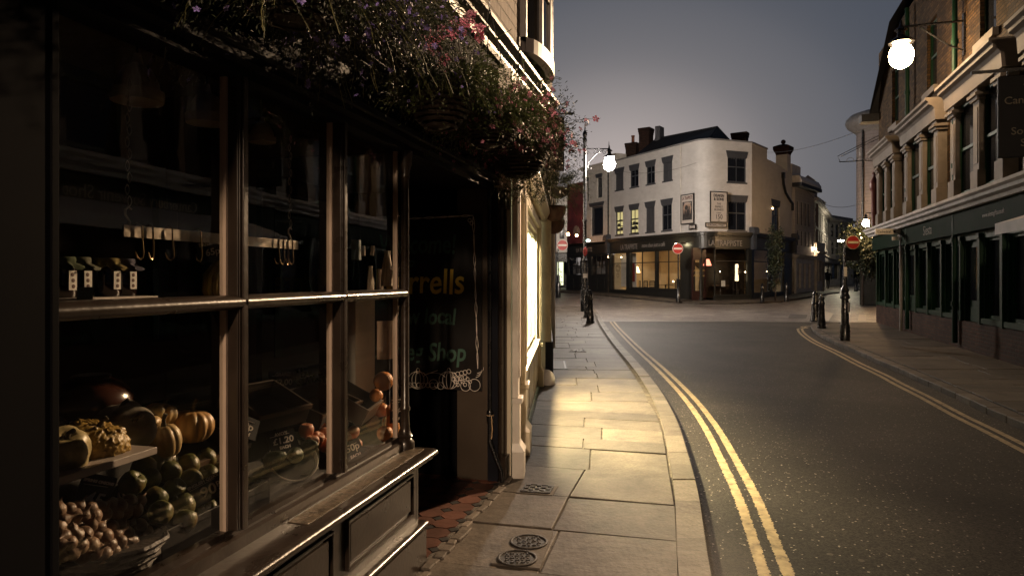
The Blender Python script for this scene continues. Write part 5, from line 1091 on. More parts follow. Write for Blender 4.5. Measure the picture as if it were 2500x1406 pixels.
# people far down the side street
coatm = pm('dark coat',(0.012,0.012,0.016),0.8); skinm = pm('skin',(0.35,0.22,0.16),0.6); hairm = pm('dark hair',(0.01,0.008,0.006),0.8)
def person(loc, rz, label, h=1.72, stride=0.16):
    t = thing('person', label, 'person', loc, rz); me = bpy.data.meshes.new('body'); s = h/1.72
    J = {'pel':(0,0,.93,.13),'che':(0,0,1.28,.15),'nek':(0,0,1.46,.06),'hed':(0,-.01,1.58,.085),'top':(0,0,1.68,.07),
         'hl':(-.09,0,.88,.09),'kl':(-.1,-stride,.5,.065),'al':(-.1,-stride*.6,.09,.045),'tl':(-.1,-stride*.6-.15,.04,.04),'hr':(.09,0,.88,.09),'kr':(.1,stride*.3,.5,.065),'ar':(.1,stride*1.6,.1,.045),'tr':(.1,stride*1.6-.14,.04,.04),
         'sl':(-.19,0,1.38,.06),'el':(-.25,.05,1.12,.045),'wl':(-.24,-.05,.88,.035),'fl':(-.235,-.07,.79,.03),'sr':(.19,0,1.38,.06),'er':(.25,-.02,1.12,.045),'wr':(.24,-.12,.9,.035),'fr':(.235,-.15,.81,.03)}
    K = list(J); E = [('pel','che'),('che','nek'),('nek','hed'),('hed','top'),('pel','hl'),('hl','kl'),('kl','al'),('al','tl'),('pel','hr'),('hr','kr'),('kr','ar'),('ar','tr'),('che','sl'),('sl','el'),('el','wl'),('wl','fl'),('che','sr'),('sr','er'),('er','wr'),('wr','fr')]
    me.from_pydata([tuple(c*s for c in J[k][:3]) for k in K],[(K.index(a),K.index(b)) for a,b in E],[]); me.materials.append(coatm)
    o = bpy.data.objects.new('body', me); COL.objects.link(o); o.modifiers.new('skin','SKIN')
    for i, k in enumerate(K): me.skin_vertices[0].data[i].radius = (J[k][3]*s,)*2
    me.skin_vertices[0].data[0].use_root = True
    sd = o.modifiers.new('sub','SUBSURF'); sd.levels = sd.render_levels = 1
    dg = bpy.context.evaluated_depsgraph_get(); dg.update(); m2_ = bpy.data.meshes.new_from_object(o.evaluated_get(dg)); o.modifiers.clear(); o.data = m2_; m2_.materials.clear(); m2_.materials.append(coatm); m2_.materials.append(skinm)
    for p in m2_.polygons:
        if p.center.z > 1.49*s: p.material_index = 1
    o.parent = t; m = MB(); m.ball((0,0.02,1.64*s),(0.095*s,0.105*s,0.09*s),12,8); m.build('hair', hairm, t, smooth=True)
    m = MB(); m.lathe([(0.17*s,0.72*s),(0.19*s,0.9*s),(0.19*s,1.3*s),(0.1*s,1.46*s)],14,sy=0.75); m.build('coat', coatm, t, smooth=True); return t
for px, Y, rz, lb in ((2009,62,0.3,'person in dark coat walking in the far side street, left of two'),(2021.5,58,-0.2,'taller person in dark clothes walking in the far side street, right of two')):
    q = P(px, 690, Y); person((q.x, Y, zg(Y)-0.06), rz, lb)
# ============================================================ FOLIAGE
leaf_g = pm('leaf green', (0.055,0.075,0.018), 0.5, 0.5, 9, isl=0.6); leaf_d = pm('leaf dark', (0.020,0.027,0.011), 0.5, 0.5, 9, isl=0.6); stem_m = pm('stem', (0.09,0.085,0.03), 0.6, isl=0.4)
lobelia_m = pm('violet petal', (0.24,0.18,0.52), 0.5, isl=0.4); white_pet = pm('white petal', (0.65,0.52,0.48), 0.5, isl=0.2); pink_pet = pm('pink petal', (0.62,0.24,0.35), 0.45, 0.3, 12, isl=0.3)
wicker = pm('brown wicker', (0.022,0.013,0.008), 0.6, 0.4, 30, 0.6, 60); terra = pm('terracotta bowl', (0.06,0.025,0.017), 0.75, 0.3, 8)
def leafq(mb, p, d, ln, w, R):
    d = d.normalized(); a = d.cross(Vector((R.uniform(-1,1),R.uniform(-1,1),R.uniform(-1,1))))
    if a.length < 1e-3: return
    a.normalize(); n = a.cross(d); m_ = p + d*ln*0.5 + n*ln*0.12
    mb.add([p, m_+a*w*0.5, p+d*ln, m_-a*w*0.5], [(0,1,2),(0,2,3)])
def flower(mb, p, r, R, petals=5, nrm=None):
    n = (nrm or Vector((R.uniform(-1,1),R.uniform(-1.3,0.3),R.uniform(-0.6,1)))).normalized(); a = n.orthogonal().normalized(); b = n.cross(a); ph = R.uniform(0,6)
    for k in range(petals):
        t = ph + k*2*math.pi/petals; d = a*math.cos(t)+b*math.sin(t); e = a*math.cos(t+0.5)+b*math.sin(t+0.5); f = a*math.cos(t-0.5)+b*math.sin(t-0.5)
        mb.add([p, p+f*r*0.75+n*r*0.2, p+d*r*1.05+n*r*0.12, p+e*r*0.75+n*r*0.2], [(0,1,2),(0,2,3)])
def hanging_plant(t, R, rad, zc, n_str, str_len, leaf, dens, mats, up=0.6, drop=0.8, squash=1.0, bias=(0,0,0), wl=0.4):
    """strands that start in the pot and arch outwards, leaves along them (local coords of thing t)"""
    lf = MB(); st = MB(); tips = []
    for s in range(n_str):
        a = R.uniform(0, 2*math.pi); rr = rad*math.sqrt(R.random())*0.8
        p = Vector((rr*math.cos(a), rr*math.sin(a)*squash, zc)); el = R.uniform(0.0, 1.0)
        v = Vector((math.cos(a)*(1-el*0.6)+bias[0]+R.uniform(-.3,.3), math.sin(a)*(1-el*0.6)*squash+bias[1]+R.uniform(-.3,.3), up*el+bias[2])).normalized()
        L_ = str_len*R.uniform(0.45, 1.15); ns = 7; pts = [p.copy()]
        for k in range(ns):
            v = (v + Vector((R.uniform(-.25,.25), R.uniform(-.25,.25), -drop*R.uniform(0.1,0.5)))).normalized(); p = p + v*L_/ns; pts.append(p.copy())
        if s % 3 == 0: st.tube(pts, 0.0013, 3)
        for k in range(dens):
            u = R.uniform(0.1, 1.0)*ns; i = min(int(u), ns-1); q = pts[i].lerp(pts[i+1], u-i) + Vector((R.gauss(0,.012),R.gauss(0,.012),R.gauss(0,.012)))
            dd = (pts[i+1]-pts[i]).normalized() + Vector((R.uniform(-1,1),R.uniform(-1,1),R.uniform(-1,1)))*0.9
            leafq(lf, q, dd, leaf*R.uniform(0.6,1.4), leaf*wl*R.uniform(0.6,1.3), R)
        tips.append((pts, ns))
    tag(lf.build('foliage', mats[0], t), None, kind='stuff'); st.build('stems', stem_m, t); return tips
def scatter_flowers(t, R, tips, n, r, mat, name, lo=0.4, kind='stuff', petals=5):
    mb = MB()
    for _ in range(n):
        pts, ns = R.choice(tips); u = R.uniform(lo, 1.0)*ns; i = min(int(u), ns-1); q = pts[i].lerp(pts[i+1], u-i) + Vector((R.gauss(0,.015),R.gauss(0,.015),R.gauss(0,.015)))
        flower(mb, q, r*R.uniform(0.6,1.2), R, petals)
    o = mb.build(name, mat, t)
    if kind: o['kind'] = kind
def wicker_bowl(t, r, h, zt, mat=wicker):
    m = MB(); n = 9
    for k in range(n):
        z = zt-h*(k/n); rr = r*math.sqrt(max(0.03,1-(k/n)**2)); pts = [((rr+0.004*math.sin(a*9+k*math.pi))*math.cos(a),(rr+0.004*math.sin(a*9+k*math.pi))*math.sin(a),z) for a in [i*2*math.pi/36 for i in range(37)]]
        m.tube(pts, h/n*0.52, 5)
    m.lathe([(r*0.94*math.sqrt(max(0.03,1-(k/6)**2)),zt-h*0.95*(k/6)) for k in range(7)],20); m.build('basket', mat, t, smooth='auto')
def hangers(t, zt, r, z2):
    m = MB()
    for k in range(3):
        a = k*2.1+0.4; m.tube([(r*math.cos(a),r*math.sin(a),zt),(0,0,z2)],0.003,4)
    m.tube([(0,0,z2),(0,0,z2+0.06)],0.005,5); m.build('hanging_chains', cast_iron, t)
R = random.Random(11)
# nearest baskets: lobelia mass
for (px, py, Y, ns, lb) in ((715, 0, 2.1, 760, 'nearest hanging basket overflowing with violet lobelia above the first window pane'), (905, 45, 2.7, 620, 'second hanging basket of violet lobelia, between the nearest and the begonia basket')):
    c = P(px, py, Y); t1 = thing('hanging_basket', lb, 'hanging basket', c, 0, 'hanging flower baskets')
    wicker_bowl(t1, 0.15, 0.10, 0.02); hangers(t1, 0.02, 0.14, 0.55)
    tips = hanging_plant(t1, R, 0.24, 0.02, ns, 0.40, 0.014, 26, [leaf_d], up=0.8, drop=0.75, bias=(0.05,0.0,0), wl=0.32); scatter_flowers(t1, R, tips, 380, 0.0115, lobelia_m, 'lobelia_flowers', 0.3)
# wicker basket with pink begonias
c = P(1075, 228, 3.25); t2 = thing('hanging_basket', 'brown wicker hanging basket with pink begonias and trailing lobelia, middle of the row', 'hanging basket', c, 0, 'hanging flower baskets')
wicker_bowl(t2, 0.155, 0.20, 0.02); hangers(t2, 0.02, 0.15, 0.6)
tips = hanging_plant(t2, R, 0.16, 0.03, 420, 0.32, 0.017, 20, [leaf_g], up=0.9, drop=0.7, wl=0.4); scatter_flowers(t2, R, tips, 90, 0.009, lobelia_m, 'lobelia_flowers', 0.2)
bm_ = MB(); big = MB()
for _ in range(60):
    a = R.uniform(0,6.28); q = Vector((0.16*math.cos(a)*R.random()**0.5, 0.16*math.sin(a)*R.random()**0.5, R.uniform(0.0,0.12))); d = Vector((math.cos(a),math.sin(a),R.uniform(-0.4,0.6))); leafq(big, q, d, 0.06*R.uniform(.6,1.2), 0.055, R)
big.build('begonia_leaves', leaf_g, t2)
def bloom(mb, p, r, R):
    n = Vector((R.uniform(-.6,.6),-1,R.uniform(-.3,.6))).normalized()
    for L_ in range(4):
        rr = r*(1-L_*0.2); pp = p+n*L_*r*0.16; flower(mb, pp, rr, R, 5-(L_ > 2), nrm=n+Vector((R.uniform(-.3,.3),R.uniform(-.3,.3),R.uniform(-.3,.3))))
blm = [(1042,84),(1055,100),(1048,118),(1065,122),(1078,75),(1072,95),(1120,65),(1128,78),(1100,88),(1150,40),(1143,52),(1168,72),(1172,90),(1086,148),(1060,128),(1112,60)]
for i, (px, py) in enumerate(blm):
    q = P(px, py, 3.25+R.uniform(-.12,.12)) - t2.location; mb = MB(); bloom(mb, q, 0.034*R.uniform(.8,1.2), R); mb.build('begonia_bloom', pink_pet, t2)
# large feathery basket with white and pink flowers
c = P(1195, 285, 3.75); t3 = thing('hanging_basket', 'dense hanging basket of small white flowers and feathery green trails, right of the wicker one', 'hanging basket', c, 0, 'hanging flower baskets')
wicker_bowl(t3, 0.16, 0.16, -0.02); hangers(t3, 0, 0.15, 0.6)
tips = hanging_plant(t3, R, 0.18, 0.0, 760, 0.34, 0.018, 30, [leaf_g], up=1.1, drop=0.65, bias=(-0.08,0,0.05), wl=0.3); scatter_flowers(t3, R, tips, 170, 0.013, white_pet, 'small_white_flowers', 0.3, petals=3); scatter_flowers(t3, R, tips, 300, 0.015, pink_pet, 'small_pink_flowers', 0.6)
c = P(1268, 325, 4.7); t4 = thing('hanging_basket', 'dark round hanging basket topped with pink flowers by the cream shopfront', 'hanging basket', c, 0, 'hanging flower baskets')
wicker_bowl(t4, 0.19, 0.20, -0.12); hangers(t4, -.1, 0.15, 0.6)
tips = hanging_plant(t4, R, 0.20, -0.1, 860, 0.42, 0.021, 30, [leaf_d], up=1.5, drop=0.6, bias=(-0.34,0,0.15), wl=0.38); scatter_flowers(t4, R, tips, 420, 0.024, pink_pet, 'pink_flowers', 0.6); scatter_flowers(t4, R, tips, 60, 0.012, white_pet, 'small_white_flowers', 0.5)
lf = MB(); st = MB()
for _ in range(90):
    p = Vector((R.uniform(-.2,.2),R.uniform(-.15,.15),-0.3)); pts = [p]; v = Vector((R.uniform(-.3,.9),R.uniform(-.4,.4),-1))
    for k in range(6): v = (v+Vector((R.uniform(-.7,.7),R.uniform(-.5,.5),R.uniform(-.4,.3)))).normalized(); p = p+v*0.035; pts.append(p)
    st.tube(pts,0.0015,3)
    for k in range(7): leafq(lf, R.choice(pts), Vector((R.uniform(-1,1),R.uniform(-1,1),R.uniform(-1,1))), 0.02, 0.007, R)
st.build('trailing_stems', stem_m, t4); lf.build('trailing_leaves', leaf_g, t4)['kind'] = 'stuff'
# airy plant further along and two terracotta bowls
c = P(1388, 440, 8.2); t5 = thing('hanging_basket', 'wispy airy hanging plant silhouetted against the sky before the street lamp', 'hanging basket', (c.x-0.12,c.y,c.z), 0, 'hanging flower baskets')
tips = hanging_plant(t5, R, 0.12, -0.05, 190, 0.36, 0.030, 15, [leaf_d], up=1.3, drop=0.5, wl=0.22); scatter_flowers(t5, R, tips, 14, 0.009, pink_pet, 'pink_flowers', 0.3); wicker_bowl(t5, 0.13, 0.12, -0.1)
for i, (px, py, Y) in enumerate(((1353,520,10.2),(1351,552,10.6))):
    c = P(px, py, Y); tb = thing('hanging_bowl', ['upper hanging terracotta bowl planter beside the white shopfronts','lower hanging terracotta bowl planter beside the white shopfronts'][i], 'planter', c, 0, 'terracotta hanging bowls')
    m = MB(); m.lathe([(0.17,0.10),(0.18,0.08),(0.17,0.0),(0.13,-0.08),(0.06,-0.12),(0.001,-0.12)],20); m.build('bowl', terra, tb, smooth='auto')
    tips = hanging_plant(tb, R, 0.15, 0.08, 60, 0.20, 0.028, 12, [leaf_g], up=0.9, drop=0.9, wl=0.3); hangers(tb, 0.1, 0.15, 0.35)
for i, (px, py, Y) in enumerate(((1372,500,10.9),(1380,540,11.0))):
    c = P(px-12, py-70, Y); tb = thing('trailing_plant', ['small trailing plant spilling beside the upper terracotta bowl','small trailing plant spilling beside the lower terracotta bowl'][i], 'plant', c)
    hanging_plant(tb, R, 0.07, 0.0, 46, 0.55, 0.03, 12, [leaf_g], up=0.3, drop=1.4, wl=0.25)
# tree hung with lights in the side street, slim shrub by the cafe
def tree(loc, h, cr, n, label, name, lights=0, trunk=0.09, leaf=0.16):
    t = thing(name, label, 'tree', loc); m = MB(); m.tube([(0,0,0),(0.03,0,h*0.35),(0,0.02,h*0.75)],trunk,8,trunk*0.4)
    cl = []
    for k in range(9):
        a = k*2.4; e = Vector((cr[0]*0.7*math.cos(a), cr[1]*0.7*math.sin(a), h-cr[2]*2+cr[2]*(0.5+1.3*R.random()))); m.tube([(0,0,h*(0.3+0.04*k)), e*0.5+Vector((0,0,h*0.2)), e],trunk*0.35,5,0.01); cl.append(e)
    m.build('trunk', pm('bark',(0.035,0.025,0.018),0.9), t); lf = MB(); zc = h-cr[2]
    for _ in range(60): 
        d = Vector((R.gauss(0,1),R.gauss(0,1),R.gauss(0,1))).normalized()*R.uniform(0.4,1); cl.append(Vector((d.x*cr[0],d.y*cr[1],zc+d.z*cr[2])))
    for _ in range(n):
        q = R.choice(cl); s = min(cr)*0.25; leafq(lf, q+Vector((R.gauss(0,s),R.gauss(0,s),R.gauss(0,s))), Vector((R.uniform(-1,1),R.uniform(-1,1),R.uniform(-1,.5))), leaf*R.uniform(.6,1.3), leaf*0.6, R)
    lf.build('crown', leaf_d, t)['kind'] = 'stuff'
    for _ in range(lights):
        q = R.choice(cl)+Vector((R.uniform(-.2,.2),-0.5,R.uniform(-.3,.3))); MB().ball(q,0.035,6,4).build('fairy_light', emat('fairy light',(1.0,0.68,0.35),30), t)
    return t
tree((19.5,38,0), 4.6, (0.95,1.0,1.5), 5200, 'leafy tree strung with tiny lights in the side street behind the no entry sign', 'street_tree', lights=16)
q = P(1893,735,41.2); tree((q.x,q.y,zg(41)), 4.7, (0.42,0.42,1.9), 2400, 'slim dark shrub tree in a pot against the right side of the corner cafe', 'bay_tree', leaf=0.14, trunk=0.05)

# ============================================================ GREENGROCER (left foreground)
SA = Fr(-0.451, 3.597, math.atan2(0.9683, 0.2498))
ga = thing('greengrocer_shop', 'dark painted greengrocer shopfront with large paned window filling the left foreground', 'shop', (SA.o.x, SA.o.y, 0), SA.a)
g = lambda px, c=0.12: SA.loc(px, 680, c)[0]
XEND = 1.5; XN = -3.6
xm1, xm2, xcp, xpl = g(580), g(829), g(993,0.10), g(141, 0.03)
# stall riser
m = MB(); m.box(xpl, -0.03, 0.045, 0.16, 0.0, 0.555)
for a, b in ((-0.80,-0.10),(-1.62,-0.92),(xpl+0.08,-1.74)):
    z0, z1 = 0.285, 0.50
    m.box(a,b,0.025,0.045,z1-0.012,z1).box(a,b,0.025,0.045,z0,z0+0.012).box(a,a+0.012,0.025,0.045,z0+0.012,z1-0.012).box(b-0.012,b,0.025,0.045,z0+0.012,z1-0.012)
    m.box(a+0.03,b-0.03,0.033,0.045,z0+0.03,z1-0.03)
m.box(-0.03, 0.0, 0.045, 1.1, 0.0, 0.60)
m.build('stall_riser', brown_paint, ga, bevel=0.003)
def nosing(y0, z, r, yb):                     # rounded moulding profile closed, from back to nose
    pts = [(yb, z-r*1.5), (y0+r*0.9, z-r*1.5), (y0+r*0.9, z-r*1.1)]
    pts += [(y0+r-r*math.cos(t), z-r*0.55+r*0.55*math.sin(t)) for t in [(-90+22.5*k)*math.pi/180 for k in range(9)]]; pts.append((yb, z)); return pts
m = MB(); m.mould([(0.05,0),(0.0,0),(0.0,0.185),(0.05,0.185)], xpl, 0.0); m.mould(nosing(-0.012,0.228,0.03,0.05), xpl, 0.004); m.build('plinth', brown_paint, ga, smooth='auto')
m = MB(); m.mould(nosing(-0.06,0.605,0.035,0.10), xpl, 0.02); m.build('ledge', brown_paint, ga, smooth='auto')
m = MB(); m.mould([(0.006,0.604),(0.088,0.604),(0.088,0.6085),(0.006,0.6085)], -1.15, -0.02); m.build('ledge_top', pm('worn pewter strip',(0.16,0.125,0.09),0.33,0.6,40,0.9,70,metal=0.35), ga)
m = MB(); m.mould([(0.10,0.60),(0.10,0.645),(0.115,0.652),(0.13,0.652),(0.135,0.668),(0.17,0.668),(0.17,0.60)], xpl, xcp+0.03); m.build('bottom_rail', brown_paint, ga)
# mullions with flutes
for xm in (xm1, xm2):
    m = MB(); m.box(xm-0.026, xm+0.026, 0.10, 0.165, 0.668, 2.17).box(xm-0.012,xm+0.012,0.088,0.10,0.668,2.17).box(xm-0.023,xm-0.017,0.094,0.10,0.668,2.17).box(xm+0.017,xm+0.023,0.094,0.10,0.668,2.17)
    o = m.build('mullion', brown_paint, ga, bevel=0.003)
    MB().box(xm-0.036,xm-0.0261,0.138,0.162,0.668,2.17).build('reveal_strip', cream_edge, o)
m = MB(); r = 0.024
m.lathe([(0.05,0.60),(0.05,0.64),(0.035,0.66),(0.042,0.675),(0.030,0.69),(0.024,0.72),(0.022,0.80),(0.028,0.81),(0.028,0.82),(0.022,0.83),(0.021,2.02),(0.027,2.03),(0.022,2.05),(0.034,2.10),(0.040,2.17)],18,(xcp,0.11,0)); m.build('corner_column', brown_paint, ga, smooth='auto')
MB().box(xcp-0.038,xcp-0.028,0.138,0.162,0.668,2.17).build('reveal_strip', cream_edge, ga)
# transom rail, half round, between mullions
zt_ = 1.421
for a, b in ((xpl, xm1-0.004), (xm1+0.01, xm2-0.004), (xm2+0.01, xcp-0.02)):
    m = MB(); m.mould([(0.16,zt_+0.024)]+[(0.118-0.034*math.cos(t), zt_+0.024*math.sin(t)) for t in [(90-15*k)*math.pi/180 for k in range(13)]]+[(0.16,zt_-0.024)], a, b); m.build('transom_rail', brown_paint, ga, smooth='auto')
# glass
for i, (a, b) in enumerate(((xpl, xm1-0.026), (xm1+0.026, xm2-0.026), (xm2+0.026, xcp-0.02))):
    for z0, z1 in ((0.668, zt_-0.02), (zt_+0.02, 2.165)):
        MB().quad((a,0.15,z0),(b,0.15,z0),(b,0.15,z1),(a,0.15,z1)).build('window_pane', shop_glass, ga)
MB().quad((-0.035,0.14,0.668),(-0.035,1.0,0.668),(-0.035,1.0,2.17),(-0.035,0.14,2.17)).build('side_pane', shop_glass, ga)
# head, fascia, cornices
m = MB(); m.mould([(0.20,2.165),(0.09,2.165),(0.09,2.20),(0.05,2.205),(0.05,2.235),(0.035,2.24),(0.03,2.262),(0.055,2.27),(0.055,2.40),(0.035,2.41),(0.01,2.425),(0.01,2.44),(-0.02,2.45),(-0.02,2.46),(-0.07,2.49),(-0.085,2.515),(-0.085,2.53),(0.055,2.56),(0.20,2.56)], XN, XEND+0.14); m.build('fascia', navy_paint, ga)
m = MB(); m.mould([(0.20,2.56),(0.055,2.56),(0.055,3.12),(0.20,3.12)], XN, XEND+0.16); m.build('sign_board', matt_black, ga)
m = MB(); m.mould([(0.6,3.12),(0.03,3.12),(0.02,3.15),(0.02,3.18),(-0.02,3.20),(-0.02,3.22),(-0.07,3.25),(-0.07,3.28),(-0.02,3.31),(-0.02,3.34),(0.6,3.36)], XN, 3.46); m.build('jetty_cornice', black_paint, ga)
m = MB(); m.box(XEND+0.16, 3.45, 0.10, 2.5, 3.0, 3.12); m.build('jetty_soffit', navy_paint, ga)
# upper floor: painted boards and bow window
boards = brick('painted upper wall', (0.17,0.135,0.12), (0.15,0.12,0.105), (0.09,0.07,0.06), painted=True, bw=0.42, bh=0.10, ms=0.012, bump=0.8)
m = MB(); m.box(XN, 3.44, 0.0, 5, 3.36, 8.0); m.build('upper_wall', boards, ga)
bw0, bw1 = 2.08, 3.05; bc = (bw0+bw1)/2; hw = (bw1-bw0)/2
def bow(x, off=0.0): u = (x-bc)/hw; return -0.13*math.sqrt(max(0,1-u*u*0.98)) - off
def bowstrip(mb, z0, z1, off, th=0.05, n=14):
    for k in range(n):
        a = bw0+(bw1-bw0)*k/n; b = bw0+(bw1-bw0)*(k+1)/n; ya, yb = bow(a,off), bow(b,off)
        mb.add([(a,ya,z0),(b,yb,z0),(b,yb+th+off,z0),(a,ya+th+off,z0),(a,ya,z1),(b,yb,z1),(b,yb+th+off,z1),(a,ya+th+off,z1)],[(0,3,2,1),(4,5,6,7),(0,1,5,4),(2,3,7,6)])
bwm = MB(); bowstrip(bwm,3.36,3.48,0.03); bowstrip(bwm,3.95,4.00,0.01); bowstrip(bwm,4.42,4.56,0.03); bowstrip(bwm,4.56,4.64,0.07); bowstrip(bwm,6.3,6.6,0.03); bowstrip(bwm,5.4,5.46,0.01)
for x in (bw0+0.01, bw0+0.26, bw0+0.56, bw0+0.86, bw1-0.03):
    y_ = bow(x, 0.02); bwm.box(x-0.022,x+0.022,y_,y_+0.07,3.48,6.3)
bo = bwm.build('bow_window', pm('grey bow window paint',(0.13,0.115,0.115),0.45), ga, smooth='auto')
gm = MB(); bowstrip(gm,3.48,6.3,-0.015,0.005); gm.build('pane', dark_glass, bo)
nb = thing('added_shade_block', 'unseen dark block added to shade the upper window panes, left of the viewpoint', 'shopfront', (SA.o.x, SA.o.y, 0), SA.a)
m = MB(); m.mould([(0.1,2.2),(-0.12,2.25),(-0.24,2.4),(-0.33,2.55),(-0.42,2.8),(-0.47,3.15),(-0.55,3.2),(-0.55,5.5),(0.1,5.5)], -4.6, -3.5); m.build('console', navy_paint, nb)  # unseen block added to shade the upper left of the shop window
# doorway recess
plaster = pm('brown reveal paint', (0.05,0.036,0.025), 0.45, 0.15, 3, 0.1, 20)
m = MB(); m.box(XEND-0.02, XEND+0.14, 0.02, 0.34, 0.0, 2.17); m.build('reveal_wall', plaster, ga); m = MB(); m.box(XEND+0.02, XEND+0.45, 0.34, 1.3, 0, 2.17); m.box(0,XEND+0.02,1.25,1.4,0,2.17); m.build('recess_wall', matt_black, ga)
m = MB(); m.box(XEND-0.035,XEND+0.0,0.02,0.10,0,2.17); m.build('reveal_trim', navy_paint, ga, bevel=0.004)
m = MB(); m.box(0.28,1.22,1.18,1.25,0.02,2.05); m.box(0.40,1.10,1.165,1.18,0.2,0.9); d_ = m.build('door', black_paint, ga); MB().box(0.4,1.1,1.17,1.178,1.0,1.95).build('pane', dark_glass, d_)
MB().tube([(1.14,1.15,1.0),(1.14,1.12,1.0),(1.06,1.12,1.0)],0.01,6).build('handle', lead, d_)
m = MB(); m.box(0.0,XEND+0.02,0.10,1.3,2.17,2.2); m.build('recess_ceiling', navy_paint, ga)
m = MB(); m.box(XEND+0.0,XEND+0.06,0.0,0.02,0,2.17).box(XEND+0.08,XEND+0.15,-0.01,0.02,0,2.17).box(XEND+0.06,XEND+0.08,0.01,0.02,0,2.17).box(XEND+0.0,XEND+0.16,-0.03,0.02,2.02,2.10).box(XEND,XEND+0.15,-0.03,0.02,0,0.18); m.build('door_pilaster', brown_paint, ga, bevel=0.003)
# near dark pilaster
m = MB(); m.box(xpl-1.2, xpl, 0.03, 0.3, 0, 2.4); m.box(xpl-0.02,xpl,0.025,0.03,0.2,2.1); m.build('near_pilaster', matt_black, ga, bevel=0.004)
# downpipe with kicked foot
m = MB(); xq, yq = XEND-0.05, 0.075
m.tube([(xq,yq,1.05),(xq,yq,0.42),(xq,yq-0.0,0.30),(xq-0.01,yq-0.05,0.18),(xq-0.02,yq-0.09,0.10),(xq-0.02,yq-0.10,0.02)],[0.013,0.013,0.022,0.018,0.017,0.017],10); m.lathe([(0.024,0.44),(0.026,0.46),(0.026,0.52),(0.018,0.54)],10,(xq,yq,0)); m.tube([(xq,yq,0.5),(xq,yq,2.17)],0.012,8)
m.build('downpipe', cast_iron, ga, smooth='auto')
m = MB(); m.tube([(xq-0.03,yq-0.02,0.50),(xq-0.045,yq-0.03,0.40),(xq-0.03,yq-0.02,0.33)],0.004,5); m.lathe([(0.028,0.495),(0.028,0.5)],10,(xq,yq,0)); m.build('cord', pm('pale cord',(0.6,0.42,0.25),0.6), ga)
# tiled threshold
tile_m = pm('red quarry tile', (0.10,0.036,0.022), 0.5, 0.25, 5, 0.3, 25, isl=0.35, dirt=(0.07,0.03,0.02), dscale=4); tile_k = pm('black tile inset', (0.02,0.018,0.018), 0.5)
th = thing('tiled_threshold', 'red octagonal quarry tiles with small dark insets in the shop doorway', 'tiled floor', (SA.o.x, SA.o.y, 0), SA.a)
m = MB(); k2 = MB(); s = 0.155; c_ = 0.042
for i in range(0, 11):
    for j in range(-1, 9):
        cx_, cy_ = 0.02+s*(i+0.5), 0.02+s*(j+0.5)
        if cx_ > XEND+0.05: continue
        h = s/2-0.003
        pts = [(cx_-h+c_,cy_-h),(cx_+h-c_,cy_-h),(cx_+h,cy_-h+c_),(cx_+h,cy_+h-c_),(cx_+h-c_,cy_+h),(cx_-h+c_,cy_+h),(cx_-h,cy_+h-c_),(cx_-h,cy_-h+c_)]
        if j >= 0: m.poly_prism(pts, -0.01, 0.008+R.uniform(-.0012,.0012))
        k2.poly_prism([(cx_+s/2-c_*0.85,cy_+s/2),(cx_+s/2,cy_+s/2-c_*0.85),(cx_+s/2+c_*0.85,cy_+s/2),(cx_+s/2,cy_+s/2+c_*0.85)], -0.01, 0.007)
m.build('octagon_tiles', tile_m, th)['kind'] = 'stuff'; k2.build('inset_tiles', tile_k, th)['kind'] = 'stuff'
MB().box(-0.01,XEND+0.05,0.0,1.3,-0.012,0.002).build('grout', mortar, th)
# broken stone edging along the shop foot
m = MB(); x = -2.6
while x < 1.62:
    w_ = R.uniform(0.06,0.16); m.obox((x+w_/2, -0.035+R.uniform(-.012,.012), R.uniform(-0.004,0.006)), (w_*0.9, 0.06+R.uniform(-.02,.02), 0.02), R.uniform(-.12,.12)); x += w_
o = m.build('edging_stones', kerbm, None, bevel=0.006); o.location = SA.o; o.rotation_euler = (0,0,SA.a); struct(o)
# interior
intm = pm('shop interior brown', (0.045,0.030,0.022), 0.7, 0.3, 2); 
m = MB(); m.quad((xpl-0.3,1.6,0.3),(0,1.6,0.3),(0,1.6,2.9),(xpl-0.3,1.6,2.9)); m.quad((-0.035,1.0,0.5),(-0.035,1.6,0.5),(-0.035,1.6,2.9),(-0.035,1.0,2.9)); m.quad((-0.035,0.17,2.17),(-0.035,1.0,2.17),(-0.035,1.0,2.9),(-0.035,0.17,2.9)); m.quad((xpl-0.3,1.6,0.3),(xpl-0.3,0.17,0.3),(xpl-0.3,0.17,2.9),(xpl-0.3,1.6,2.9)); m.build('interior_wall', intm, ga)
m = MB(); m.quad((xpl-0.3,0.17,2.55),(0,0.17,2.55),(0,1.6,2.55),(xpl-0.3,1.6,2.55)); m.build('interior_ceiling', pm('shop ceiling',(0.10,0.085,0.07),0.8,0.3,3,0.4,20), ga)
m = MB(); m.box(xpl-0.2,-0.04,0.17,1.6,0.40,0.52); m.box(xpl-0.2,-0.04,0.60,1.6,0.52,0.66); m.box(xpl-0.2,-0.04,0.95,1.6,0.66,0.80); m.build('display_steps', dark_room, ga)
m = MB(); m.box(g(868,0.55),g(915,0.55),0.55,0.62,0.66,1.42); m.build('white_post', white_paint, ga)
# dark framed panel at the back, ceiling lamps
m = MB(); a, b = SA.loc(395,600,1.5)[0], SA.loc(520,600,1.5)[0]; m.box(a,b,1.52,1.56,1.15,2.0); m.build('framed_panel', black_paint, ga)

# chalk board in the doorway
cb = thing('chalkboard', 'tall black chalkboard in the shop doorway with yellow and green lettering and a vegetable border', 'chalkboard', SA.w(XEND-0.03, 0.0, 0), SA.a-math.radians(90))
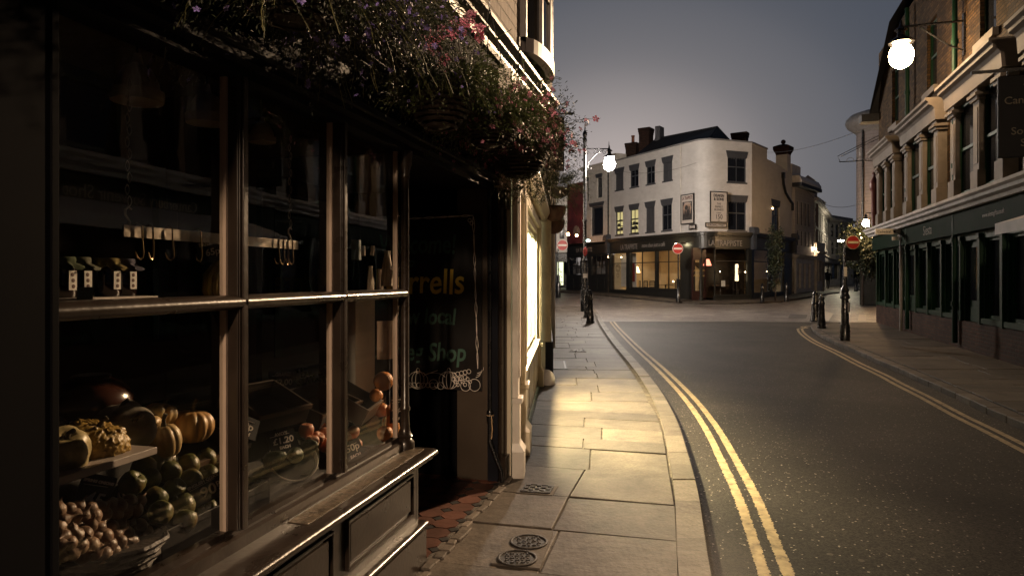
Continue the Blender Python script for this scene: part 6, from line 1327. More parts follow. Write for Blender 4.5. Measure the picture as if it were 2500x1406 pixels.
# local: x to the right as seen from the street side (towards -y of the shop), facing back along the pavement
fb_ = Fr((SA.w(XEND-0.03,0,0)).x, (SA.w(XEND-0.03,0,0)).y, SA.a-math.radians(90))
bx = lambda px, py: fb_.loc(px, py, -0.02)
x0 = bx(1000,700)[0]-0.42; x1 = bx(1175,700)[0]; zb0, zb1 = bx(1090,951)[1], bx(1090,524)[1]
MB().box(x0,x1,-0.012,0.008,zb0,zb1).build('board', pm('blackboard',(0.008,0.008,0.009),0.35,0.4,3), cb)
green_ch = pm('green chalk',(0.05,0.12,0.092),0.7); yel_ch = pm('yellow chalk paint',(0.75,0.58,0.09),0.7); wht = pm('white chalk line',(0.80,0.74,0.68),0.7)
def hand(s, px0, px1, py, hpx, mat, ital=0.12):
    a = bx(px0,py); b = bx(px1,py); hh = bx(px0,py-hpx)[1]-a[1]
    o = text(s, hh*1.35, mat, cb, (0,0,0), align='LEFT', shear=ital, bold=0.0035, ext=0.0008, name='chalk_lettering')
    xs = [v.co.x for v in o.data.vertices]; w_ = max(xs)-min(xs); 
    for v in o.data.vertices: v.co.x = (v.co.x-min(xs))*(b[0]-a[0])/w_ + a[0] + 0.0; v.co.z = v.co.z*1.0 + a[1]; v.co.y = v.co.y - 0.0135
    # a little hand-made wobble
    for v in o.data.vertices: v.co.z += 0.004*math.sin(v.co.x*38); 
    return o
x_l = bx(1000,700)[0]
a_ = bx(1005,615)
hand('Welcome!', 925, 1112, 600, 48, green_ch); hand('to', 985, 1012, 640, 24, green_ch); hand('Murrells', 916, 1132, 690, 62, yel_ch, 0.05); hand('new local', 955, 1113, 772, 40, green_ch); hand('fruit & veg Shop', 845, 1137, 855, 44, green_ch)
m = MB()
def twist(p, q, n, amp, r=0.0022):
    p, q = Vector((p[0],-0.016,p[1])), Vector((q[0],-0.016,q[1])); d = (q-p); nn = Vector((-d.z,0,d.x)).normalized()
    for ph in (0, math.pi): m.tube([p+d*i/60+nn*amp*math.sin(ph+i/60*n*math.pi)*(0.6+0.4*math.sin(i*0.4)) for i in range(61)], r, 4)
twist(bx(1000,534), bx(1155,526), 5, 0.006); twist(bx(1155,528), bx(1166,900), 9, 0.009)
for (px, py) in ((1146,538),(1151,545)):
    c0 = bx(px,py); m.tube([(c0[0]+0.013*math.cos(t),-0.016,c0[1]+0.013*math.sin(t)) for t in [k*math.pi/8 for k in range(17)]],0.0022,4)
def arcl(cx, cy, rx, ry, t0=0, t1=360, r=0.0022, n=20): 
    c0 = bx(cx,cy); sc = abs(bx(cx+10,cy)[0]-c0[0])/10; m.tube([(c0[0]+rx*sc*math.cos(math.radians(t0+(t1-t0)*k/n)),-0.016,c0[1]+ry*sc*math.sin(math.radians(t0+(t1-t0)*k/n))) for k in range(n+1)],r,4)
for cx_ in (1020, 1095):                      # two pumpkins
    for rx in (6, 15, 24): arcl(cx_, 928, rx, 20)
    arcl(cx_, 905, 4, 6)
for k in range(7): arcl(1000+k*11, 940, 5.5, 5.5)
for k in range(9): arcl(1108+(k%5)*9, 915+(k//5)*12-k%5*2, 5, 5)
for k in range(8): arcl(1105+k*6, 925+(k%3)*7, 4, 4)
for (cx_, cy_, r_) in ((1136,942,12),(1158,940,14),(1058,938,11),(1075,942,8)): arcl(cx_,cy_,r_,r_)
arcl(1150,905,26,12,-60,10); arcl(1150,898,30,14,-60,10); arcl(1150,912,22,10,-60,10); arcl(1060,925,28,14,20,160)
m.tube([(*[bx(1045,912)[0]],-0.016,bx(1045,912)[1]),(bx(1068,904)[0],-0.016,bx(1068,904)[1])],0.0022,4)
m.build('chalk_drawing', wht, cb)
# ============================================================ THE WINDOW DISPLAY
def sp_(px, py, c): x, z = SA.loc(px, py, c); return SA.w(x, c, z)
def skin(name, c, rough=0.4, var=0.3, scale=18, bump=0.15, bs=90, dirt=None, ds=5): return pm(name, c, rough, var, scale, bump, bs, dirt=dirt, dscale=ds)
apple_m = skin('green apple skin',(0.085,0.090,0.02),0.42,0.6,14,0.25,90,dirt=(0.17,0.08,0.03),ds=12); stalk = pm('stalk',(0.06,0.045,0.02),0.7)
def apple_obj(label, group, r=0.040, mat=apple_m, name='apple', cat='apple', loc=(0,0,0)):
    pr = [(0.002,0.62),(0.22,0.72),(0.5,0.86),(0.78,0.75),(0.97,0.35),(1.0,0.0),(0.93,-0.4),(0.72,-0.75),(0.45,-0.9),(0.2,-0.84),(0.002,-0.78)]
    t = thing(name, label, cat, loc, 0, group); m = MB(); m.lathe([(a*r,b*r) for a, b in reversed(pr)], 20, fn=lambda an, z: 1+0.02*math.cos(5*an)); m.build('flesh', mat, t, smooth=True)
    m = MB(); m.tube([(0,0,r*0.6),(0.004,0,r*0.95)],0.0015,5); m.build('stalk', stalk, t); return t
pts = [(322,1180),(365,1168),(413,1152),(460,1135),(502,1120),(378,1218),(425,1195),(466,1172),(508,1160),(392,1252),(445,1235),(498,1205),(503,1245),(452,1270),(540,1150),(535,1185),(350,1140),(405,1125)]
desc = ['lowest left of the green apples, stalk end showing','second from the left in the upper apple row','third from the left in the upper apple row','fourth from the left in the upper apple row','top right of the green apples, ripest green','left of the middle apple row','second in the middle apple row','under the English Cox price card, middle row','half hidden behind the English Cox price card','bottom left of the apple heap','bottom middle of the apple heap, turned sideways','right of the heap below the price card','bottom right of the apple heap','lowest apple at the front lip of the tray','at the window mullion, upper of two','at the window mullion, lower of two','in shadow behind the left end of the heap','in shadow at the back of the heap']
ap = None
for i, (px, py) in enumerate(pts):
    c = 0.30 + (1250-py)*0.0016; q = sp_(px, py, c); rot = (R.uniform(-1.3,0.5), R.uniform(-0.8,0.8), R.uniform(0,6))
    lb = 'green apple ' + desc[i]
    if ap is None: ap = apple_obj(lb, 'green apples in the window tray'); ap.location = q; ap.rotation_euler = rot
    else: dup(ap, q, rot, lb, scale=R.uniform(0.9,1.05))
# onions in a basket
onion_m = skin('onion skin',(0.17,0.10,0.065),0.42,0.6,14,0.25,90,dirt=(0.28,0.2,0.13),ds=25); oni = None; k = 0
def onion_obj(label):
    r = 0.023; t = thing('onion', label, 'onion', (0,0,0), 0, 'small onions heaped in the wicker basket'); m = MB(); m.lathe([(0.001,-r*0.95),(r*0.5,-r*0.85),(r*0.9,-r*0.45),(r,0),(r*0.85,r*0.5),(r*0.45,r*0.85),(r*0.18,r*1.15),(r*0.10,r*1.7),(0.001,r*1.8)],14); m.build('bulb', onion_m, t, smooth=True)
    m = MB()
    for j in range(5): m.tube([(0,0,-r*0.9),(0.004*math.cos(j*1.3),0.004*math.sin(j*1.3),-r*1.2)],0.0006,3)
    m.build('roots', stalk, t); return t
side = lambda px, py: ('left' if px < 205 else 'middle' if px < 275 else 'right')+(' top' if py < 1275 else ' centre' if py < 1310 else ' front')
for j in range(6):
    for i in range(9):
        px = 142+i*25+(j%2)*12+R.uniform(-4,4); py = 1248+j*21-i*(3.0 if j < 2 else 1.0)+R.uniform(-5,5)
        if px > 352-(j-3)*14*(j > 3): continue
        c = 0.27-0.010*j+R.uniform(-.008,.008); q = sp_(px, py, c); rot = (R.uniform(-1.4,1.4), R.uniform(-1.4,1.4), R.uniform(0,6))
        lb = 'small brown onion in the wicker basket with the 45p card, %s of the heap' % side(px, py)
        if oni is None: oni = onion_obj(lb); oni.location = q; oni.rotation_euler = rot
        else: dup(oni, q, rot, lb, scale=R.uniform(0.8,1.15))
q = sp_(235,1345,0.33); ob = thing('onion_basket', 'dark wicker basket full of small onions, bottom left of the window', 'basket', q)
m = MB()
for k in range(7):
    rr = 0.19-0.012*k; pts_ = [((rr+0.004*math.sin(a*10+k*math.pi))*math.cos(a),(rr*0.8+0.004*math.sin(a*10+k*math.pi))*math.sin(a),0.03-0.022*k) for a in [i*2*math.pi/40 for i in range(41)]]; m.tube(pts_,0.008,5)
m.lathe([(0.185,0.03),(0.10,-0.13),(0.001,-0.13)],20,sy=0.8); m.build('weave', wicker, ob)
# apple tray
q = SA.w(-0.0,0,0); tr = thing('apple_tray', 'shallow black tray under the heap of green apples', 'tray', SA.w(SA.loc(430,1220,0.42)[0],0.42,0.62), SA.a)
m = MB(); m.box(-0.26,0.30,-0.16,0.22,0.0,0.015).box(-0.26,0.30,-0.17,-0.16,0,0.09).box(-0.26,0.3,0.22,0.23,0,0.14).box(-0.27,-0.26,-0.17,0.23,0,0.1).box(0.3,0.31,-0.17,0.23,0,0.1); m.build('tray_shell', black_paint, tr, bevel=0.003)
# shelves
shelf_m = pm('white shelf board',(0.42,0.36,0.33),0.45,0.1,8,0.1,60)
xa, z_ = SA.loc(384,1090,0.30); MB_ = MB(); MB_.box(xpl-0.3, xa, 0.30, 0.62, z_-0.022, z_); o = tag(MB_.build('shelf', shelf_m, None, bevel=0.002), 'lower white shelf carrying the squashes in the left pane', 'shelf'); o.location = SA.o; o.rotation_euler = (0,0,SA.a); ZS = z_
xa2, z2_ = SA.loc(386,722,0.32); m = MB(); m.box(xpl-0.3, xa2, 0.32, 0.55, z2_-0.022, z2_); o = tag(m.build('shelf', shelf_m, None, bevel=0.002), 'upper white shelf carrying the jam jars in the left pane', 'shelf'); o.location = SA.o; o.rotation_euler = (0,0,SA.a); ZS2 = z2_
# squashes
def ribbed(name, label, loc, r, h, ribs, depth, mat, rot=(0,0,0), stem_=0.03, warts=0, cat='squash', flat=1.0, sx=1.0):
    t = thing(name, label, cat, loc, 0, 'squashes on display'); t.rotation_euler = rot
    n = 40 if warts else 12; pr = []
    for k in range(n+1):
        a = -math.pi/2+math.pi*k/n; rr = max(0.002, math.cos(a)**0.75 if math.cos(a) > 0 else 0); z = math.sin(a); z -= 0.22*math.exp(-(rr/0.3)**2)*(1 if z > 0 else -0.6); pr.append((rr*r, z*h))
    m = MB(); m.lathe(pr, 120 if warts else 64, fn=lambda an, z: (1-depth*(1-abs(math.cos(an*ribs/2))**0.7)), sx=sx)
    o = m.build('body', mat, t, smooth=True)
    if warts:
        for v in o.data.vertices:
            p = v.co.copy(); n_ = noise.noise(p*95)+0.4*noise.noise(p*190); v.co += p.normalized()*max(0, n_)*warts
    m = MB(); m.tube([(0,0,h*0.6),(0.004,0.002,h*0.85+stem_*0.6),(0.014,0.004,h*0.85+stem_)],[0.012,0.006,0.008],8); m.build('stem', stalk, t, smooth='auto'); return t
gold_m = skin('golden gourd skin',(0.30,0.19,0.045),0.4,0.35,12,0.3,60); pale_m = skin('pale squash skin',(0.50,0.36,0.17),0.4,0.2,14,0.1,50,dirt=(0.42,0.22,0.08),ds=9)
grey_m = skin('grey green turban skin',(0.24,0.21,0.17),0.4,0.4,9,0.15,40,dirt=(0.13,0.15,0.09),ds=6); orange_m = skin('orange striped squash skin',(0.52,0.30,0.12),0.38,0.25,10,0.08,50,dirt=(0.45,0.36,0.2),ds=7)
butter_m = skin('butternut skin',(0.48,0.22,0.08),0.35,0.15,8,0.04,40); cream_m = skin('cream gourd skin',(0.50,0.40,0.20),0.4,0.4,7,0.05,40,dirt=(0.06,0.07,0.03),ds=10)
ribbed('gourd','striped cream and green gourd at the left edge of the lower shelf', sp_(150,1110,0.40), 0.075, 0.085, 6, 0.12, cream_m, (0.4,0.5,0))
ribbed('gourd','bumpy golden warted gourd on the lower shelf', sp_(228,1078,0.42), 0.085, 0.058, 3, 0.06, gold_m, (0.1,0.3,0.5), warts=0.014, sx=1.1)
ribbed('squash','grey green turban squash between the warted gourd and the pale ones', sp_(318,1045,0.50), 0.085, 0.06, 5, 0.08, grey_m, (0.7,0.5,0.3))
ribbed('squash','dull pinkish squash lying behind the turban squash', sp_(290,1018,0.62), 0.085, 0.055, 5, 0.06, grey_m, (0.3,0.4,0))
ribbed('squash','small pale ribbed squash at the back above the dumpling squashes', sp_(393,1012,0.62), 0.063, 0.045, 10, 0.16, pale_m, (-0.3,0.1,0))
ribbed('squash','pale acorn squash turned on its side beside the shelf end', sp_(365,1055,0.56), 0.062, 0.055, 8, 0.16, pale_m, (1.2,0.4,0.2))
ribbed('squash','pointed pale dumpling squash with a curved stalk at the shelf end', sp_(404,1076,0.48), 0.056, 0.062, 8, 0.14, pale_m, (0.1,-0.1,0), stem_=0.045)
ribbed('squash','large orange striped ribbed squash, biggest of the display', sp_(466,1040,0.56), 0.088, 0.065, 12, 0.17, orange_m, (-0.05,0.05,0), stem_=0.05)
ribbed('squash','dark squash in shadow under the shelf end', sp_(375,1118,0.52), 0.065, 0.05, 8, 0.12, grey_m, (0.2,0.2,0))
t = thing('gourd','small smooth pale gourd lying behind the turban squash','squash', sp_(352,1010,0.60), 0, 'squashes on display'); t.rotation_euler = (0,1.4,0.3); m = MB(); m.lathe([(0.001,-0.05),(0.018,-0.045),(0.024,-0.02),(0.02,0.01),(0.026,0.035),(0.022,0.06),(0.001,0.07)],16); m.build('body', cream_m, t, smooth=True)
# big dark pot with highlight at the back left
t = thing('copper_pot','round dark glazed pot with one warm glint behind the gourds','pot', sp_(222,985,0.75)); m = MB(); m.ball((0,0,0),(0.14,0.14,0.10),24,12); m.build('body', pm('dark copper glaze',(0.06,0.02,0.012),0.2,spec=0.8), t, smooth=True); m = MB(); m.lathe([(0.06,0.085),(0.065,0.10),(0.055,0.105)],20); m.build('rim', black_paint, t)
# jam jars with cloth covers
def cloth(seed, col):
    return brick('gingham cloth %d' % seed, col, tuple(c*0.25 for c in col), tuple(c*0.5 for c in col), bw=0.012, bh=0.012, ms=0.003, bump=0, axes='xy')
jx = [(190,0,(0.30,0.30,0.22)),(262,1,(0.42,0.33,0.12)),(302,2,(0.20,0.19,0.26)),(152,3,(0.20,0.24,0.14))]
jl = ['jam jar with green check cloth cap, second from the left on the upper shelf','jam jar with plain gold cloth cap on the upper shelf','jam jar with blue grey cloth cap at the right end of the row','jam jar with dark check cloth cap at the left edge of the upper shelf']
for (px, i, col) in jx:
    x, _ = SA.loc(px, 700, 0.42); t = thing('jam_jar', jl[i], 'jar', SA.w(x, 0.42, ZS2), SA.a, 'jam jars with cloth caps')
    m = MB(); m.lathe([(0.001,0),(0.033,0.0),(0.036,0.006),(0.036,0.085),(0.030,0.10),(0.030,0.112)],20); m.build('jar', pm('dark jam',(0.012,0.004,0.004),0.08,spec=0.8), t, smooth='auto')
    m = MB(); nn = 40; rings = [(0.001,0.120,0),(0.033,0.119,0),(0.035,0.108,0),(0.033,0.100,0.05),(0.050,0.086,0.22)]
    for (rr, z, w_) in rings[:1]: pass
    vs = []; 
    for (rr, z, w_) in rings:
        for k in range(nn): a = 2*math.pi*k/nn; q = rr*(1+w_*math.sin(a*7+i)); vs.append((q*math.cos(a), q*math.sin(a), z-w_*0.03*math.cos(a*7+i)))
    m.add(vs, [(r_*nn+k, r_*nn+(k+1)%nn, (r_+1)*nn+(k+1)%nn, (r_+1)*nn+k) for r_ in range(len(rings)-1) for k in range(nn)]); m.build('cloth_cap', cloth(i, col), t, smooth=True)
    m = MB(); m.lathe([(0.0365,0.025),(0.0365,0.075)],20); lb_ = MB().box(-0.013,0.013,-0.0385,-0.0365,0.022,0.078).build('label', chalk, t); d_ = MB()
    for k in range(3): d_.ball((R.uniform(-.003,.003),-0.039,0.033+k*0.017),(0.006,0.001,0.006),8,6)
    d_.build('printed_fruit', pm('fruit print',(0.10,0.04,0.03),0.6), lb_)
card_b = pm('small blue card',(0.03,0.04,0.06),0.4); o = tag(MB().obox((0,0,0),(0.05,0.003,0.035)).build('shelf_card', card_b), 'small dark ticket clipped under the jam jar shelf edge', 'ticket'); o.location = sp_(207,716,0.315); o.rotation_euler = (0,0,SA.a)
# hook rail with S hooks and chains
steel = pm('brushed steel',(0.42,0.36,0.30),0.32,0.25,25,0.2,50,metal=0.8); brass = pm('dark bronze hook',(0.28,0.19,0.10),0.25,metal=0.9)
rx0, rz0 = SA.loc(300,562,0.36); rx1, rz1 = SA.loc(727,600,0.36); zr = (rz0+rz1)/2
rail = thing('hook_rail', 'flat steel hook rail hanging on chains across the shop window', 'rail', (SA.o.x,SA.o.y,0), SA.a)
m = MB(); m.box(rx0,rx1,0.357,0.363,zr-0.019,zr+0.019); m.build('bar', steel, rail, bevel=0.001)
m = MB()
for (px, seed) in ((313,0),(708,1)):
    x = SA.loc(px,560,0.36)[0]; z = zr+0.02
    m.tube([(x,0.36,z-0.02),(x+0.006,0.36,z+0.01),(x-0.012,0.36,z+0.03),(x-0.012,0.36,z+0.045),(x,0.36,z+0.056),(x+0.012,0.36,z+0.048)],0.0035,8)
    zc = z+0.056
    for k in range(11):
        s = 1 if k % 2 else -1; ph = [(x+s*0.008*math.sin(t*math.pi),0.36+0.004*s,zc+0.034*t) for t in [i/8 for i in range(9)]]; m.tube(ph,0.0016,6); m.tube([(2*x-a,b,c) for a,b,c in ph],0.0016,6); zc += 0.037
m.build('chain', steel, rail, smooth='auto')
hk = None
hpx = [(335,0),(362,1),(410,2),(480,3),(672,4),(684,5),(695,6),(706,7)]
hl = ['first','second','third','fourth, in front of the bananas','fifth, start of the bunch at the right end','sixth, in the right-hand bunch','seventh, in the right-hand bunch','last, at the right end']
for px, i in hpx:
    x = SA.loc(px,600,0.36)[0]; q = SA.w(x,0.352,zr)
    lb = 'bronze S hook on the steel rail, %s from the left' % hl[i] if i < 3 else 'bronze S hook on the steel rail, %s' % hl[i]
    if hk is None:
        hk = thing('meat_hook', lb, 'hook', q, SA.a, 'S hooks on the steel rail'); m = MB()
        m.tube([(-0.008,0.012,-0.005),(-0.006,0.016,0.02),(0.0,0.008,0.028),(0.004,-0.006,0.02),(0.006,-0.006,-0.03),(0.012,-0.004,-0.062),(0.010,-0.004,-0.078),(0.0,-0.004,-0.088),(-0.012,-0.004,-0.082),(-0.020,-0.004,-0.062)],[0.003]*9+[0.0012],8); m.build('hook', brass, hk, smooth='auto')
    else: dup(hk, q, SA.a+R.uniform(-.35,.35), lb)
# bananas
ban = pm('banana skin',(0.42,0.30,0.06),0.45,0.2,12,0.03,30,dirt=(0.2,0.12,0.03),dscale=10); bt = thing('banana_bunch','bunch of bananas hanging behind the BANANAS card in the window','bananas', sp_(545,640,0.62), SA.a)
for k in range(5):
    dx = -0.05+0.03*k; m = MB(); pp = [(dx*0.25,0,0.03),(dx*0.6-0.02,-0.01*k,-0.01),(dx-0.05,-0.012*k,-0.06),(dx-0.055,-0.012*k,-0.12),(dx-0.035,-0.01*k,-0.165),(dx-0.015,-0.01*k,-0.185)]; m.tube(pp,[0.007,0.014,0.019,0.019,0.013,0.004],8); m.build('banana', ban, bt, smooth='auto')
# price cards
card_m = pm('black price card',(0.012,0.012,0.013),0.4,0.3,5); ch_m = pm('chalk pen',(0.70,0.62,0.55),0.7)
def price_card(px, py, c, w, h, lines, label, tilt=-0.5, roll=0.0, yaw=0.0):
    q = sp_(px, py, c); t = thing('price_card', label, 'price card', q); t.rotation_euler = (tilt, roll, SA.a-math.radians(38)+yaw)
    MB().box(-w/2,w/2,-0.002,0.002,-h/2,h/2).build('card', card_m, t)
    for s_, z, sz, sh in lines: 
        o = text(s_, sz, ch_m, t, (0,-0.0035,z), ext=0.0005, bold=0.0008, shear=sh, name='chalk_lettering')
    m = MB(); m.tube([(-w*0.4,-0.003,h*0.27),(w*0.3,-0.003,h*0.29)],0.0009,4); m.build('underline', ch_m, t); return t
price_card(505,1195,0.30,0.125,0.085,[('ENGLISH COX\'S',0.033,0.0150,0.1),('90',-0.008,0.055,0.15),('p',0.0,0.02,0.1),('lb',-0.03,0.018,0.1)][:2]+[('           p',0.006,0.026,0.1),('                lb',-0.026,0.018,0.1)],'black ENGLISH COX\'S 90p card among the green apples',tilt=-0.75,roll=-0.35)
price_card(225,1220,0.30,0.09,0.14,[('SPRING ONIONS',0.050,0.0105,0.1),('45',0.0,0.052,0.2),('            p',0.0,0.022,0.1),('        lb',-0.048,0.02,0.1)],'black SPRING ONIONS 45p card above the onion basket',tilt=-0.35,roll=0.38)
price_card(690,1075,0.34,0.12,0.09,[('AVO\'S',0.030,0.020,0.1),('£1.20',-0.002,0.040,0.15),('EACH',-0.033,0.018,0.1)],'black AVO\'S £1.20 each card over the white rimmed basket',tilt=-0.7,roll=-0.1)
price_card(598,1040,0.36,0.11,0.09,[('60p',0.002,0.045,0.1),('EACH',-0.030,0.020,0.1)],'black 60p each card partly hidden by the first mullion',tilt=-0.6,roll=0.5)
price_card(690,930,0.8,0.15,0.11,[('GRAPES',0.035,0.024,0.1),('£2.00',-0.008,0.045,0.1)],'dim GRAPES £2.00 card at the back of the middle pane',tilt=-0.2,roll=0.05)
price_card(862,1098,0.34,0.10,0.10,[('50p',0.012,0.050,0.1),('EACH',-0.032,0.022,0.1)],'black 50p each card at the lower left of the third pane',tilt=-0.4,roll=-0.25)
price_card(967,1000,0.30,0.075,0.15,[('LARGE ORANGES',0.058,0.0085,0),('45p',0.0,0.040,0.1),('EACH',-0.05,0.018,0)],'tall dark 45p card beside the oranges at the window corner',tilt=0.0,roll=0.03)
price_card(517,612,0.55,0.11,0.09,[('BANANA\'S',0.030,0.0185,0.1),('65p',-0.006,0.038,0.1)],'dark BANANA\'S 65p card above the bananas',tilt=-0.1,roll=-0.25)
# avocado basket with white rim
q = sp_(715,1125,0.36); ab = thing('avocado_basket', 'round basket with white painted rim tilted towards the glass', 'basket', q); ab.rotation_euler = (0.75,0.15,0.5)
m = MB(); 
for k in range(3): m.tube([((0.098+0.004*k)*math.cos(a)*(1+0.01*math.sin(a*13+k)),(0.098+0.004*k)*math.sin(a),0.006*k) for a in [i*2*math.pi/48 for i in range(49)]],0.0035,6)
m.build('white_rim', pm('white wicker rim',(0.6,0.55,0.5),0.5), ab, smooth='auto'); m = MB(); m.lathe([(0.097,0.0),(0.085,-0.03),(0.07,-0.05),(0.001,-0.05)],28); m.build('bowl', black_paint, ab, smooth='auto')
avm = skin('avocado skin',(0.022,0.032,0.010),0.35,0.4,20,0.5,120); 
for i, (px, py, c) in enumerate(((720,1110,0.30),(755,1090,0.32),(668,1120,0.34),(622,1195,0.30))):
    t = thing('avocado', 'dark green avocado, '+['frontmost in the white rimmed basket','behind the card at the right of the basket','at the left of the basket','loose below the basket at the mullion'][i], 'avocado', sp_(px,py,c), 0, 'avocados'); t.rotation_euler = (1.2,0.4,i*0.8)
    m = MB(); m.lathe([(0.001,-0.045),(0.022,-0.04),(0.034,-0.018),(0.033,0.005),(0.022,0.035),(0.012,0.05),(0.001,0.055)],18); m.build('flesh', avm, t, smooth=True)
# peaches and oranges
peach_m = skin('peach skin',(0.42,0.16,0.08),0.55,0.35,10,0.05,60); orng = skin('orange peel',(0.62,0.23,0.05),0.4,0.08,10,0.35,160)
pl = [(748,1050,0.44),(778,1038,0.50),(775,1070,0.42),(792,1062,0.44),(762,1078,0.38),(800,1040,0.5),(795,1085,0.42),(862,1055,0.46),(868,1085,0.42),(845,1070,0.46)]
dl = ['top left of the heap','top of the heap at the back','middle of the heap','beside the second mullion','front left of the heap','dark one at the back by the mullion','front right of the heap','right of the second mullion, upper','right of the second mullion, lower','hidden half behind the second mullion']
pe = None
for (px, py, c), d_ in zip(pl, dl):
    q = sp_(px,py,c); lb = 'blushed nectarine, '+d_
    if pe is None: pe = apple_obj(lb, 'nectarines in the middle pane', 0.036, peach_m, 'nectarine', 'nectarine'); pe.location = q
    else: dup(pe, q, (R.uniform(-1,1),R.uniform(-1,1),R.uniform(0,6)), lb, scale=R.uniform(.9,1.1))
def orange_obj(label, r=0.045, loc=(0,0,0)):
    t = thing('orange', label, 'orange', loc, 0, 'large oranges at the window corner'); m = MB(); m.ball((0,0,0),(r,r,r*0.96),24,16); m.build('peel', orng, t, smooth=True); m = MB(); m.ball((0,0,r*0.95),(0.004,0.004,0.002),6,4); m.build('stem_button', stalk, t); return t
oo = orange_obj('large orange on top of the stack at the window corner'); oo.location = sp_(936,930,0.34); oo.scale = (1.25,)*3
for (px,py,c,s_,lb) in ((940,1058,0.34,1.05,'orange low in the window corner behind the reflections'),(918,965,0.42,0.9,'orange tucked behind the top one'),(948,1030,0.40,0.9,'orange hidden behind the 45p card'),(930,1000,0.46,1.0,'orange in the middle of the corner stack')): dup(oo, sp_(px,py,c), (0.3,0.2,1), lb, scale=s_)
t = thing('butternut_squash','smooth tan butternut squash standing under the top orange','butternut squash', sp_(955,1035,0.36)); m = MB(); m.lathe([(0.001,-0.06),(0.04,-0.055),(0.052,-0.025),(0.046,0.01),(0.034,0.04),(0.03,0.075),(0.031,0.095),(0.02,0.11),(0.001,0.112)],24); m.build('body', butter_m, t, smooth=True); MB().lathe([(0.008,0.11),(0.007,0.125)],8).build('stem', stalk, t)
# crates / dark baskets at the back, grapes, paper bags, tags, papers
def crate(px, py, c, w, d, h, label, rz=0.0, tilt=0.35):
    q = sp_(px,py,c); t = thing('produce_crate', label, 'crate', q, SA.a); t.rotation_euler = (tilt,0,SA.a+rz); m = MB(); m.box(-w/2,w/2,-d/2,d/2,0,0.01)
    for s_ in (-1,1): m.box(-w/2,w/2,s_*d/2-0.006,s_*d/2+0.006,0,h); m.box(s_*w/2-0.006,s_*w/2+0.006,-d/2,d/2,0,h)
    m.build('crate_shell', cafe_dark, t, bevel=0.002); 
    m = MB(); m.box(-w/2-0.01,w/2+0.01,-d/2-0.01,-d/2-0.002,h-0.02,h); m.build('front_rim', pm('crate rim',(0.10,0.06,0.035),0.4), t); return t
crate(770,1010,0.62,0.42,0.28,0.10,'dark sloping crate behind the nectarines in the middle pane')
crate(850,1000,0.5,0.3,0.24,0.10,'dark sloping crate leaning by the white post in the third pane',0.2,0.5)
crate(640,1010,0.55,0.3,0.25,0.09,'dark crate with a folded tray behind the avocado basket',-0.2,0.4)
crate(470,1120,0.62,0.34,0.24,0.08,'dark crate under the orange ribbed squash')
gm = pm('green grapes',(0.07,0.09,0.02),0.3,0.3,9,isl=0.4); t = thing('grape_bunch','dim heap of green grapes behind the GRAPES card','grapes', sp_(745,935,0.85)); m = MB()
for _ in range(150): q = Vector((R.gauss(0,.07),R.gauss(0,.05),R.gauss(0,.03))); m.ball(q,0.011,8,6)
m.build('grapes', gm, t, smooth=True)['kind'] = 'stuff'
paperm = pm('kraft paper',(0.30,0.22,0.15),0.7,0.15,8,0.3,20); bagm = pm('pale paper bag',(0.45,0.37,0.30),0.7,0.1,8,0.3,20)
def bag(px, py, c, w, h, label, rz=0.0, mat=bagm):
    q = sp_(px,py,c); t = thing('paper_bag', label, 'paper bag', q, SA.a-0.6+rz); m = MB(); vs = []; n = 16
    for (z, s_) in ((-h/2,1.0),(-h*0.1,0.95),(h*0.2,0.72),(h*0.42,0.5),(h/2,0.62)):
        for k in range(n): a = 2*math.pi*k/n; rr = 1+0.12*math.sin(a*5+z*40); vs.append((w/2*s_*math.cos(a)*rr, w/3*s_*math.sin(a)*rr, z))
    m.add(vs, [(r_*n+k, r_*n+(k+1)%n, (r_+1)*n+(k+1)%n, (r_+1)*n+k) for r_ in range(4) for k in range(n)]+[tuple(range(n))]); m.build('bag', mat, t); return t
bag(945,655,0.32,0.07,0.20,'tall gathered paper bag hanging at the window corner')
bag(905,685,0.36,0.045,0.16,'narrow paper bag hanging below the luggage tags',0.3); bag(928,690,0.38,0.04,0.15,'second narrow paper bag hanging below the luggage tags',0.1)
def sheet(px, py, c, w, h, mat, label, name='paper_sheet', cat='paper', rz=-0.6, roll=0.0):
    t = thing(name, label, cat, sp_(px,py,c), SA.a+rz); t.rotation_euler[1] = roll; m = MB(); n = 6
    for k in range(n):
        a, b = -w/2+w*k/n, -w/2+w*(k+1)/n; f = lambda x: 0.012*(x/w*2)**2; m.add([(a,f(a),-h/2),(b,f(b),-h/2),(b,f(b),h/2),(a,f(a),h/2),(a,f(a)+0.002,-h/2),(b,f(b)+0.002,-h/2),(b,f(b)+0.002,h/2),(a,f(a)+0.002,h/2)],[(0,1,2,3),(5,4,7,6),(3,2,6,7),(1,0,4,5)])
    m.build('sheet', mat, t); return t
sheet(945,830,0.34,0.115,0.22,pm('peach paper',(0.50,0.36,0.27),0.7,0.1,5),'hanging peach coloured paper sheet in the third pane'); 
lt = sheet(890,612,0.34,0.022,0.055,bagm,'left luggage tag on a string in the third pane','luggage_tag','tag'); sheet(912,612,0.34,0.022,0.055,bagm,'right luggage tag on a string in the third pane','luggage_tag','tag',roll=0.12)
t = sheet(872,610,0.42,0.06,0.11,pm('blue leaflet',(0.16,0.20,0.22),0.6,0.5,14),'small blue printed leaflet stuck behind the tags','leaflet','leaflet')
bellm = pm('pale enamel shade',(0.30,0.25,0.22),0.5)
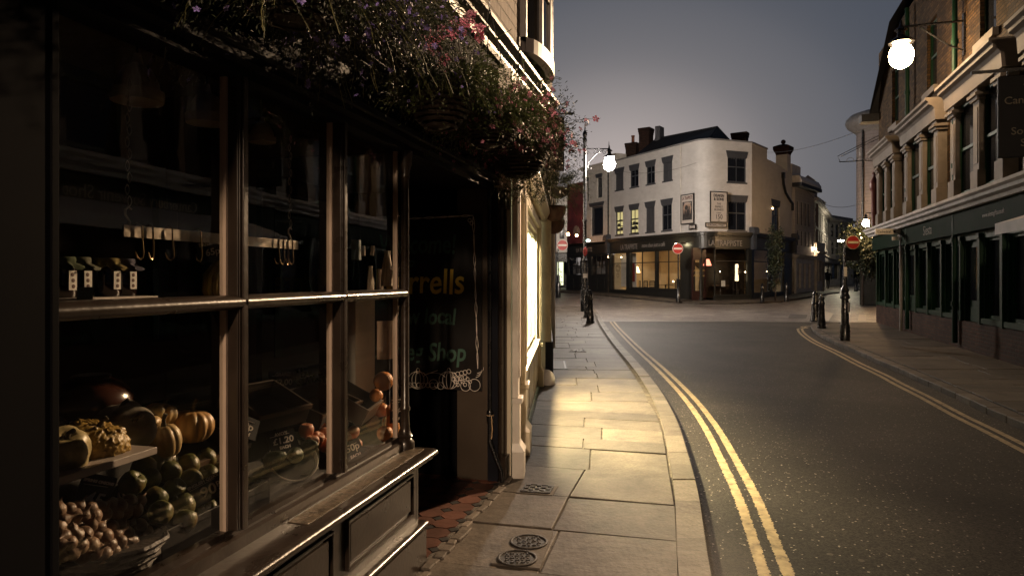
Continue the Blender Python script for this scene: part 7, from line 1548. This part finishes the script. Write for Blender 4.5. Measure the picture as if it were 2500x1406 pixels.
for i, (px, py, c, s_) in enumerate(((335,215,0.55,1.0),(505,275,0.70,1.0),(640,330,0.85,0.8),(745,385,0.95,0.6))):
    t = thing('pendant_lamp', 'unlit pale bell shaped pendant lamp, %s along the shop ceiling' % ['nearest','second','third','farthest'][i], 'lamp', sp_(px,py,c), 0, 'unlit pendant lamps in the greengrocer'); t.scale = (s_,)*3
    m = MB(); m.lathe([(0.085,-0.05),(0.088,-0.03),(0.088,-0.012),(0.075,-0.010),(0.070,0.02),(0.045,0.07),(0.02,0.085),(0.012,0.12)],24); m.build('lamp_shade', bellm, t, smooth='auto'); MB().tube([(0,0,0.1),(0,0,0.6)],0.004,5).build('cord', cast_iron, t)

# ============================================================ CREAM SHOPFRONT AND WHITE SHOPS BEYOND
SB = Fr(0.0, 5.12, math.atan2(1, 0.08))
cs = thing('cream_shop', 'cream painted shopfront with a brightly lit window next to the greengrocer', 'shop', (SB.o.x, SB.o.y, 0), SB.a)
cream_s = pm('cream shopfront gloss',(0.62,0.55,0.43),0.35,0.06,4,0.05,30,coat=0.1)
WX0, WX1, WZ0, WZ1 = 1.0, 4.25, 0.68, 2.12
m = MB(); wall(m, 0.0, 5.1, 0, 3.1, 0.0, [(WX0,WX1,WZ0,WZ1)], 0.10); m.box(WX0-0.05,WX1+0.05,-0.05,0.0,WZ0-0.06,WZ0-0.01); m.mould([(-0.10,2.35),(0,2.35),(0,2.5),(-0.16,2.5),(-0.16,2.46)],0,5.1); m.box(0,5.1,-0.04,0,2.2,2.3)
m.box(0.04,0.14,0.01,0.30,0,3.09)
for k in range(3): m.box(WX0+0.1+k*1.08,WX0+1.0+k*1.08,-0.015,0.0,0.12,0.55)
m.build('wall', cream_s, cs, bevel=0.003)
def pil(x, w, mat, y=-0.045, top=2.35):
    m = MB(); m.box(x,x+w,y,0,0.6,top); m.box(x+0.03,x+w-0.03,y-0.012,y,0.75,top-0.15); m.box(x-0.015,x+w+0.015,y-0.03,0,0.56,0.60); m.box(x,x+w,y-0.01,0,0.24,0.56); m.box(x-0.02,x+w+0.02,y-0.045,0,0.0,0.20)
    m.add([(x-0.02,y-0.05,0.20),(x+w+0.02,y-0.05,0.20),(x+w,y-0.01,0.26),(x,y-0.01,0.26),(x-0.02,0,0.2),(x+w+0.02,0,0.2),(x+w,0,0.26),(x,0,0.26)],[(0,1,2,3),(4,0,3,7),(1,5,6,2)]); return m.build('pilaster', mat, cs, bevel=0.004)
pil(0.02,0.16,white_paint); pil(0.70,0.22,cream_s, -0.055); pil(4.38,0.22,cream_s)
m = MB(); 
for k in range(4):
    xx_ = WX0+(WX1-WX0)*k/3; m.box(max(WX0,xx_-0.03),min(WX1,xx_+0.03),0.03,0.09,WZ0,WZ1)
m.box(WX0+0.03,WX1-0.03,0.032,0.085,WZ1-0.05,WZ1).box(WX0+0.03,WX1-0.03,0.032,0.085,WZ0,WZ0+0.04); w_ = m.build('window', cream_s, cs)
MB().quad((WX0,0.06,WZ0),(WX1,0.06,WZ0),(WX1,0.06,WZ1),(WX0,0.06,WZ1)).build('pane', glassmat('clear lit pane',1.25,(0.96,0.96,0.94)), w_)
m = MB(); m.box(WX0-0.3,WX1+0.3,1.3,1.35,0.1,2.6).box(WX0-0.3,WX0-0.25,0.1,1.3,0.1,2.6).box(WX1+0.25,WX1+0.3,0.1,1.3,0.1,2.6).box(WX0-0.25,WX1+0.25,0.1,1.3,0.55,0.6).box(WX0-0.25,WX1+0.25,0.1,1.3,2.6,2.65); m.build('interior_wall', pm('bright shop interior',(0.8,0.76,0.62),0.6), cs)
for k in range(3):
    m = MB(); m.lathe([(0.20,2.56),(0.21,2.595)],18,(WX0+0.5+k*0.9,0.62,0)); m.build('ceiling_light', emat('shop downlight',(1.0,0.80,0.42),1500), cs)
m = MB()
for k in range(5): m.box(WX0+0.1+k*0.62,WX0+0.16+k*0.62,0.2,0.22,WZ0,WZ1); 
m.build('hanging_blind', cream_s, cs)
bs = tag(MB().ball((0,0,0),(0.13,0.12,0.16),14,9).build('guard_stone', stone, smooth=True), 'rounded grey guard stone at the foot of the cream shopfront', 'stone'); q = SB.w(4.62,-0.12,0.05); bs.location = q
# white shops continuing
def plain_shop(fr, ln, name, label, h, n, mat, plinth, bay=0.0, step=0.0):
    t = thing(name, label, 'shop', (fr.o.x, fr.o.y, step), fr.a); bw = ln/n; hs_ = [(k*bw+0.3,(k+1)*bw-0.3,0.85,2.4) for k in range(n)]; up_ = [(k*bw+bw/2-0.4,k*bw+bw/2+0.4,3.9,5.2) for k in range(n)]
    m = MB(); wall(m,0,ln,0.55,h,0,hs_+[u for u in up_ if u[3] < h-0.3],0.12); backbox(m,0,ln,0,3,0,h); m.mould([(-0.12,2.9),(0,2.9),(0,3.1),(-0.22,3.1)],0,ln); m.mould([(-0.2,h-0.1),(0,h-0.1),(0,h+0.1),(-0.2,h+0.1)],0,ln)
    for k in range(n+1): m.box(max(0,k*bw-0.12),min(ln,k*bw+0.12),-0.09,0,0.55,2.9)
    m.build('wall', mat, t); MB().box(0,ln,-0.12,0.0,-0.3,0.55).build('plinth', plinth, t)
    for q_ in hs_: sash(t,*q_,0.03,white_paint,bars=2,rail=False,glass=dark_glass)
    for q_ in up_:
        if q_[3] < h-0.3: sash(t,*q_,0.05,white_paint,bars=1)
    m = MB(); m.tube([(ln*0.3,-0.16,0.1),(ln*0.3,-0.16,h)],0.04,8); m.build('rainwater_pipe', white_paint, t); return t
C1 = Fr(0.50,10.25,math.atan2(1,0.048)); plain_shop(C1, 11.6, 'white_shop_row', 'row of white painted shops narrowing along the left pavement beyond the cream shop', 3.6, 5, cream_paint, navy_paint)
C2 = Fr(1.08,22.0,math.atan2(1,0.07)); plain_shop(C2, 18.5, 'white_shop_row', 'white bay fronted shops with dark blue plinth near the far no entry sign', 5.9, 6, white_paint, pm('dark blue plinth',(0.02,0.025,0.035),0.5), step=0.0)
# projecting sign
q = P(1362, 350, 12.0); hs2 = thing('projecting_sign', 'pale hanging KITCHEN STORE sign with curled iron finial, seen against the sky', 'sign', (0.63,12.0,0))
zt0 = P(0,292,12).z; zb_ = P(0,418,12).z
MB().box(-0.28,0.27,-0.03,0.03,zb_,zt0).build('board', pm('grey pink sign board',(0.22,0.19,0.20),0.6), hs2); m = MB(); m.box(-0.30,0.29,-0.035,0.035,zt0,zt0+0.03).box(0.265,0.285,-0.035,0.035,zb_,zt0).build('frame', cast_iron, hs2)
text('KITCHEN', 0.115, ink, hs2, (0.05,-0.034,P(0,338,12).z), bold=0.003, sx=0.9); text('STORE', 0.115, ink, hs2, (0.09,-0.034,P(0,363,12).z), bold=0.003)
m = MB(); zf = zt0+0.10; m.tube([(-0.3,0,zf),(0.36,0,zf)],0.012,6); m.tube([(0.08,0,zt0),(0.08,0,zf)],0.01,6); m.tube([(-0.25,0,zf),(-0.05,0,zf+0.02),(0.08,0,zf+0.02),(0.20,0,zf+0.08),(0.20,0,zf+0.17),(0.08,0,zf+0.19)],0.012,6); m.ball((0.40,0,zf),(0.06,0.02,0.025),8,6); m.ball((0.05,0,zf+0.19),(0.07,0.02,0.025),8,6); m.build('iron_finial', cast_iron, hs2)
